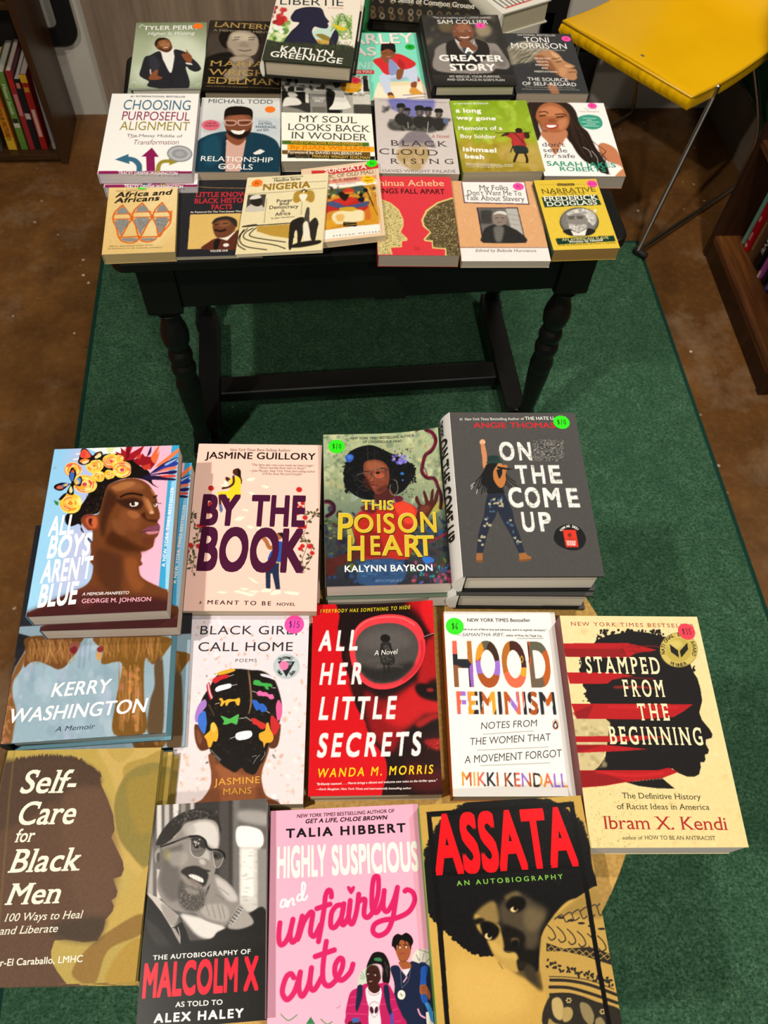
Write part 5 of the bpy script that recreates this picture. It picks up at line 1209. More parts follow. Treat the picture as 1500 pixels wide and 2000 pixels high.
book('self', 'olive-gold hardcover with a brown man in profile, top of its stack', [(24, 1473), (315, 1453), (265, 1918), (-90, 1929)], .773, .0118, '9c8234', art_self, 'hc', spine='5a4a2c', back='94803a', pages='c8b890', finish='matte', group=GF)

def art_malcolm(A):
    A.fr(5.357, 260, 1550)
    A.G([(0, '5a5654'), (.3, '6a6664'), (1, '2c2a29')])
    for x, w, c in ((150, 60, 'a8a29e'), (250, 50, 'd0cac6'), (330, 50, 'bab4b0'), (420, 60, 'dcd6d2'), (500, 50, '928c88'), (600, 60, 'c4beba')): A.R(c, x, 40, x + w, 1100, 10)
    A.R('383533', 640, 40, 1090, 1000, 14).R('4a4644', 900, 60, 1000, 1000, 12).R('6e6a68', 1040, 60, 1110, 1200, 16)
    A.S('b8b4b0', '1110,280 1300,330 1400,330 1400,200 1120,180', 30, .7)
    A.S('f0eeea', '1095,350 1330,385 1340,560 1105,560', 10).R('c8c4be', 1110, 560, 1330, 1240, 12).R('e8e6e2', 1130, 580, 1260, 1100, 16).V(['a8a4a0', 'dedad6'], 50, 10, 40, 1115, 600, 1320, 1180, 6, .5, 3, .4).R('8a8682', 1300, 580, 1400, 1240, 12)
    A.S('d8d4d0', '500,1260 640,1280 800,1320 960,1400 900,1520 700,1500 560,1360', 16)
    A.S('1c1a19', '880,1450 1000,1390 1200,1260 1380,1210 1400,1700 400,1700 500,1560 800,1520', 10)
    # arm and hand
    A.S('8a8480', '840,850 940,890 1040,980 1100,1090 1110,1160 1060,1240 1000,1340 940,1380 760,1330 660,1260 600,1230 700,1140 780,1040', 6).S('c8c2be', '860,880 960,920 1060,1030 1090,1120 1000,1120 900,1000', 18, .9).S('aaa49f', '700,1190 860,1150 980,1180 1000,1300 930,1340 760,1290', 14, .9).LL('5a5653', '760,1160 800,1280|820,1150 860,1300|880,1150 920,1310|930,1170 960,1310|860,1050 950,1110|900,980 1000,1060', 7, True, 4, .7)
    A.S('a09a95', '1100,1170 1160,1200 1260,1340 1180,1400 1060,1420 990,1380', 10)
    A.P('6a6663', '990,1350 1110,1175 1150,1200 1035,1370').LL('e0dcd8', '1010,1340 1045,1365|1030,1310 1066,1336|1050,1280 1088,1306|1070,1250 1108,1276|1090,1220 1128,1244|1105,1195 1144,1216', 7, False)
    # head
    A.S('2e2b29', '240,530 300,400 400,280 520,200 660,160 780,165 870,215 905,300 905,420 700,330 560,330 480,400 400,480 330,540 290,560', 4).V(['5c5855', '3e3b39', '6c6865'], 130, 6, 18, 420, 180, 880, 330, 6, .5, 4)
    A.S('8c8681', '480,400 560,310 700,270 830,280 890,340 900,480 890,590 880,640 860,800 820,920 760,1020 740,1160 660,1240 520,1240 400,1200 300,1100 250,950 290,760 260,600 320,540 420,470', 5)
    A.S('d8d3ce', '590,340 700,290 820,300 885,380 895,520 860,580 760,520 640,450 580,420', 20, .9).S('b0aaa5', '520,340 600,300 660,400 560,450', 20, .8)
    A.S('5e5955', '300,600 420,560 520,540 480,760 500,900 470,1100 380,1120 280,960 290,760', 26, .85).S('a49e98', '360,640 480,600 580,640 540,740 420,760', 24, .7).S('bdb7b1', '700,620 780,600 800,680 760,740 690,690', 14, .9)
    A.S('6a6561', '210,640 240,560 290,545 305,600 300,720 290,790 245,780 215,710', 3).S('a29c97', '225,640 255,580 285,580 270,700 240,720', 8, .8).S('3a3734', '250,640 280,620 275,700 255,720', 6, .8).E('b8b060', 355, 640, 40, 60, 0, 20, .35)
    A.S('8a847e', '640,720 700,670 790,700 820,780 790,820 700,790', 10).S('2c2927', '720,790 790,800 810,815 760,820', 6, .9).S('c4beb8', '690,690 740,690 760,740 710,740', 8, .8)
    A.S('2a2725', '500,820 560,770 680,760 780,830 780,900 740,970 640,950 560,870', 8).S('ece8e2', '580,852 640,848 725,888 735,930 690,920 610,882', 4).LL('8a8580', '610,850 618,880|640,850 650,895|668,858 676,908|700,876 706,920', 4).S('8a7c76', '580,890 650,910 720,960 700,990 620,950', 7, .9)
    A.S('45413e', '500,900 560,960 680,1000 740,1010 740,1160 660,1230 540,1210 470,1100', 20, .85).V(['a8a29c', '1e1c1b', '8a8580'], 160, 3, 9, 490, 960, 740, 1210, 2, .5, 6)
    A.S('9a948e', '560,980 660,1010 700,1040 640,1060 570,1040', 12, .7)
    # glasses
    A.LL('1c1a19', '295,555 400,520 500,480 600,450', 22, True, 2).LL('8a8580', '300,545 420,500 590,455', 5, True, 1)
    A.S('6e6864', '600,470 680,460 750,500 760,560 740,640 690,665 630,640 600,560', 4).S('2e2b29', '610,470 690,465 760,520 755,580 700,560 640,560', 9, .9).LL('141312', '595,452 680,448 750,490 775,560 820,590 880,590 940,620 960,670', 24, True, 2).S('726c68', '820,600 900,610 935,660 920,730 880,775 845,710', 4).S('33302e', '830,610 910,620 930,670 860,690', 9, .9)
    A.LL('c8c4c0', '600,490 600,600 640,660 700,670 750,620|830,610 850,740 880,780 920,740 945,670', 6, True, 1).V(['d8d4d0', '6a6663'], 16, 6, 18, 640, 480, 700, 560, 3, .8, 7)
    A.E('1c1a19', 665, 555, 26, 18, 20, 4).E('1c1a19', 862, 655, 18, 16, 20, 4).E('e0dcd8', 655, 545, 6, 5, 0, 1).LL('3a3633', '625,600 670,610 720,590', 5, True, 2)
    # collar, tie, jacket
    A.P('c0bab4', '140,1030 260,1090 420,1230 480,1280 430,1390 400,1400 300,1240', 2).S('8e8883', '300,1150 470,1280 430,1390 340,1300', 10, .8).P('161514', '480,1270 520,1330 420,1410 470,1480 540,1620 640,1680 560,1440', 2).P('9a9590', '400,1400 440,1410 490,1500 495,1590 470,1540', 2).L('b8b4ae', '470,1400 490,1480 490,1580', 8)
    A.P('1a1918', '130,1030 300,1240 400,1410 500,1590 560,1700 40,1700 70,1500', 1).P('2e2c2a', '130,1300 260,1400 400,1590 440,1660 300,1660 160,1450', 8).L('0c0b0b', '130,1235 190,1250', 8)
    A.G([(0, '1c1a19'), (1, '201e1d')], y0=.735)
    A.fr(2.679, 0, 1440); A.R('161514', 690, 1090, 1420, 1700, 26)
    A.N(.02)
    A.T('THE AUTOBIOGRAPHY OF', 800, 1166, 1312, 1132, 24, 'f0eeec', 'b').T('MALCOLM X', 740, 1360, 1352, 1316, 164, 'e01c34', 'Xw').T('AS TOLD TO', 918, 1412, 1166, 1398, 26, 'f0eeec', 'b').T('ALEX HALEY', 806, 1494, 1274, 1464, 44, 'f4f2f0', 'B')
book('malcolm', 'black and white photo paperback of a smiling man in browline glasses', quad_top((300, 1573), (521, 1559.5), .777, .175), .777, .0235, '5a5654', art_malcolm, spine='1c1c1c', back='222', pages='b0aaa4', group=GF, finish='gloss')

def art_highly(A):
    A.fr(4.839, 525, 1690)
    A.G([(0, 'f0aac4'), (1, 'f2b2ca')])
    mg = 'd01f62'
    W = 52
    A.LL(mg, '108,545 98,640 100,720 120,752 160,725 200,640 230,512|230,512 205,640 215,715 240,720 275,660 318,482|318,482 290,600 275,700|285,680 330,540 390,450 415,450 415,480 395,620 410,665 440,660 490,560|470,720 500,560 525,400 535,300 555,245 580,238 592,270 592,300|455,410 580,368', W)
    A.LL(mg, '690,375 640,385 595,450 585,560 605,590 640,570 690,480 710,365|710,365 690,480 690,550 715,555 755,470 770,335|770,335 755,470 765,540 795,545 830,430 850,275|850,275 845,340 880,325 910,330 900,430 905,480 940,490 985,430 1030,280 1035,130 1015,105 990,130 975,250 975,400 1000,445 1035,430 1075,330 1090,240|1090,240 1080,370 1095,430 1130,425 1180,330 1215,210|1215,210 1195,350 1170,500 1120,620 1040,665 985,630 1000,560 1080,520 1200,500 1320,440 1375,340 1360,260 1310,232 1285,245', W)
    A.LL(mg, '238,1060 210,1025 165,1060 130,1180 150,1250 190,1262 250,1180 300,1010|300,1010 285,1140 300,1220 330,1225 380,1120 405,970|405,970 390,1110 405,1170 440,1165 500,1060|545,720 520,880 510,1040 530,1120 580,1135 640,1080|440,862 620,800|640,1080 690,980 700,900 670,880 630,940 625,1020 650,1070 700,1080 770,1010 795,935', W)
    A.S(mg, '777,275 745,235 740,205 758,195 777,212 797,195 814,205 808,238', 0)
    A.LL('f6f2ee', '160,325 130,330 115,370 120,395 150,385 165,330 165,380 180,390|185,340 185,385 195,350 220,315 235,330 230,370 245,370|320,280 285,280 270,320 285,335 315,310 345,200 330,165 318,180 315,260 322,320 345,325 365,290', 20)
    A.fr(7.143, 650, 1800)
    A.E('d8d2c4', 1250, 520, 150, 140, 0, 0).P('d8d2c4', '1170,380 1340,410 1420,480 1410,640 1240,640').LL('2a2a30', '1160,460 1200,550|1195,385 1340,440|1265,440 1250,545|1200,510 1215,545|1345,510 1290,580|1355,610 1300,600', 6, False); A.E('22356a', 1250, 610, 60, 50)
    A.S('c8d0c0', '360,900 360,760 420,680 470,660 470,860', 2).LL('2a4a3a', '380,740 440,790|400,700 445,770|375,780 430,810', 5, False)
    A.S('17203c', '800,650 900,610 960,690 1020,730 1080,560 1200,580 1360,640 1420,900 1440,1450 850,1450 860,900', 1)
    A.S('9c5630', '920,560 1060,560 1090,640 1020,680 950,640', 1).P('f0d8e0', '970,670 1080,650 1020,770').S('9c5630', '870,380 900,260 1080,300 1085,420 1050,520 980,565 920,530', 1)
    A.S('0c0909', '820,330 840,220 900,170 960,185 1020,155 1090,200 1120,280 1090,350 1080,390 1060,300 1000,270 940,260 910,320 885,330 880,410 850,360', 1).LL('0c0909', '930,260 910,330|1000,260 1010,310|1050,290 1060,340', 10)
    A.LL('1c0f0c', '905,330 945,325|985,325 1035,328', 12).E('f0e8e0', 925, 362, 24, 11).E('1c0f0c', 915, 362, 10, 11).E('f0e8e0', 1010, 358, 22, 11).E('1c0f0c', 1000, 358, 10, 11).L('8a3a3a', '930,450 970,440 1005,450', 14).L('4a2414', '920,530 980,560 1040,530', 8)
    A.LL('8a90a0', '940,640 950,800 960,920|1080,650 1050,820 965,920', 5); A.E('f0ead8', 955, 1020, 54, 66).LL('3a3a40', '955,980 955,1060|920,1020 990,1020|930,990 980,1050', 4); A.L('f0a8c8', '985,840 1030,775', 18, False)
    A.S('1f55b0', '1230,640 1320,630 1300,800 1300,1000 1210,1000 1220,800', 1).S('1f55b0', '1220,1020 1290,1020 1320,1100 1260,1140', 1).S('3a8ad0', '1280,1140 1340,1140 1400,1300 1420,1400 1360,1380 1320,1240', 1).S('9c5630', '1215,890 1290,880 1340,960 1360,1040 1340,1090 1290,1010 1220,1010', 1).LL('5a2c18', '1225,930 1290,910|1225,965 1290,950', 4); A.L('f0a8c8', '1185,1220 1220,1300 1285,1340', 20).P('e8e2d8', '1295,1260 1420,1250 1440,1450 1310,1450', 0)
    A.S('3a8ad0', '1300,1150 1350,1160 1400,1290 1420,1400 1370,1390 1330,1260', 1)
    A.S('0e0c0c', '470,640 510,520 560,440 640,420 720,450 780,560 800,680 790,830 740,890 690,820 680,620 560,590', 1).LL('e0d8d0', '730,560 740,700|760,600 760,760|700,640 700,740', 3, True, 0, .8); A.S('3a7a4a', '580,510 660,505 680,550 590,545', 1)
    A.S('b81a5c', '350,920 470,860 640,860 760,860 850,1000 900,1160 960,1300 980,1450 240,1450 180,1310 200,1140 250,980', 1).LL('e86a9a', '250,1060 340,1040|210,1170 330,1150|190,1280 480,1290|400,1145 500,1150|660,1150 740,1150|790,1090 860,1080|820,1240 900,1210|870,1390 950,1380', 5)
    A.S('f0dce4', '470,920 640,900 680,1000 650,1200 665,1450 510,1450 500,1200 470,1080', 1).S('3a1a14', '500,900 640,880 650,960 580,1000 510,960', 1).S('3a1a14', '465,700 480,630 560,605 630,640 670,760 640,850 570,920 500,900 470,820', 1)
    A.LL('4a8a5a', '470,800 460,700 500,620 580,600 640,650 670,780', 8); A.E('f0e8e4', 495, 732, 15, 11).E('f0e8e4', 585, 745, 16, 11).E('0c0808', 500, 733, 7, 9).E('0c0808', 580, 746, 7, 9).LL('140a08', '480,695 520,690|560,705 610,712', 9); A.L('d8a8a0', '510,835 545,830', 9)
    A.S('17203c', '345,900 410,890 410,1040 370,1180 340,1250 315,1200 330,1040', 1).S('17203c', '705,920 760,880 790,1000 800,1150 830,1280 790,1300 740,1150', 1).P('3a50b0', '800,1280 835,1270 850,1450 810,1450')
    A.S('f0dce4', '575,1110 640,1150 645,1230 575,1335 510,1230 515,1150', 0).LL('3a1a2a', '575,1112 640,1150 640,1240 575,1335 512,1230 515,1150 575,1112', 4).E('3a1530', 542, 1230, 24, 52, -14).E('3a1530', 606, 1230, 24, 52, 14).LL('2a1a24', '490,960 520,1010 590,1025 650,990', 5)
    A.S('3a1a14', '230,1390 380,1390 380,1450 230,1450', 1).P('3a60a8', '270,1340 370,1340 365,1400 275,1410')
    A.LL('2a2a30', '50,1195 75,1200 90,1190 100,1160', 4)
    A.fr(2.055, 510, 1540)
    A.LL('3a8a50', '80,905 110,930 145,908|240,925 265,945 285,935', 4).P('2f7a4a', '180,945 200,915 218,945')
    A.T('NEW YORK TIMES', 142, 118, 298, 110, 14, '2a2830', 'bi').T('BESTSELLING AUTHOR OF', 304, 110, 536, 96, 14, '2a2830', 'b').T('GET A LIFE, CHLOE BROWN', 176, 140, 506, 124, 16, '1c1a24', 'Bi').T('TALIA HIBBERT', 100, 198, 582, 174, 34, '15131c', 'B')
    A.T('HIGHLY', 62, 356, 262, 346, 116, 'f2efe6', 'Xw').T('SUSPICIOUS', 284, 344, 636, 326, 110, 'f2efe6', 'Xw')
book('highly', 'pink paperback with magenta script title and a couple in the lower corner', quad_top((529.5, 1584), (816.6, 1570), .795, .21), .795, .0295, 'f0aac4', art_highly, spine='b06a88', back='e8a0bc', group=GF, finish='gloss')

def art_assata(A):
    A.fr(3.659, 810, 1560)
    A.G([(0, 'bf9a48'), (.5, 'c8a250'), (1, 'c09a48')])
    A.S('d8b060', '300,1150 700,1250 800,1500 400,1600 260,1400', 80, .7)
    blk = '121112'
    A.S('5a4826', '900,1000 880,1150 915,1370 800,1290 700,1200', 16)
    A.S(blk, '330,60 420,20 560,0 760,-10 940,10 1040,60 1140,130 1200,220 1250,350 1270,500 1320,650 1200,700 1080,740 960,880 900,1000 890,1120 880,1230 830,1230 740,1220 630,1180 560,1110 480,1110 380,1070 290,1000 200,910 120,830 80,700 60,560 80,400 130,280 200,160', 5)
    A.V([blk], 120, 8, 18, 100, 780, 540, 1110, 0, .0, 3)
    r = np.random.RandomState(3); c = catmull(pts_of('80,700 120,830 200,910 290,1000 380,1070 480,1110 560,1110'), False, 14)
    for x, y in c: A.E(blk, x + r.uniform(-10, 6), y + r.uniform(-8, 10), r.uniform(9, 18), r.uniform(8, 15))
    for x, y in catmull(pts_of('80,400 130,280 200,160 330,60 420,20'), False, 12): A.E(blk, x + r.uniform(-14, 8), y + r.uniform(-10, 8), r.uniform(10, 20), 12, 0, 3, .8)
    for x, y in catmull(pts_of('940,10 1040,60 1140,130 1200,220 1250,350'), False, 10): A.E(blk, x + r.uniform(-8, 12), y, r.uniform(10, 20), 12, 0, 3, .8)
    A.V(['3a3630', '2a2724'], 90, 3, 8, 700, 20, 1230, 620, 3, .5, 6)
    # face
    A.S('8a7240', '420,850 470,780 560,730 600,800 605,880 560,900 470,880', 14).S('b8964c', '430,830 480,850 520,900 600,900 620,960 640,1040 640,1090 720,1100 740,1160 735,1240 640,1200 560,1110 520,1010 450,930', 10)
    A.S('4a4030', '600,780 680,700 760,680 860,740 950,800 900,920 880,1050 800,1080 760,960 640,920', 26).S('6a5c40', '800,780 890,800 930,840 880,930 820,950 780,880', 26, .9).S('74643f', '640,700 720,660 760,690 680,730', 16, .8)
    A.S('16130f', '640,900 760,950 790,1000 760,1060 700,1080 650,1060 640,990', 14).S('6a5a3a', '690,1000 740,1000 740,1050 700,1050', 8, .9).S('0f0d0b', '690,1020 735,1010 745,1050 700,1070', 8)
    A.S('16130f', '740,1120 800,1080 850,1100 860,1160 800,1200 750,1230 730,1180', 10).S('3a3224', '770,1180 850,1200 880,1300 900,1350 800,1280', 16).S('241f18', '740,1160 800,1180 760,1225', 6)
    A.S('0d0b0a', '470,880 540,880 600,920 600,970 560,1010 500,1000 480,950', 10).S('d8bf84', '500,982 512,962 536,970 552,992 534,1006 510,1000', 1.5).E('0d0b0a', 534, 978, 14, 17, -10, 2)
    A.S('0d0b0a', '650,760 700,700 780,710 790,770 740,810 680,800', 12).S('d8bf84', '682,792 698,774 722,776 738,792 716,810 694,808', 1.5).E('0d0b0a', 720, 784, 15, 16, 0, 2).S('16130f', '420,870 470,850 500,870 440,900', 8)
    A.S('c8a454', '520,1010 600,1040 640,1090 720,1110 735,1150 620,1130 560,1090', 8, .8).L('3a3020', '640,1085 670,1100 700,1090', 6, True, 2).L('5a4a2a', '600,1170 630,1215', 5, True, 2)
    # embroidered sleeve
    A.S('b8954c', '1310,630 1200,680 1080,770 1000,840 940,910 905,1000 900,1150 910,1300 940,1420 950,1640 1480,1640 1430,1350 1390,1100 1340,800', 2)
    dk = '2c2822'
    A.S('8a7038', '1300,640 1200,690 1080,780 980,870 1100,830 1340,850', 16, .6)
    for k in range(7): A.LL('453c2c', '%d,%d %d,%d %d,%d %d,%d' % (1000 + k * 60, 860 - k * 18, 1050 + k * 60, 830 - k * 18, 1080 + k * 60, 880 - k * 12, 1120 + k * 55, 860 - k * 10), 10)
    for k in range(6):
        x, y = 985 + k * 72, 960 + k * 16; A.LL(dk, '%d,%d %d,%d %d,%d %d,%d %d,%d' % (x - 40, y - 60, x, y - 20, x + 20, y + 30, x - 10, y + 50, x - 30, y + 30), 9).E(dk, x + 60, y - 110 + k * 4, 26, 9, 0)
    A.P(dk, '940,1030 1060,1070 1250,1060 1400,1110 1410,1190 1200,1120 1060,1090 940,1090'); 
    for k in range(9): A.L('b8954c', [(950 + k * 50, 1070 + k * 7), (975 + k * 50, 1050 + k * 7), (1000 + k * 50, 1075 + k * 7), (975 + k * 50, 1095 + k * 7), (950 + k * 50, 1070 + k * 7)], 5, False)
    for k in range(11):
        x, y = 960 + k * 44, 1180 + k * 14
        for q in range(5): A.E(dk, x + r.uniform(-20, 20), y + r.uniform(-28, 28), 12, 8, r.uniform(0, 180))
    A.LL(dk, '970,1295 1100,1300 1250,1330 1440,1400|965,1345 1100,1350 1250,1390 1450,1460|970,1400 1120,1400 1260,1450', 22).LL(dk, '960,1270 1100,1275 1260,1300 1420,1360', 6)
    A.S(dk, '965,1410 1150,1400 1300,1450 1470,1510 1490,1660 950,1660', 3)
    for c2, p in (('b8a068', '980,1440 1030,1420 1060,1470 1060,1560 1030,1580 990,1540'), ('a89058', '1060,1500 1110,1490 1130,1530 1110,1580 1060,1590'), ('8a7a54', '1180,1460 1240,1470 1280,1550 1260,1620 1200,1560'), ('8a7a54', '1290,1580 1330,1560 1360,1620 1300,1640'), ('a08850', '960,1570 1000,1600 1060,1620 960,1640')): A.S(c2, p, 3)
    for x, y in ((1100, 1440), (1340, 1520)):
        for q in range(6): A.E('b8a068', x + 15 * math.cos(q * 1.05), y + 15 * math.sin(q * 1.05), 8, 6)
    # frame
    A.P('0d0c0c', '84,96 1132,22 1142,60 88,134').P('0d0c0c', '84,96 118,94 200,900 255,1640 220,1640 160,900').P('0d0c0c', '1098,30 1132,22 1250,690 1330,1200 1410,1640 1376,1640 1295,1200 1215,690').P('0d0c0c', '140,530 1180,468 1186,498 140,560')
    A.N(.02)
    A.T('ASSATA', 160, 528, 1170, 462, 392, 'e0121c', 'Xw').T('AN AUTOBIOGRAPHY', 302, 622, 1060, 572, 34, '7cb84a', 'b')
book('assata', 'black and gold paperback with tall red capital title and sideways glancing face', quad_top((819, 1572.6), (1134.4, 1553.6), .775, .215), .775, .0245, 'bf9a48', art_assata, spine='7aa83a', back='b8964a', pages='c8bca0', group=GF, finish='gloss')

# copies lying underneath
copy_book('otcu', -.001, -.004, -.8, 'charcoal hardcover beneath its twin, only page block and black boards showing')
copy_book('poison', .001, -.004, -.4, 'lower copy of the gold-titled garden paperback, only page edges showing', flat='5a6a5a')
copy_book('bythe', .0015, -.006, .3, 'lower copy of the peach paperback, only its edges showing')
copy_book('allboys', .0085, -.0075, -1.2, 'lower copy of the flower-crown paperback, peeking out right and below')
copy_book('kerry', .014, -.006, -.6, 'lower blue-grey hardcover showing a teal board beyond its twin')
copy_book('malcolm', .001, -.001, .3, 'lower copy beneath the black and white photo paperback')
copy_book('assata', .0005, -.001, -.2, 'lower copy beneath the black and gold paperback')
for k, (dx, rz) in enumerate(((.008, -.3), (.012, -.6), (.016, -.9))):
    copy_book('self', dx, -.001 - .0005 * k, rz, ('second olive-gold hardcover from the top of its stack', 'third olive-gold hardcover from the top of its stack', 'bottom olive-gold hardcover of its stack by the table edge')[k], drop_by=(.0118 + .0003) * (k + 1) - .0003, group=GF)

# ================================================================== books on the black table
GB = 'books laid out in rows on the black table'
BT = .8997
def TT(d): return BT - d

def art_tyler(A):
    A.fr(4.6875, 240, 30)
    A.G([(0, '7e8a68'), (.3, 'a4b090'), (.7, 'b8c4a8'), (1, '98a488')]); A.E('dce4d0', 520, 380, 240, 220, 0, 80, .8).E('d4dcc8', 160, 560, 90, 90, 0, 50, .7)
    A.P('f0eee8', '340,320 470,300 480,340 430,530 340,440').S('26262c', '345,330 250,370 200,390 160,480 135,550 160,580 215,610 220,660 565,660 565,470 600,490 650,505 700,480 680,430 630,380 600,340 480,310 470,400 425,525 370,420', 1)
    A.S('3a3a44', '240,400 300,380 330,460 260,560', 10, .7).LL('15151a', '420,530 420,650|370,420 425,528 475,380', 4)
    A.S('7a4a2c', '305,260 330,220 390,208 440,225 460,270 455,310 410,340 350,325 315,300', 1).S('b07a50', '340,250 400,230 440,250 430,290 370,290', 5, .8).S('20140e', '305,262 340,215 400,207 445,228 400,220 340,240 318,290', 2).L('1c100a', '340,300 380,322 430,318 455,290', 9, True, 2).L('f0ece4', '385,298 420,294', 8).LL('2a1a12', '345,258 375,250|400,244 430,244', 5)
    A.S('8a5030', '540,350 580,340 585,305 600,330 630,370 620,420 585,425 555,390', 1).P('e8e6e0', '565,425 620,430 630,445 575,440').S('8a5030', '235,550 290,500 312,515 300,550 345,570 300,590 220,590', 1).L('e8e6e0', '240,500 240,540', 10)
    A.N(.02); A.T('TYLER PERRY', 212, 142, 720, 122, 36, 'f4f4ee', 'b').T('Higher Is Waiting', 244, 186, 672, 170, 28, 'f4f4ee', 'i').L('f0f0ea', '180,120 200,96 220,100', 8)
    A.LL('e0e4da', '55,640 75,610 100,640|640,625 680,605', 5)
book('tyler', 'sage-green hardcover of a man in a dark jacket gesturing, back row left end', [(274, 46), (410, 42), (392, 168), (244, 176)], .875, TT(.875), 'a4b090', art_tyler, 'hc', spine='b4bca8', back='d0d0c4', pages='d8d4c4', group=GB, finish='gloss', stickers=[(392, 50, .0098, ORANGE_ST, '', '222')])

def art_lanterns(A):
    A.fr(4.6875, 240, 30)
    A.G([(0, '2c2620'), (.5, '3a322a'), (1, '1c1814')]); A.S('4a4038', '800,180 1000,200 980,380 780,360', 30, .8)
    A.S('16120f', '880,200 930,140 1040,120 1160,125 1240,160 1260,240 1220,260 960,240 950,310 900,270', 5)
    A.S('a49684', '960,230 1000,160 1100,140 1200,170 1240,230 1230,320 1180,370 1060,380 990,340 960,290', 6).S('cabba6', '1000,180 1090,160 1180,190 1160,230 1020,230', 14, .8).S('6a5e50', '970,300 1010,340 1000,370 960,320', 8, .8).S('8a7c6a', '1080,250 1130,250 1150,290 1070,290', 8, .7)
    A.LL('241d17', '1010,230 1060,222|1150,225 1200,222|1020,208 1070,202|1150,205 1210,202', 8, True, 2).L('4a3028', '1060,320 1110,328 1170,318', 10, True, 2)
    A.S('16120f', '760,400 960,340 1010,400 980,560 720,600', 8)
    A.S('8c7e6c', '970,400 1040,370 1120,360 1180,400 1190,440 1140,480 1130,560 1040,600 940,580 920,540 1000,460', 6).LL('4a4036', '980,420 1060,395 1150,410|1010,450 1090,425 1170,440|1040,470 1080,560', 5, True, 2).S('b0a290', '990,400 1060,380 1140,390 1100,410 1010,420', 6, .8)
    A.G([(0, '1a1613'), (1, '14110e')], y0=.9); A.N(.03)
    g = 'b0904e'
    A.T('LANTERNS', 835, 110, 1440, 132, 46, g, 's').T('A MEMOIR OF MENTORS', 830, 150, 1440, 168, 18, '9a8a70', 's')
    A.T('MARIAN', 788, 466, 1420, 474, 48, g, 's').T('WRIGHT', 780, 546, 1400, 562, 54, g, 's').T('EDELMAN', 760, 622, 1430, 642, 56, g, 's').T('author of the New York Times bestseller The Measure of Our Success', 756, 650, 1420, 674, 10, '8a7448', 's')
book('lanterns', 'dark sepia hardcover with gold capitals and a woman resting her chin on clasped hands', [(412, 41), (561, 41), (551, 180), (392, 177)], .873, TT(.873), '2c2620', art_lanterns, 'hc', spine='0f0d0c', back='14110f', pages='9a8c74', group=GB, finish='satin')

def art_carley(A):
    A.fr(4.2857, 500, 0); A.G([(0, '7fe0c4'), (1, '86e4c8')])
    A.P('f2e8cc', '960,810 1010,680 1380,660 1470,850 940,850').P('e4d0a4', '1010,680 1380,660 1390,690 1020,720', 6, .7).S('b83028', '1330,600 1365,660 1330,660', 1)
    A.S('ece6dc', '1200,790 1400,760 1420,790 1400,840 1260,850 1230,820', 1).LL('6a3a2a', '1215,790 1410,775|1250,815 1400,800|1260,838 1400,830', 6, False)
    A.S('c8d4ea', '1030,620 1110,580 1240,560 1290,530 1340,560 1340,680 1280,680 1260,640 1120,660 1115,760 1070,780 1030,680', 2).S('a8b8d8', '1120,640 1250,630 1240,660 1130,670', 8, .8)
    A.S('6a3a24', '1085,775 1120,765 1140,800 1135,815 1095,815', 1).S('8a4a2c', '1290,680 1335,670 1330,720 1290,720', 1).S('d89a40', '1280,730 1320,720 1360,750 1385,770 1330,785 1275,770', 1).S('d89a40', '1090,795 1130,795 1140,820 1095,822', 1)
    A.S('d42c30', '980,500 1050,470 1100,480 1160,440 1230,450 1330,510 1300,550 1220,570 1190,550 1150,510 1110,610 1060,600 1030,560', 1).S('8a98c8', '1110,490 1150,500 1190,570 1160,610 1110,610', 2).S('a01c24', '1190,480 1240,520 1230,560 1190,540', 8, .7)
    A.S('8a5030', '1050,420 1100,395 1160,420 1160,460 1110,485 1060,470', 1).S('14100e', '1050,400 1060,360 1100,345 1160,360 1170,390 1165,430 1110,402 1052,420', 1).LL('2a1610', '1070,440 1100,435|1120,437 1150,434', 5).L('d8c0b0', '1095,465 1125,465', 5).S('8a5030', '1045,460 1080,470 1110,500 1090,520 1060,490', 1).S('8a5030', '1180,570 1230,565 1210,640 1175,655 1165,620', 1)
    A.R('d42c34', 700, 578, 982, 612).N(.015)
    for dx, c in ((4, 'c8404a'), (0, 'f4ece4')): A.T('ARLEY', 808 + dx, 372 + dx, 1326 + dx, 346, 76, c, 'b', z=2 - dx / 2).T('AS', 818 + dx, 462 + dx, 1014 + dx, 457, 66, c, 'b', z=2 - dx / 2)
    A.T('"', 810, 530, 850, 528, 50, 'c8f4e6', 'b').T('ONE', 760, 570, 972, 566, 52, 'b8f0e0', 'Bsi').T('AND SO CAN YOU!', 660, 606, 966, 604, 20, 'f4ece4', 'b')
book('carley', 'turquoise paperback of a person in a red jacket seated on a white block', [(664, 66), (820, 62), (841, 194), (660, 198)], .889, TT(.889), '7fe0c4', art_carley, spine='5ab89c', pages='d8d0c0', group=GB, finish='gloss', stickers=[(801, 89, .0098, '17b030', '$6', '0a4a10')])

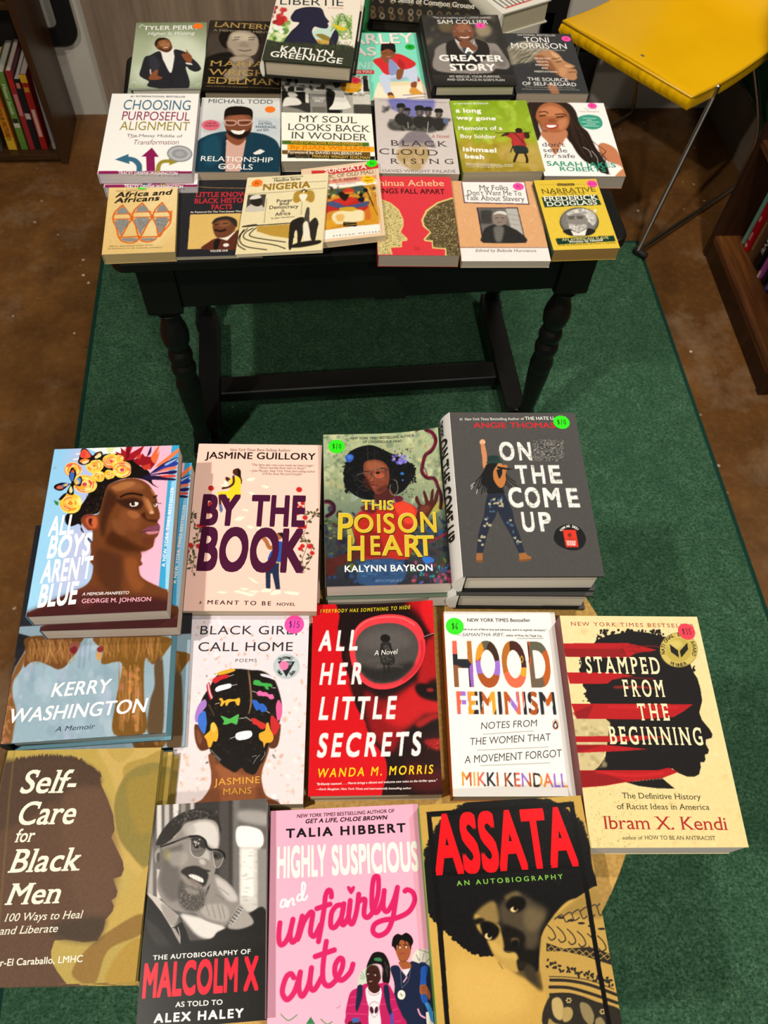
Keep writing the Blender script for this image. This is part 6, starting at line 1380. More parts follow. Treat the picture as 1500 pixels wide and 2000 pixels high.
def art_soul(A):
    A.fr(6.818, 540, 120); A.G([(0, 'f2f0e2'), (1, 'f4f2e6')])
    A.R('5a5750', 20, 150, 1300, 690).R('cfccc0', 20, 180, 1300, 420, 10).V(['1c1b19', 'e8e6dc', '3a3834', 'b8b5aa', '24221f'], 110, 10, 44, 60, 195, 1260, 430, 3, .8, 4)
    A.R('dedbd0', 310, 230, 470, 320).R('1e1d1b', 85, 410, 420, 560, 8).R('d8d5ca', 405, 320, 450, 560).R('e4e2d8', 270, 340, 400, 410).R('3a3834', 285, 350, 390, 400).R('34322f', 60, 560, 470, 690, 8).P('8a877e', '80,600 300,640 420,690 80,690', 10)
    A.R('8a8780', 465, 420, 685, 690).R('c8c5ba', 450, 415, 690, 440).R('6a675f', 490, 610, 670, 690).R('1c1b19', 685, 400, 860, 690, 10).R('a8a59a', 890, 450, 1035, 690).R('c8c5ba', 1030, 430, 1270, 570).R('45423c', 1040, 570, 1270, 690, 4).LL('2a2824', '1040,610 1260,610|1040,640 1260,640|1040,665 1260,665', 5, False)
    A.S('dcd9cf', '90,600 130,500 220,480 300,500 350,560 310,590 200,600 130,610', 3).E('2a2825', 215, 385, 46, 40, 0, 2).S('c8c5ba', '170,420 260,420 300,470 200,490', 3)
    A.S('e4e2d8', '780,350 870,340 930,450 980,560 1000,610 880,640 740,645 715,630 770,560 800,440', 2).S('2a2724', '680,370 740,370 800,430 780,470 720,420', 3).S('4a4640', '780,240 860,230 890,290 860,345 800,350', 2).R('1e1d1b', 1170, 240, 1240, 400).R('dedbd0', 1155, 235, 1175, 410)
    A.E('f0a81c', 1012, 325, 140, 90).LL('f4ead0', '940,325 1090,320|920,350 1110,350', 6, False)
    A.R('f2f0e2', 20, 692, 1320, 1400)
    A.P('4a6c22', '62,1068 1212,1066 1212,1116 60,1120').P('f0a41c', '132,1118 1275,1118 1275,1186 132,1194').P('6a4e20', '58,1198 1220,1190 1220,1242 56,1250').P('1e1e1c', '132,1250 1278,1242 1278,1290 132,1298')
    A.N(.02)
    for t, x0, y0, x1, y1, h in (('MY SOUL', 290, 816, 1070, 820, 86), ('LOOKS BACK', 138, 928, 1232, 932, 86), ('IN WONDER', 180, 1040, 1188, 1044, 86)): A.T(t, x0, y0, x1, y1, h, '33302a', 's')
    A.T('VOICES OF THE CIVIL RIGHTS EXPERIENCE', 176, 1108, 1130, 1106, 32, 'e8a22a', 'b').T('By JUAN WILLIAMS', 166, 1180, 1228, 1172, 48, 'd8761a', 'bs').T('Foreword by DAVID HALBERSTAM', 130, 1240, 1112, 1234, 32, 'ece4d0', 'b').T('Afterword by', 228, 1288, 430, 1284, 22, '8a7a4a', 'i').T('MARIAN WRIGHT EDELMAN', 458, 1286, 1220, 1282, 32, 'd0a840', 'b').T('COLORED', 495, 512, 672, 512, 30, 'e8e6dc', 'b').T('ONLY', 522, 546, 640, 546, 30, 'e8e6dc', 'b').T('HOT LUNCH', 1040, 460, 1190, 458, 24, '33302a', 'b')
book('soul', 'white paperback with black and white street photo and green, orange, black title bands', [(553, 148), (723.5, 147.5), (728.5, 311), (546.6, 318)], [.866, .866, .877, .877], .0215, 'f2f0e2', art_soul, spine='d8d4c4', back='e0dccc', pages='b0a692', group=GB, finish='gloss', stickers=[(698.7, 157, .0092, RED_ST, '$5', '5a1020')])

def art_sam(A):
    A.fr(4.4118, 820, 20); A.G([(0, '2c2a28'), (.4, '3a3836'), (1, '1a1918')])
    A.V(['5a5448', '4a4438', '6a6250', '2a2824'], 60, 14, 50, 60, 40, 760, 300, 16, .6, 3); A.E('a8987a', 560, 170, 70, 60, 0, 20, .8).E('6a5c40', 240, 150, 60, 50, 0, 20, .8)
    A.S('8c8580', '130,380 150,330 220,290 260,300 300,270 480,250 590,280 660,290 720,380 760,460 730,500 640,500 560,540 140,530', 8).S('221f1e', '235,300 310,260 340,330 420,390 500,330 480,250 560,270 590,300 600,370 560,420 360,520 250,440', 4)
    A.S('c8c2bc', '310,255 360,270 400,330 430,380 480,250 470,300 430,360 350,320', 3).S('3a4450', '370,300 440,360 420,400 380,360', 3)
    A.S('7a4a34', '292,180 320,130 390,105 450,125 480,180 465,240 410,265 350,265 310,240', 3).S('a0684c', '330,150 400,120 450,150 440,185 340,190', 8, .8).S('2c1a14', '320,225 350,260 410,270 460,235 440,262 380,282 330,262', 5).L('f0e6dc', '360,236 400,240 430,232', 12, True, 1).LL('e0d8d0', '310,185 355,185|385,182 455,180', 4).LL('2a1812', '320,182 350,182|395,180 430,180', 8, True, 2)
    A.S('7a4a34', '350,280 420,265 470,300 500,330 460,350 400,330 360,320', 3); A.S('6a6460', '620,340 700,380 740,450 700,490 630,440', 16, .7)
    A.G([(0, '302e2c'), (1, '1c1b1a')], y0=.86); A.N(.02)
    w = 'f0eeea'
    A.T('"This is an inspiring story" —STEVE HARVEY', 130, 76, 636, 70, 16, 'c8c4be', 'b').T('SAM COLLIER', 168, 122, 606, 116, 34, w, '').T('A', 392, 372, 466, 368, 44, w, 'B').T('GREATER', 164, 446, 712, 436, 50, w, 'B').T('STORY', 254, 526, 644, 516, 54, w, 'B').T('. . .', 418, 552, 494, 548, 34, 'c8c4be', '').T('MY RESCUE, YOUR PURPOSE,', 244, 588, 678, 576, 18, 'c8c4be', 'b').T("AND OUR PLACE IN GOD'S PLAN", 222, 614, 712, 604, 18, 'c8c4be', 'b')
book('sam', 'black hardcover of a smiling man in a vest, top of two at the table back', [(827, 30), (977, 28), (1003, 164), (844, 170)], .854, .0225, '2c2a28', art_sam, 'hc', spine='161514', back='111', pages='b8b498', group=GB, finish='gloss', stickers=[(942, 50, .0098, PINK_ST, '$', '3a1a80')])

def art_toni(A):
    A.fr(4.4118, 820, 20); A.G([(0, '36373a'), (1, '333437')])
    A.S('8a8472', '760,330 820,290 920,265 1040,290 1120,330 1060,380 960,440 880,450 790,470 760,430', 8)
    r = np.random.RandomState(2)
    for k in range(70):
        x, y = r.uniform(780, 1080), r.uniform(275, 420); A.L(('d0c8b0', '5a5446', 'a89e86', '3a362e')[k % 4], [(x + 60, y - 20), (x, y), (x - r.uniform(30, 80), y + r.uniform(20, 70))], r.uniform(3, 7), True, 1, .7)
    A.S('b5835c', '1000,400 1060,350 1130,335 1200,370 1235,415 1270,440 1325,465 1330,480 1290,490 1335,495 1350,520 1345,545 1350,570 1320,592 1260,580 1210,560 1140,500 1060,470', 3)
    A.S('8a5434', '1000,400 1060,380 1140,440 1200,550 1140,520 1040,470', 14, .9).S('e0b48a', '1130,345 1200,385 1230,420 1180,410', 8, .8).S('d8a87c', '1250,460 1300,465 1310,480 1260,480', 4, .9).LL('3a2014', '1180,440 1220,432|1150,412 1210,405', 8, True, 2).L('6a3424', '1280,522 1340,520', 8, True, 2).S('d09a6c', '1220,480 1270,500 1240,560 1200,520', 10, .7)
    A.S('a06a48', '1100,640 1170,640 1200,720 1140,720', 6).N(.02)
    w = 'f0eeea'
    A.T('NATIONAL BESTSELLER', 860, 218, 1182, 226, 14, 'c8c4be', 'b').T('TONI', 918, 272, 1136, 276, 42, w, '').T('MORRISON', 796, 322, 1280, 328, 44, w, '').T('WINNER OF THE NOBEL PRIZE IN LITERATURE', 840, 338, 1258, 346, 10, 'c8c4be', '')
    for t, x0, x1, y in (('SELECTED', 996, 1136, 416), ('ESSAYS,', 1014, 1120, 444), ('SPEECHES,', 1002, 1124, 472), ('AND', 1054, 1112, 500), ('MEDITATIONS', 990, 1190, 530)): A.T(t, x0, y, x1, y, 13, 'e8e0d4', 'b')
    A.T('THE SOURCE', 926, 606, 1280, 606, 28, w, '').T('OF SELF-REGARD', 876, 650, 1350, 644, 30, w, '').T('Brilliantly incisive essays, speeches, and meditations considering race', 900, 668, 1340, 664, 8, 'b8b4ae', 'i').T('and the place of the artist in the world. Morrison is one of the best', 870, 690, 1372, 680, 8, 'b8b4ae', 'i')
book('toni', 'charcoal paperback with silver-haired woman in profile facing right, right end of back row', [(986, 64), (1115, 67), (1148.5, 180), (1005, 185)], .88, TT(.88), '36373a', art_toni, spine='2c2d30', back='8a8078', pages='b0a08c', group=GB, finish='gloss', stickers=[(1107, 76, .0095, PINK_ST, '$6', '7a1a60')])

def art_libertie(A):
    A.fr(4.2857, 500, 0); A.G([(0, 'ece0d0'), (1, 'e4e0d0')])
    A.S('bcd8cc', '440,340 520,230 640,230 640,360', 14, .9)
    A.V(['6a9a3c', '9ac060', '4a7a2c', 'b8d080', 'e0e8c0'], 60, 10, 34, 70, 180, 280, 370, 3, .8, 3); A.V(['b8282a', 'd0403a', '8a1c20'], 22, 12, 34, 90, 60, 240, 200, 3, .9, 4); A.V(['f0f0ea', 'e8ece0'], 12, 12, 26, 90, 210, 230, 270, 3, .9, 5)
    r = np.random.RandomState(6)
    for k in range(46): x, y = 800, 180 + k * 3; A.L(('5a8a2c', '7aa848', '9ac060', '3e6a24')[k % 4], [(800, r.uniform(120, 330)), (720, r.uniform(110, 330)), (r.uniform(620, 680), r.uniform(130, 360))], r.uniform(3, 7), True, 1, .8)
    A.S('d8c02a', '640,205 680,210 740,230 760,250 690,250', 2).S('8a7a34', '500,290 560,285 640,330 600,350 540,320', 3).S('c8a050', '500,330 600,340 620,370 520,370', 3)
    A.S('24243a', '250,370 280,280 340,220 360,190 310,180 290,150 310,110 340,80 420,60 520,62 555,80 575,130 595,160 612,180 600,195 605,215 590,238 540,235 490,225 470,260 480,300 520,360 530,380', 1).S('24243a', '610,360 640,280 665,250 690,290 670,380 630,390', 1)
    A.S('33382c', '40,340 200,350 400,360 560,370 820,400 820,620 40,560', 6)
    for k in range(60): x = r.uniform(60, 800); A.L(('3e4a2c', '5a6a34', '2a3022')[k % 3], [(x, r.uniform(370, 420)), (x + r.uniform(-40, 40), r.uniform(340, 400))], 5, True, 1, .7)
    A.N(.02)
    A.T('LIBERTIE', 190, 38, 736, 52, 60, '2a3438', '').T('A NOVEL', 600, 72, 735, 76, 12, 'c86a5a', '').T('KAITLYN', 194, 432, 648, 476, 50, 'ecebe0', 'b').T('GREENIDGE', 112, 472, 722, 536, 46, 'ecebe0', 'b')
book('libertie', 'botanical hardcover with a dark silhouetted head, raised on top of the back row', quad_bottom((511, 117), (686.5, 130.5), .808, .235), .808, .030, 'ece0d0', art_libertie, 'hc', spine='e4e0d4', back='141513', pages='b8ae98', group=GB, finish='gloss')

def art_choosing(A):
    A.fr(2.778, 180, 0); A.G([(0, 'f4f2ee'), (1, 'f6f4f0')])
    A.P('8a1c54', '28,928 548,926 545,972 20,968')
    A.L('3a6a84', '195,862 222,870 244,895 244,925', 30).P('3a6a84', '116,866 190,836 194,890'); A.P('8a1c54', '284,926 284,850 258,850 318,800 354,850 330,850 330,926'); A.L('9a8c34', '345,926 352,895 372,876 410,872', 24).P('9a8c34', '408,840 470,872 408,895')
    A.E('8a8c90', 468, 832, 70, 45).E('b4b6ba', 468, 832, 62, 38).E('94969a', 468, 832, 44, 26).E('a4a6aa', 468, 832, 24, 14).N(.01)
    A.T('#1 INTERNATIONAL BESTSELLER', 214, 530, 512, 526, 8, '4a4a50', 'b').T('CHOOSING', 166, 598, 540, 594, 52, '3a6a84', 'w').T('PURPOSEFUL', 156, 654, 530, 652, 46, '8a1c54', 'w').T('ALIGNMENT', 146, 708, 526, 706, 46, '9a8a2c', 'w')
    A.T('The Messy Middle of', 182, 744, 484, 744, 15, '4a4a50', '').T('Transformation', 212, 786, 464, 782, 26, '7a2450', 'it').L('7a2450', '200,750 250,740', 2).T('TRACEY GREENE-WASHINGTON', 128, 946, 452, 948, 15, 'f6f0f2', 'b')
book('choosing', 'white paperback with blue, maroon and gold arrows, upper of two copies', [(222, 185), (392, 181), (371, 338), (187, 340)], .860, .0195, 'f4f2ee', art_choosing, spine='d8d4d0', back='8a1c54', pages='c8c4c8', group=GB, finish='gloss')

def art_todd(A):
    A.fr(2.778, 180, 0); A.G([(0, 'dcdcd8'), (.4, 'd0d4d4'), (1, 'c0c8cc')])
    A.R('b8c0c4', 600, 660, 720, 720, 8).R('c4ccd0', 880, 640, 1030, 740, 8)
    A.S('14384a', '540,930 560,790 620,740 720,715 800,720 880,720 960,740 1010,790 1020,940', 2).S('1c4c60', '600,780 680,740 700,860 620,900', 12, .8).S('0e2836', '720,740 760,800 800,930 700,930', 10, .8)
    A.P('d0a89a', '728,760 835,760 800,930 720,930', 1).S('8a4e34', '735,720 830,720 830,760 790,790 740,765', 2)
    A.S('7a4630', '720,640 750,610 830,605 868,640 868,690 850,730 800,752 750,735 725,700', 2).S('9a6044', '740,640 820,625 850,660 760,670', 8, .8).S('16100e', '720,650 725,600 760,580 830,580 872,600 870,650 850,625 740,630', 1).S('1e120e', '730,700 745,735 800,757 850,732 862,690 840,715 750,715', 4).S('f4efe8', '755,708 800,712 830,706 815,728 775,728', 1).LL('d8b8a8', '722,655 730,680 775,680 780,658 725,655|795,658 800,680 850,678 866,655 795,655', 5).LL('1c100c', '735,668 770,668|805,667 845,665', 6)
    A.P('e8e4dc', '870,830 910,808 935,820 910,835 880,838').E('d8687a', 646, 682, 50, 29).N(.015)
    A.T('MICHAEL TODD', 630, 560, 986, 564, 22, '2a2c34', '').T('RELATIONSHIP', 582, 876, 976, 880, 26, 'f2f2ee', '').T('GOALS', 678, 918, 868, 920, 28, 'f2f2ee', '').T('How to Win at', 905, 660, 965, 662, 7, '5a6a7a', 'i').T('DATING,', 904, 678, 980, 678, 13, '3a5a78', 'b').T('MARRIAGE,', 888, 696, 1002, 696, 13, '3a5a78', 'b').T('and SEX', 894, 712, 960, 712, 12, '3a5a78', 'b').T('#1 NEW YORK', 618, 676, 676, 674, 8, '7a2a3a', 'b').T('TIMES BESTSELLER', 610, 690, 682, 688, 8, '7a2a3a', 'b').L('f2f2ee', '690,905 760,905', 3)
book('todd', 'paperback of a smiling man in round glasses and teal jacket', [(396, 191), (551, 191.5), (544, 335), (379, 337)], .877, TT(.877), 'd8d8d4', art_todd, spine='c8ccd0', back='1c2a38', pages='b8a890', group=GB, finish='gloss', stickers=[(529, 214, .0095, ORANGE_ST, '', '222')])

def art_cloud(A):
    A.fr(7.895, 720, 180); A.G([(0, 'c6bcb8'), (1, 'd2c8c4')])
    A.S('7474b4', '300,110 480,90 700,120 900,130 1020,140 1010,280 960,300 700,400 500,320 380,260', 26)
    A.V(['5a5860', '4a484e'], 14, 20, 40, 220, 220, 380, 290, 12, .6, 4)
    A.S('4a4844', '310,470 400,420 520,430 580,440 660,380 800,400 1000,400 1200,420 1270,440 1200,500 1140,560 1000,630 800,620 620,600 500,600 380,590 310,540', 16).V(['26251f', '3a3934', '5c5a54', '6a6862'], 70, 16, 46, 340, 430, 1200, 600, 8, .7, 5)
    for x, y, s in ((510, 260, 1.2), (610, 310, .9), (800, 310, 1.3), (930, 320, 1.1), (1090, 350, 1.1)):
        A.S('2c2b28', [(x - 80 * s, y + 170), (x - 60 * s, y + 90), (x, y + 60), (x + 60 * s, y + 90), (x + 90 * s, y + 170), (x, y + 260)], 6).E('4a4440', x, y + 10, 44 * s, 54 * s, 0, 4).E('6c645c', x - 8, y + 14, 24 * s, 30 * s, 0, 8).S('1e1e1c', [(x - 56 * s, y - 20), (x - 50 * s, y - 70 * s), (x + 30 * s, y - 70 * s), (x + 58 * s, y - 20), (x, y - 26)], 3)
    A.LL('c8c4be', '930,470 925,560 915,650|620,470 630,560', 10, True, 2).E('5a6a8a', 1190, 460, 40, 40, 0, 8)
    A.S('7a7078', '560,700 650,620 860,620 960,700 1050,840 1010,860 900,850 520,850 490,780', 14, .9).S('a89890', '540,800 900,790 940,850 520,860', 14, .8)
    A.S('b49a6c', '520,880 880,860 960,940 930,1040 870,1130 800,1200 680,1190 560,1120 470,1030 460,930', 18).V(['c4aa80', 'a88c5c', 'd0bca0'], 40, 16, 44, 480, 880, 920, 1180, 10, .5, 6); A.N(.02)
    k = '3a3430'
    A.T('BLACK', 350, 832, 1220, 848, 82, k, 's').T('CLOUD', 166, 965, 1096, 982, 86, k, 's').T('RISING', 354, 1112, 1330, 1104, 76, k, 's').T('DAVID WRIGHT FALADÉ', 228, 1246, 1352, 1230, 40, '6a645e', 's').T('A Novel', 985, 716, 1250, 716, 50, 'b04a44', 'si')
    A.T('Stunning and enthralling — Some novels do a thorough job of imagination', 150, 112, 1210, 186, 12, '4a4680', 'i')
book('cloud', 'grey paperback with soldiers emerging from smoke above dark serif capitals', [(728.5, 188.5), (878, 196), (898, 338), (741.6, 340)], .876, TT(.876), 'cac0bc', art_cloud, spine='121212', back='aaa', pages='b09e88', group=GB, finish='satin')

def art_long(A):
    A.fr(4.1667, 880, 180); A.G([(0, '82a41e'), (.45, '9ab02c'), (.6, 'a89a2c'), (1, '9a8628')])
    A.V(['a8c83a', '90b42a', '7a9a1c', 'b8d050', '88a02a'], 90, 14, 50, 20, 80, 740, 400, 9, .5, 4); A.V(['b89a44', '8a7424', 'c0a858', '9a842c'], 60, 14, 50, 20, 430, 760, 660, 9, .5, 5)
    A.S('c4a860', '400,440 740,420 760,600 480,560', 30, .6)
    A.S('a82c2c', '450,345 500,325 560,320 620,330 640,360 600,370 610,430 510,430 500,370', 1).S('b83a38', '510,340 580,335 570,420 520,420', 6, .7).S('26302e', '515,430 610,430 625,480 560,490 525,485', 1).E('2a1a12', 562, 305, 28, 20).S('3a2418', '420,355 450,330 490,325 470,345', 1).S('3a2418', '600,325 635,320 640,360 610,365', 1)
    A.L('1c1a16', '380,328 500,322 650,318', 6, False); A.LL('2a1c14', '545,480 520,540 515,556|600,480 615,530 612,556', 20); A.LL('2a2820', '530,330 560,360 590,400|510,430 490,480', 9); A.L('7a6a24', '520,560 620,562', 6, True, 2, .8); A.N(.02)
    w = 'f4f4ea'
    A.T('#1 NATIONAL BESTSELLER', 48, 98, 338, 98, 12, w, 'b').T('a long', 60, 164, 276, 166, 34, w, 'B').T('way gone', 64, 222, 392, 226, 30, w, 'B').T('Memoirs of a', 68, 312, 438, 304, 32, w, 'b').T('Boy Soldier', 82, 378, 382, 374, 30, w, 'b').T('ishmael', 94, 490, 384, 490, 36, w, 'B').T('beah', 106, 550, 278, 550, 36, w, 'B')
    A.T('"Everyone in the world should read this book. . . . We should', 110, 600, 505, 588, 8, w, 'b').T('read it to learn about the world and what it means to be human."', 112, 612, 508, 600, 8, w, 'b').T('—The Washington Post', 115, 628, 420, 614, 8, w, 'b')
book('long', 'lime-green paperback of a child walking away with a rifle across shoulders', [(883.5, 196), (1031, 197), (1060, 329), (900, 341.6)], .874, TT(.874), '9ab02c', art_long, spine='7a8a20', back='8a7a2a', pages='b0a48a', group=GB, finish='gloss')

def art_settle(A):
    A.fr(4.1667, 880, 180); A.G([(0, 'f0eeec'), (1, 'f4f2f0')])
    A.S('2a1c16', '640,90 700,75 860,75 960,90 1020,150 1060,260 1120,320 1160,400 1220,520 1260,570 1280,640 1230,650 1180,600 1100,560 1040,500 990,420 950,360 900,200 760,160 720,250 740,350 710,390 690,330 660,220', 2)
    A.S('bc7a56', '760,300 940,300 950,370 900,430 860,505 830,480 790,400 745,350', 5).S('c27c56', '1200,440 1245,405 1350,465 1420,640 1380,590 1260,540', 2).S('c88862', '1340,690 1370,640 1420,610 1430,690', 2).S('8a4e34', '1210,450 1260,540 1390,600 1300,560', 8, .6)
    A.S('a5623c', '700,190 730,120 800,85 890,100 960,160 975,220 950,290 890,320 820,322 760,285 720,240', 4).S('c88258', '740,140 830,110 920,150 900,190 760,190', 14, .9).S('c8845c', '880,230 950,210 940,280 890,300', 12, .8).S('7a4026', '720,220 760,285 800,320 740,300', 8, .8)
    A.LL('1c0f0a', '730,160 780,155 800,170|860,180 920,175 945,190', 9, True, 2).LL('140a08', '735,190 780,185|870,200 925,195', 11, True, 2).S('8a4a30', '810,215 850,215 865,240 805,240', 6, .8).S('a83a34', '770,258 830,255 885,260 860,290 810,295', 2).S('f6f2ee', '785,264 830,262 870,266 845,280 805,282', 1)
    A.P('f2f0ee', '735,345 800,420 835,495 860,505 900,440 940,365 990,420 1050,560 740,560 710,400', 2)
    A.S('231813', '985,390 1040,480 1110,560 1180,590 1230,640 1290,660 1260,560 1200,470 1130,380 1060,300 960,300', 2).LL('2a1c16', '1120,360 1190,420 1260,470 1240,500|1160,500 1250,520 1260,600|1050,480 1100,540 1170,580|1180,600 1230,640 1300,660|1210,480 1260,540 1230,590', 6)
    A.S('3a9a80', '1040,215 1070,190 1130,182 1200,195 1230,230 1230,270 1190,295 1130,295 1070,270', 1).LL('e0f0ea', '1080,208 1180,212|1070,238 1205,240|1085,268 1205,272|1110,224 1150,226|1110,254 1180,256', 5, False).N(.012)
    A.LL('55392c', '950,150 1010,300 1050,420 1120,540|980,200 1060,330 1100,440 1180,560|900,110 970,220 1000,360|1000,300 1030,400 1090,500|1060,320 1130,420 1170,520|660,140 680,240 700,330', 4, True, 1, .8).LL('f0eeec', '1080,440 1130,470 1150,520|1150,470 1190,520 1200,560', 5, True, 1, .8)
    A.T('Foreword by', 1090, 138, 1190, 140, 8, '9a9590', 'i').T('Lisa Bevere', 1050, 160, 1210, 164, 14, 'c0a89a', 's').T("don't", 742, 438, 936, 438, 34, '3a3a40', 's').T('settle', 750, 484, 956, 486, 34, '3a3a40', 's').T('for', 756, 532, 852, 530, 34, '3a3a40', 'si').T('safe', 872, 530, 1020, 532, 34, '3a3a40', 's').T('SARAH JAKES', 778, 600, 1352, 606, 38, '2c9678', 'b').T('ROBERTS', 884, 642, 1272, 644, 34, '2c9678', 'b')
book('settle', 'white paperback of a woman with long wavy black hair, right end of middle row', [(1033, 199), (1178, 202), (1223, 343), (1061, 345)], .875, TT(.875), 'f0eeec', art_settle, spine='2a1c16', back='c07a56', pages='a89e90', group=GB, finish='gloss', stickers=[(1157, 207, .0088, PINK_ST, '$5', '8a1a5a')])

def art_africa(A):
    A.fr(2.778, 180, 330); A.G([(0, 'e6c98a'), (1, 'dcbb78')]); A.S('ead29c', '300,90 460,80 450,300 300,420', 40, .7)
    for x0, x1, yt, yb in ((115, 222, 195, 375), (222, 330, 185, 368), (332, 430, 185, 365)):
        m = (x0 + x1) / 2
        A.LL('d2601e', '%d,%d %d,%d %d,%d %d,%d %d,%d %d,%d %d,%d %d,%d' % (m, yt, x0 + 12, yt + 40, x0 + 2, yt + 80, x0 + 20, yb - 60, m - 12, yb, x1 - 25, yb - 70, x1 - 4, yt + 70, m, yt), 9).LL('d2601e', '%d,%d %d,%d|%d,%d %d,%d' % (x0 + 5, yt + 50, x1 - 6, yt + 48, x0 + 5, yt + 78, x1 - 6, yt + 76), 7)
        A.S('8a8a86', [(m, yt + 10), (x0 + 22, yt + 45), (x1 - 20, yt + 43)], 1).S('8a8a86', [(x0 + 14, yt + 86), (x1 - 14, yt + 84), (m + 6, yb - 40), (m - 8, yb - 12), (m - 22, yb - 40)], 1)
        A.V(['b0aea6', '5e5e5c', '74746e'], 60, 2, 4, x0 + 22, yt + 86, x1 - 22, yb - 60, 0, .6, int(x0))
    A.LL('d2601e', '150,365 165,390 210,402 250,390 258,370|262,370 275,388 310,394 345,382 355,368|152,372 255,366|262,370 352,366|430,230 420,300 355,368', 8).S('8a8a86', '165,378 245,374 240,392 190,394', 1).S('8a8a86', '275,376 345,374 335,386 290,388', 1).N(.03)
    A.T('PAUL BOHANNAN', 130, 124, 300, 118, 11, '8a7448', 's').T('Africa and', 128, 152, 432, 142, 26, '2a2018', 'Bi').T('Africans', 122, 184, 368, 172, 26, '2a2018', 'Bi').T('AMERICAN MUSEUM SCIENCE BOOKS', 158, 88, 420, 80, 6, '7a6440', 's').T('Africa examined anew from', 92, 428, 335, 414, 8, '6a5430', 'si').T('prehistory to its volatile present', 90, 440, 380, 426, 8, '6a5430', 'si'); A.P('e8e2d4', '408,66 465,62 462,90 412,92')
book('africa', 'cream paperback with orange and grey oval shapes, front left corner of table', [(214, 354.5), (347, 354.5), (342, 490), (200, 499)], .8805, TT(.8805), 'e6c98a', art_africa, spine='c8a868', back='c8a868', pages='b09a6a', group=GB, finish='matte', stickers=[(279, 363, .0095, GREEN_ST, '$5', '1a4a10')])

def art_little(A):
    A.fr(2.778, 180, 330); A.G([(0, '26262a'), (1, '242428')]); A.L('b8905a', '470,85 640,100 900,110', 3, False)
    A.P('d8b468', '532,238 900,238 900,428 526,426', 1)
    A.S('5a2c20', '610,430 640,390 680,370 740,360 790,330 840,350 860,430', 2).P('e8e0d0', '690,370 740,360 790,330 740,385').S('1c1614', '670,385 700,375 690,428 668,428', 1).E('e8e0d4', 735, 410, 16, 10)
    A.S('6a3e28', '655,290 680,262 740,258 775,285 780,320 745,360 690,368 665,340', 2).S('2c2824', '650,292 670,262 730,252 780,272 788,310 770,300 740,272 690,272', 2).S('8a5a3c', '680,285 730,275 750,300 700,310', 6, .8).L('1e1614', '670,325 700,332 725,325', 12, True, 1).LL('1c100a', '668,296 692,292|710,292 735,290', 5).N(.02)
    A.T('LITTLE KNOWN', 555, 146, 860, 152, 25, 'c0303a', 'bs').T('BLACK HISTORY', 550, 180, 862, 182, 25, 'c0303a', 'bs').T('FACTS', 642, 214, 756, 214, 25, 'c0303a', 'bs').T('As Featured On The Tom Joyner Morning Show', 532, 230, 880, 232, 9, 'e0dcd0', 'bs').T('VOLUME ONE', 650, 448, 748, 448, 11, 'e8e4da', 'bs')
book('little', 'thin black booklet with red title and tan portrait panel, front row', [(349, 351.6), (504, 351.6), (520, 500), (344.5, 499)], .8925, TT(.8925), '26262a', art_little, spine='1c1c20', back='1c1c20', pages='a8a08c', group=GB, finish='satin')

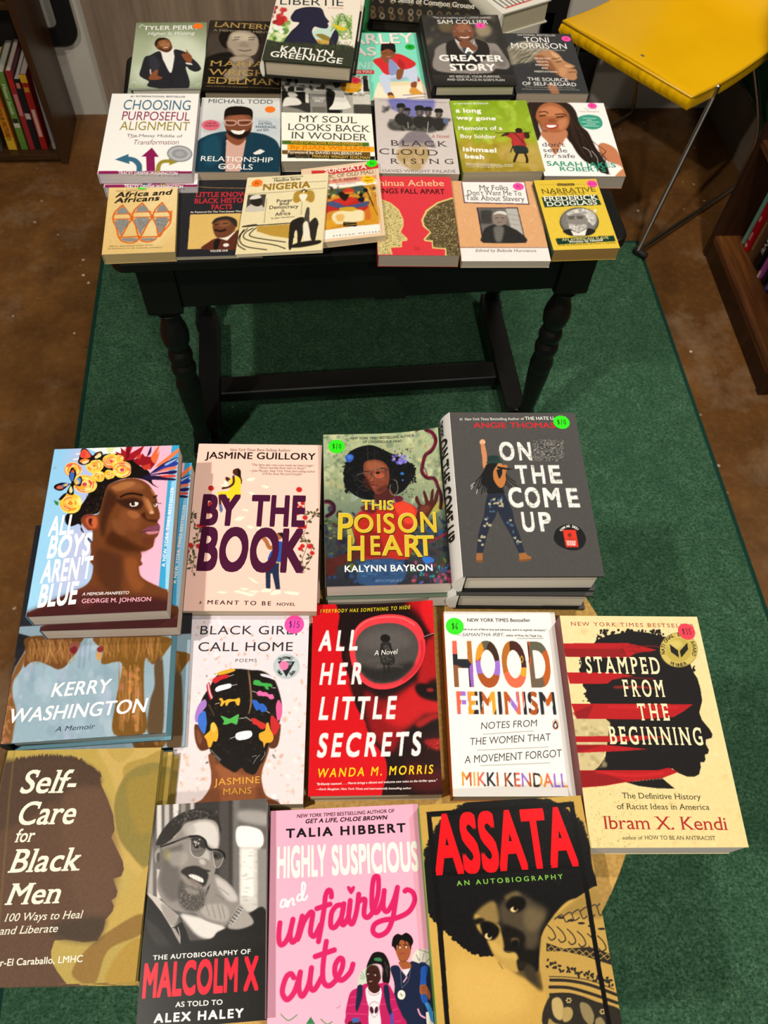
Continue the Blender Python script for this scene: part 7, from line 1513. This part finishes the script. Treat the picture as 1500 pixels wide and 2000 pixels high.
def art_sundiata(A):
    A.fr(4.6875, 590, 300); A.G([(0, 'e4c8a8'), (1, 'e2c6a4')])
    A.P('c83432', '100,166 220,160 420,128 650,86 712,78 715,122 560,150 300,190 100,200').P('e0a088', '100,252 230,245 520,205 715,190 715,150 718,225 540,262 230,290', 0, .0)
    A.P('d8907c', '60,262 230,250 520,210 680,190 690,215 520,252 230,285 60,300').P('f0ece2', '60,300 230,290 520,258 690,232 690,275 230,328 60,345')
    A.P('c88a2c', '40,350 230,338 400,312 672,272 684,640 430,668 200,705 40,720', 0)
    A.S('4a5a3c', '230,345 330,325 400,320 560,290 560,370 400,370 240,400', 3).V(['2a2a28', 'd0a040', 'c03a2a', '3a4a6a', 'e0c060'], 50, 8, 22, 225, 310, 680, 420, 2, .8, 4)
    A.S('b82c28', '200,480 290,430 400,400 490,410 590,470 615,590 560,600 520,510 270,530 200,560', 2).S('4a5078', '210,460 300,440 380,480 460,470 560,440 610,440 580,480 480,500 380,520 300,500 220,475', 2).S('c83028', '280,430 400,405 490,415 440,450 390,465 330,455', 1)
    A.S('e8dcb0', '270,560 330,530 430,520 540,520 560,560 540,610 430,630 300,650 265,610', 2).S('d8a040', '300,570 370,560 360,620 310,620', 8, .7).S('c8a030', '340,500 450,490 490,510 440,530 350,525', 1).R('1e1a14', 360, 628, 480, 668).LL('c8a050', '370,640 475,628|375,658 475,648', 5, False)
    A.S('241a14', '330,380 360,350 410,345 430,375 400,430 370,430', 2).S('c83a28', '370,350 420,320 470,330 460,360 400,365', 1).S('d87028', '390,360 460,350 470,365 400,372', 1).LL('201a18', '570,330 600,360 640,470 675,560|540,380 540,440', 10).E('1c1816', 580, 332, 22, 20).E('1c1816', 535, 380, 18, 18).S('1c1c24', '505,410 560,400 555,440 515,440', 1).S('d89a28', '560,520 684,480 684,640 560,650', 8, .6).S('d8a028', '210,620 260,610 300,660 210,690', 6, .8)
    A.P('f0ece2', '40,722 200,706 430,670 686,642 690,720 440,755 200,785 40,800')
    A.S('f0c020', [(612 + (72 if k % 2 else 56) * math.cos(k * .35), 232 + (44 if k % 2 else 34) * math.sin(k * .35)) for k in range(18)], 0); A.LL('7a6a5a', '682,130 690,450 706,725', 2, False).N(.02)
    A.T('SUNDIATA', 216, 186, 604, 128, 38, 'f4ece0', 'bs').T('AN EPIC OF OLD MALI', 110, 254, 668, 172, 34, '5a4034', 's').T('D. T. NIANE', 290, 262, 512, 234, 22, '8a3a30', 'bs').T('Revised Edition', 312, 296, 496, 270, 18, 'b8706a', 'si').T('AFRICAN WRITERS', 260, 765, 690, 718, 12, '8a7a6a', 'bs').T('New', 590, 218, 635, 214, 12, '8a5a10', 'b').T('Edition', 580, 250, 650, 240, 12, '8a5a10', 'b')
book('sundiata', 'paperback with red banner and bright painted robed figure, tucked beside the Nigeria booklet', [(592, 333), (742, 310), (747.4, 459), (589, 479)], [.880, .864, .864, .880], .0118, 'e4c8a8', art_sundiata, spine='d8b890', back='d8b890', pages='d0bc9c', group=GB, finish='gloss', stickers=[(730, 317, .0095, GREEN_ST, '$6', '1a4a10')])

def art_nigeria(A):
    A.fr(2.778, 180, 330); A.G([(0, 'e8dcb4'), (1, 'e4d6a8')])
    A.LL('4a4030', '850,88 1040,80 1262,74|845,130 1040,124 1260,110|950,160 940,290|1140,180 1138,250', 2, False)
    A.P('45403a', '845,136 945,134 935,224 835,226').S('c8c2b4', '835,226 850,195 890,180 930,200 935,224', 2).S('2a2420', '860,170 880,150 915,150 925,180 905,200 870,190', 1).S('dcd6c8', '855,158 870,140 905,136 918,152 880,160', 1)
    A.P('b8923a', '905,308 1080,298 1110,370 1080,375 980,360 900,335', 1); A.LL('201c16', '820,310 900,304 1090,292|880,318 840,340 830,370 880,390 1000,410 1060,430|900,315 870,340 865,360 920,375 1060,395|850,320 815,350 810,390 850,420 960,436|830,325 800,370 800,410 840,436', 6).S('3a3224', '820,306 890,296 905,304 840,312', 1)
    A.S('b08a34', '1092,170 1100,130 1135,120 1145,140 1155,120 1195,125 1205,160 1190,185 1150,170 1110,185', 2).S('f0e8d0', '1125,140 1165,140 1160,165 1145,175 1130,165', 1).L('3a2e1a', '1135,125 1148,115 1162,125', 8)
    A.S('26221e', '1080,300 1110,270 1150,262 1160,300 1140,400 1125,402 1120,340 1108,340 1095,425 1078,425', 1).S('2c2824', '1180,300 1210,265 1230,290 1225,330 1215,390 1195,380 1185,330', 1).S('4a443c', '1155,270 1165,215 1180,215 1182,270 1185,300 1160,300', 1).S('e8e0cc', '1150,300 1175,290 1185,380 1160,385', 2).S('241f1a', '1080,420 1140,395 1240,385 1235,405 1130,425', 3).N(.025)
    A.T('FOREIGN POLICY ASSOCIATION', 975, 52, 1142, 46, 6, '4a4030', 'b').T('Headline Series', 985, 68, 1128, 62, 15, '2a2418', 'bs').T('NIGERIA', 922, 112, 1180, 104, 32, '9a7420', 'B')
    for t, x0, y0, x1, y1 in (('Power', 1002, 182, 1090, 178), ('and', 1018, 196, 1070, 196), ('Democracy', 962, 216, 1122, 212), ('in', 1032, 234, 1050, 232), ('Africa', 998, 254, 1082, 248)): A.T(t, x0, y0, x1, y1, 18, '3a3024', 'b')
    A.T('by Jean Herskovits', 976, 270, 1104, 262, 8, '6a5a40', 'b')
book('nigeria', 'thin cream booklet with gold NIGERIA heading, overlapping the black booklet', [(481.7, 344.4), (638, 341), (632.5, 488), (462.6, 497)], [.884, .8675, .8675, .884], .0058, 'e8dcb4', art_nigeria, spine='d8cca4', back='d8cca4', pages='d8ccb0', group=GB, finish='satin', stickers=[(501, 356, .0095, ORANGE_ST, '$6', '6a2a08')])

def art_things(A):
    A.fr(4.6875, 590, 300); A.G([(0, 'd83a44'), (1, 'd43640')])
    L = '640,395 740,396 830,430 900,490 935,580 930,640 900,700 960,760 955,782 905,790 900,850 790,860 800,930 560,940 560,395'; R = '1400,380 1360,380 1240,420 1140,490 1095,580 1110,640 1170,690 1110,760 1120,780 1185,785 1190,850 1310,855 1310,920 1470,920'
    A.P('d8c078', L).P('d8c078', R)
    Li = '620,410 740,408 825,440 890,500 922,580 918,635 885,700 945,765 900,775 885,840 775,850 786,930 560,940 560,410'; Ri = '1420,390 1365,392 1250,430 1155,500 1112,580 1125,630 1185,695 1125,765 1195,770 1200,838 1320,842 1325,920 1480,920'
    A.P('c8b878', Li).P('5a4c30', Ri)
    def inside(p, seed, cols, n, x0, x1, y0, y1):
        base = A.img.copy(); A.V(cols, n, 2.2, 5.2, x0, y0, x1, y1, 0, 1, seed, .8); c = A.can(pts_of(p)); r = A._fill(c, 1); m = np.zeros((A.ch, A.cw)); m[r[2]:r[2] + r[0].shape[0], r[1]:r[1] + r[0].shape[1]] = r[0]; A.img = base * (1 - m[..., None]) + A.img * m[..., None]
    inside(Li, 3, ['4a3c20', 'e8dca8', '6a5a34', 'e0d090'], 2600, 640, 960, 405, 935); inside(Ri, 4, ['c8b888', '241c10', '3a3020', 'a89868'], 2400, 1090, 1460, 385, 920)
    A.E('8a1a20', 1048, 857, 22, 20, 0, 0, .0).LL('8a1a20', '1030,840 1024,857 1030,875|1066,840 1072,857 1066,875|1048,845 1056,860 1046,872 1040,858 1048,845', 4).N(.015)
    A.T('Chinua Achebe', 660, 286, 1302, 286, 46, 'ecc898', 's').T('THINGS FALL APART', 640, 348, 1308, 352, 40, '3a1414', 'b')
book('things', 'red paperback with two speckled heads in profile facing each other', [(741, 344), (878, 346), (899.5, 495), (728.5, 502)], .876, TT(.876), 'd83a44', art_things, spine='b82a34', back='b82a34', pages='a89c8c', group=GB, finish='satin')

def art_folks(A):
    A.fr(2.6786, 680, 320); A.G([(0, 'dca878'), (1, 'd8a474')])
    A.R('ece6e2', 400, 436, 1200, 560).L('5a3a50', '560,432 800,436 1048,438', 3, False)
    A.P('5a3a50', '592,92 920,92 946,212 606,204').P('efebe8', '597,96 916,96 938,206 612,199'); A.P('3a2436', '670,226 884,226 930,412 702,410')
    A.P('6a6864', '678,230 880,230 924,408 708,406').P('b4b2ac', '820,232 880,232 915,370 850,340', 4).LL('8a8884', '830,260 885,268|835,285 890,294|840,310 900,320', 3, False).R('3c3a38', 690, 240, 750, 310, 6)
    A.S('2c2a29', '700,370 720,330 790,310 850,330 900,360 925,408 710,408', 3).S('7a7874', '760,330 810,330 800,400 770,400', 6, .8).S('8a7a70', '750,270 770,250 810,250 828,280 820,310 790,322 762,310', 2).S('d8d6d0', '755,262 780,246 815,248 826,266 790,258', 2).LL('3a302c', '768,282 782,280|798,280 812,280', 4).L('4a3c38', '780,304 800,303', 3)
    A.N(.03)
    r = np.random.RandomState(3)
    for k in range(26):
        x = r.choice([r.uniform(560, 660), r.uniform(930, 1040)]); y = r.uniform(110, 500); A.L('f0dccc', [(x, y), (x + r.uniform(-16, 16), y + r.uniform(6, 26))], r.uniform(1, 3), False, 0, .7)
    k = '3a3438'
    A.T('My Folks', 684, 136, 836, 136, 24, k, 's').T("Don't Want Me To", 622, 162, 906, 164, 24, k, 's').T('Talk About Slavery', 614, 188, 920, 194, 24, k, 's').T('Edited by Belinda Hurmence', 662, 458, 986, 462, 15, '4a4448', 'si')
book('folks', 'peach paperback in clear wrap with an old black and white portrait', [(881.6, 354), (1041, 353.6), (1077.6, 511), (901, 509)], .886, TT(.886), 'dca878', art_folks, spine='c89468', back='d8c8b8', pages='b8b0a0', group=GB, finish='gloss', stickers=[(1011, 364, .0095, PINK_ST, '$5', '7a1a60')])

def art_douglass(A):
    A.fr(2.6786, 680, 320); A.G([(0, 'e2c440'), (1, 'e6c848')])
    for k in range(46): x = 960 + k * 11; A.L('c8a42c', [(x, 70), (x + 90, 470)], 2.5, False, 0, .7)
    A.P('173a2c', '1014,176 1300,160 1322,212 1030,228').P('173a2c', '1082,388 1386,374 1396,404 1092,420').P('4a3414', '1094,105 1180,102 1184,114 1098,118'); A.LL('a8842a', '1000,112 1094,110|1182,108 1240,106', 2, False)
    A.E('3a3424', 1206, 302, 102, 76).E('5a5854', 1206, 302, 97, 71)
    A.S('8a8884', '1110,300 1130,250 1200,232 1280,245 1300,300 1270,350 1200,372 1140,350', 10, .7).S('c8c6c0', '1140,260 1170,240 1220,232 1275,250 1295,285 1280,320 1255,300 1240,270 1190,256 1160,270', 3).V(['e8e6e0', 'a8a6a0', '7a7874'], 50, 4, 10, 1150, 236, 1290, 300, 2, .7, 4)
    A.S('8a8580', '1145,275 1190,258 1235,275 1250,300 1235,330 1190,335 1155,315', 3).S('b8b4ae', '1150,310 1180,322 1240,315 1235,350 1190,360 1160,345', 3).V(['dcdad4', '8a8884'], 26, 3, 8, 1150, 315, 1240, 352, 1, .8, 5).LL('2a2624', '1155,286 1178,284|1196,282 1222,284|1150,278 1180,274|1194,274 1226,276', 5, True, 1).S('26241f', '1120,350 1160,340 1200,360 1250,335 1290,350 1250,374 1160,374', 3).P('e8e6e0', '1160,345 1200,362 1245,338 1235,374 1175,374', 1)
    A.N(.02)
    A.T('Signet Classics', 1100, 114, 1178, 111, 6, 'd8b860', 's').T('NARRATIVE', 1016, 158, 1296, 142, 24, '4a3a14', 's').T('OF THE LIFE OF', 1060, 166, 1240, 158, 13, '4a3a14', 's').T('FREDERICK', 1026, 196, 1306, 184, 24, 'ecead8', 'bs').T('DOUGLASS', 1040, 222, 1304, 210, 22, 'ecead8', 'bs').T('AN AMERICAN SLAVE', 1116, 402, 1362, 392, 12, 'e4d890', 's').T('Written by Himself', 1152, 414, 1332, 404, 12, 'ecead8', 'bs').T('With an introduction by Peter J. Gomes', 1094, 430, 1400, 416, 9, '5a4a18', 's')
book('douglass', 'small yellow striped paperback with an oval engraved portrait, front right corner', [(1044, 353.6), (1164, 348), (1211, 485), (1079.5, 488)], .876, TT(.876), 'e2c440', art_douglass, spine='2a4a34', back='c8a83a', pages='9a7a44', group=GB, finish='gloss', stickers=[(1156, 358, .0092, PINK_ST, '$10', '8a1a5a')])

copy_book('choosing', -.0015 + .007, -.008, .3, 'lower copy of the white arrow paperback, peeking out below the upper one')
copy_book('sam', -.003, -.003, .5, 'lower copy of the black hardcover with the man in a vest')
copy_book('libertie', .002, .075, 0, 'lower copy of the botanical hardcover, hidden under the upper one')

# ------------------------------------------------------------------ two books on the green side table
def art_common(A):
    A.fr(3.125, 680, 0); A.G([(0, '181512'), (1, '1a1714')])
    r = np.random.RandomState(4)
    for row, y in enumerate((-180, -120, -60, -5, 55, 92)):
        for k in range(11):
            x = 150 + k * 58 + r.uniform(-8, 8); yy = y + (x - 150) * .08; c = ('6a5434', '8a8068', '7a6a48', '504028')[r.randint(4)]
            A.E(c, x, yy, 16, 20, 0, 3).E('2a2118', x, yy - 2, 9, 12, 0, 3)
    A.T('A Sense of Common Ground', 262, 10, 770, 54, 30, 'd8d4c8', 'bs')
book('common', 'black square photo book with rows of small faces on the green table', quad_bottom((722, 37), (936.5, 53), .925, .122), .925, .0247, '181512', art_common, 'hc', spine='0f0d0c', back='0f0d0c', pages='2c2822', finish='gloss')
def art_white(A):
    A.fr(3.125, 680, 0); A.G([(0, 'dcd8cc'), (1, 'e0dcd0')])
    a, b = U(982, 26, .9)[:2], U(1072, 0, .9)[:2]
    A.LL('2a2824', '860,-20 950,44|890,-25 975,36|920,-30 1000,28|950,-30 1025,22|980,-30 1050,16|1010,-30 1075,10', 7, False)
    A.L('c02a2a', '962,48 1110,0 1160,-16', 9, False)
book('white', 'thick white hardcover with black bars and a red line on the green table', quad_bottom((982, 27), (1077, -1), .902, .11), .902, .0477, 'dcd8cc', art_white, 'hc', spine='d8d4c4', back='c8c4b4', pages='b0a68e', finish='gloss')
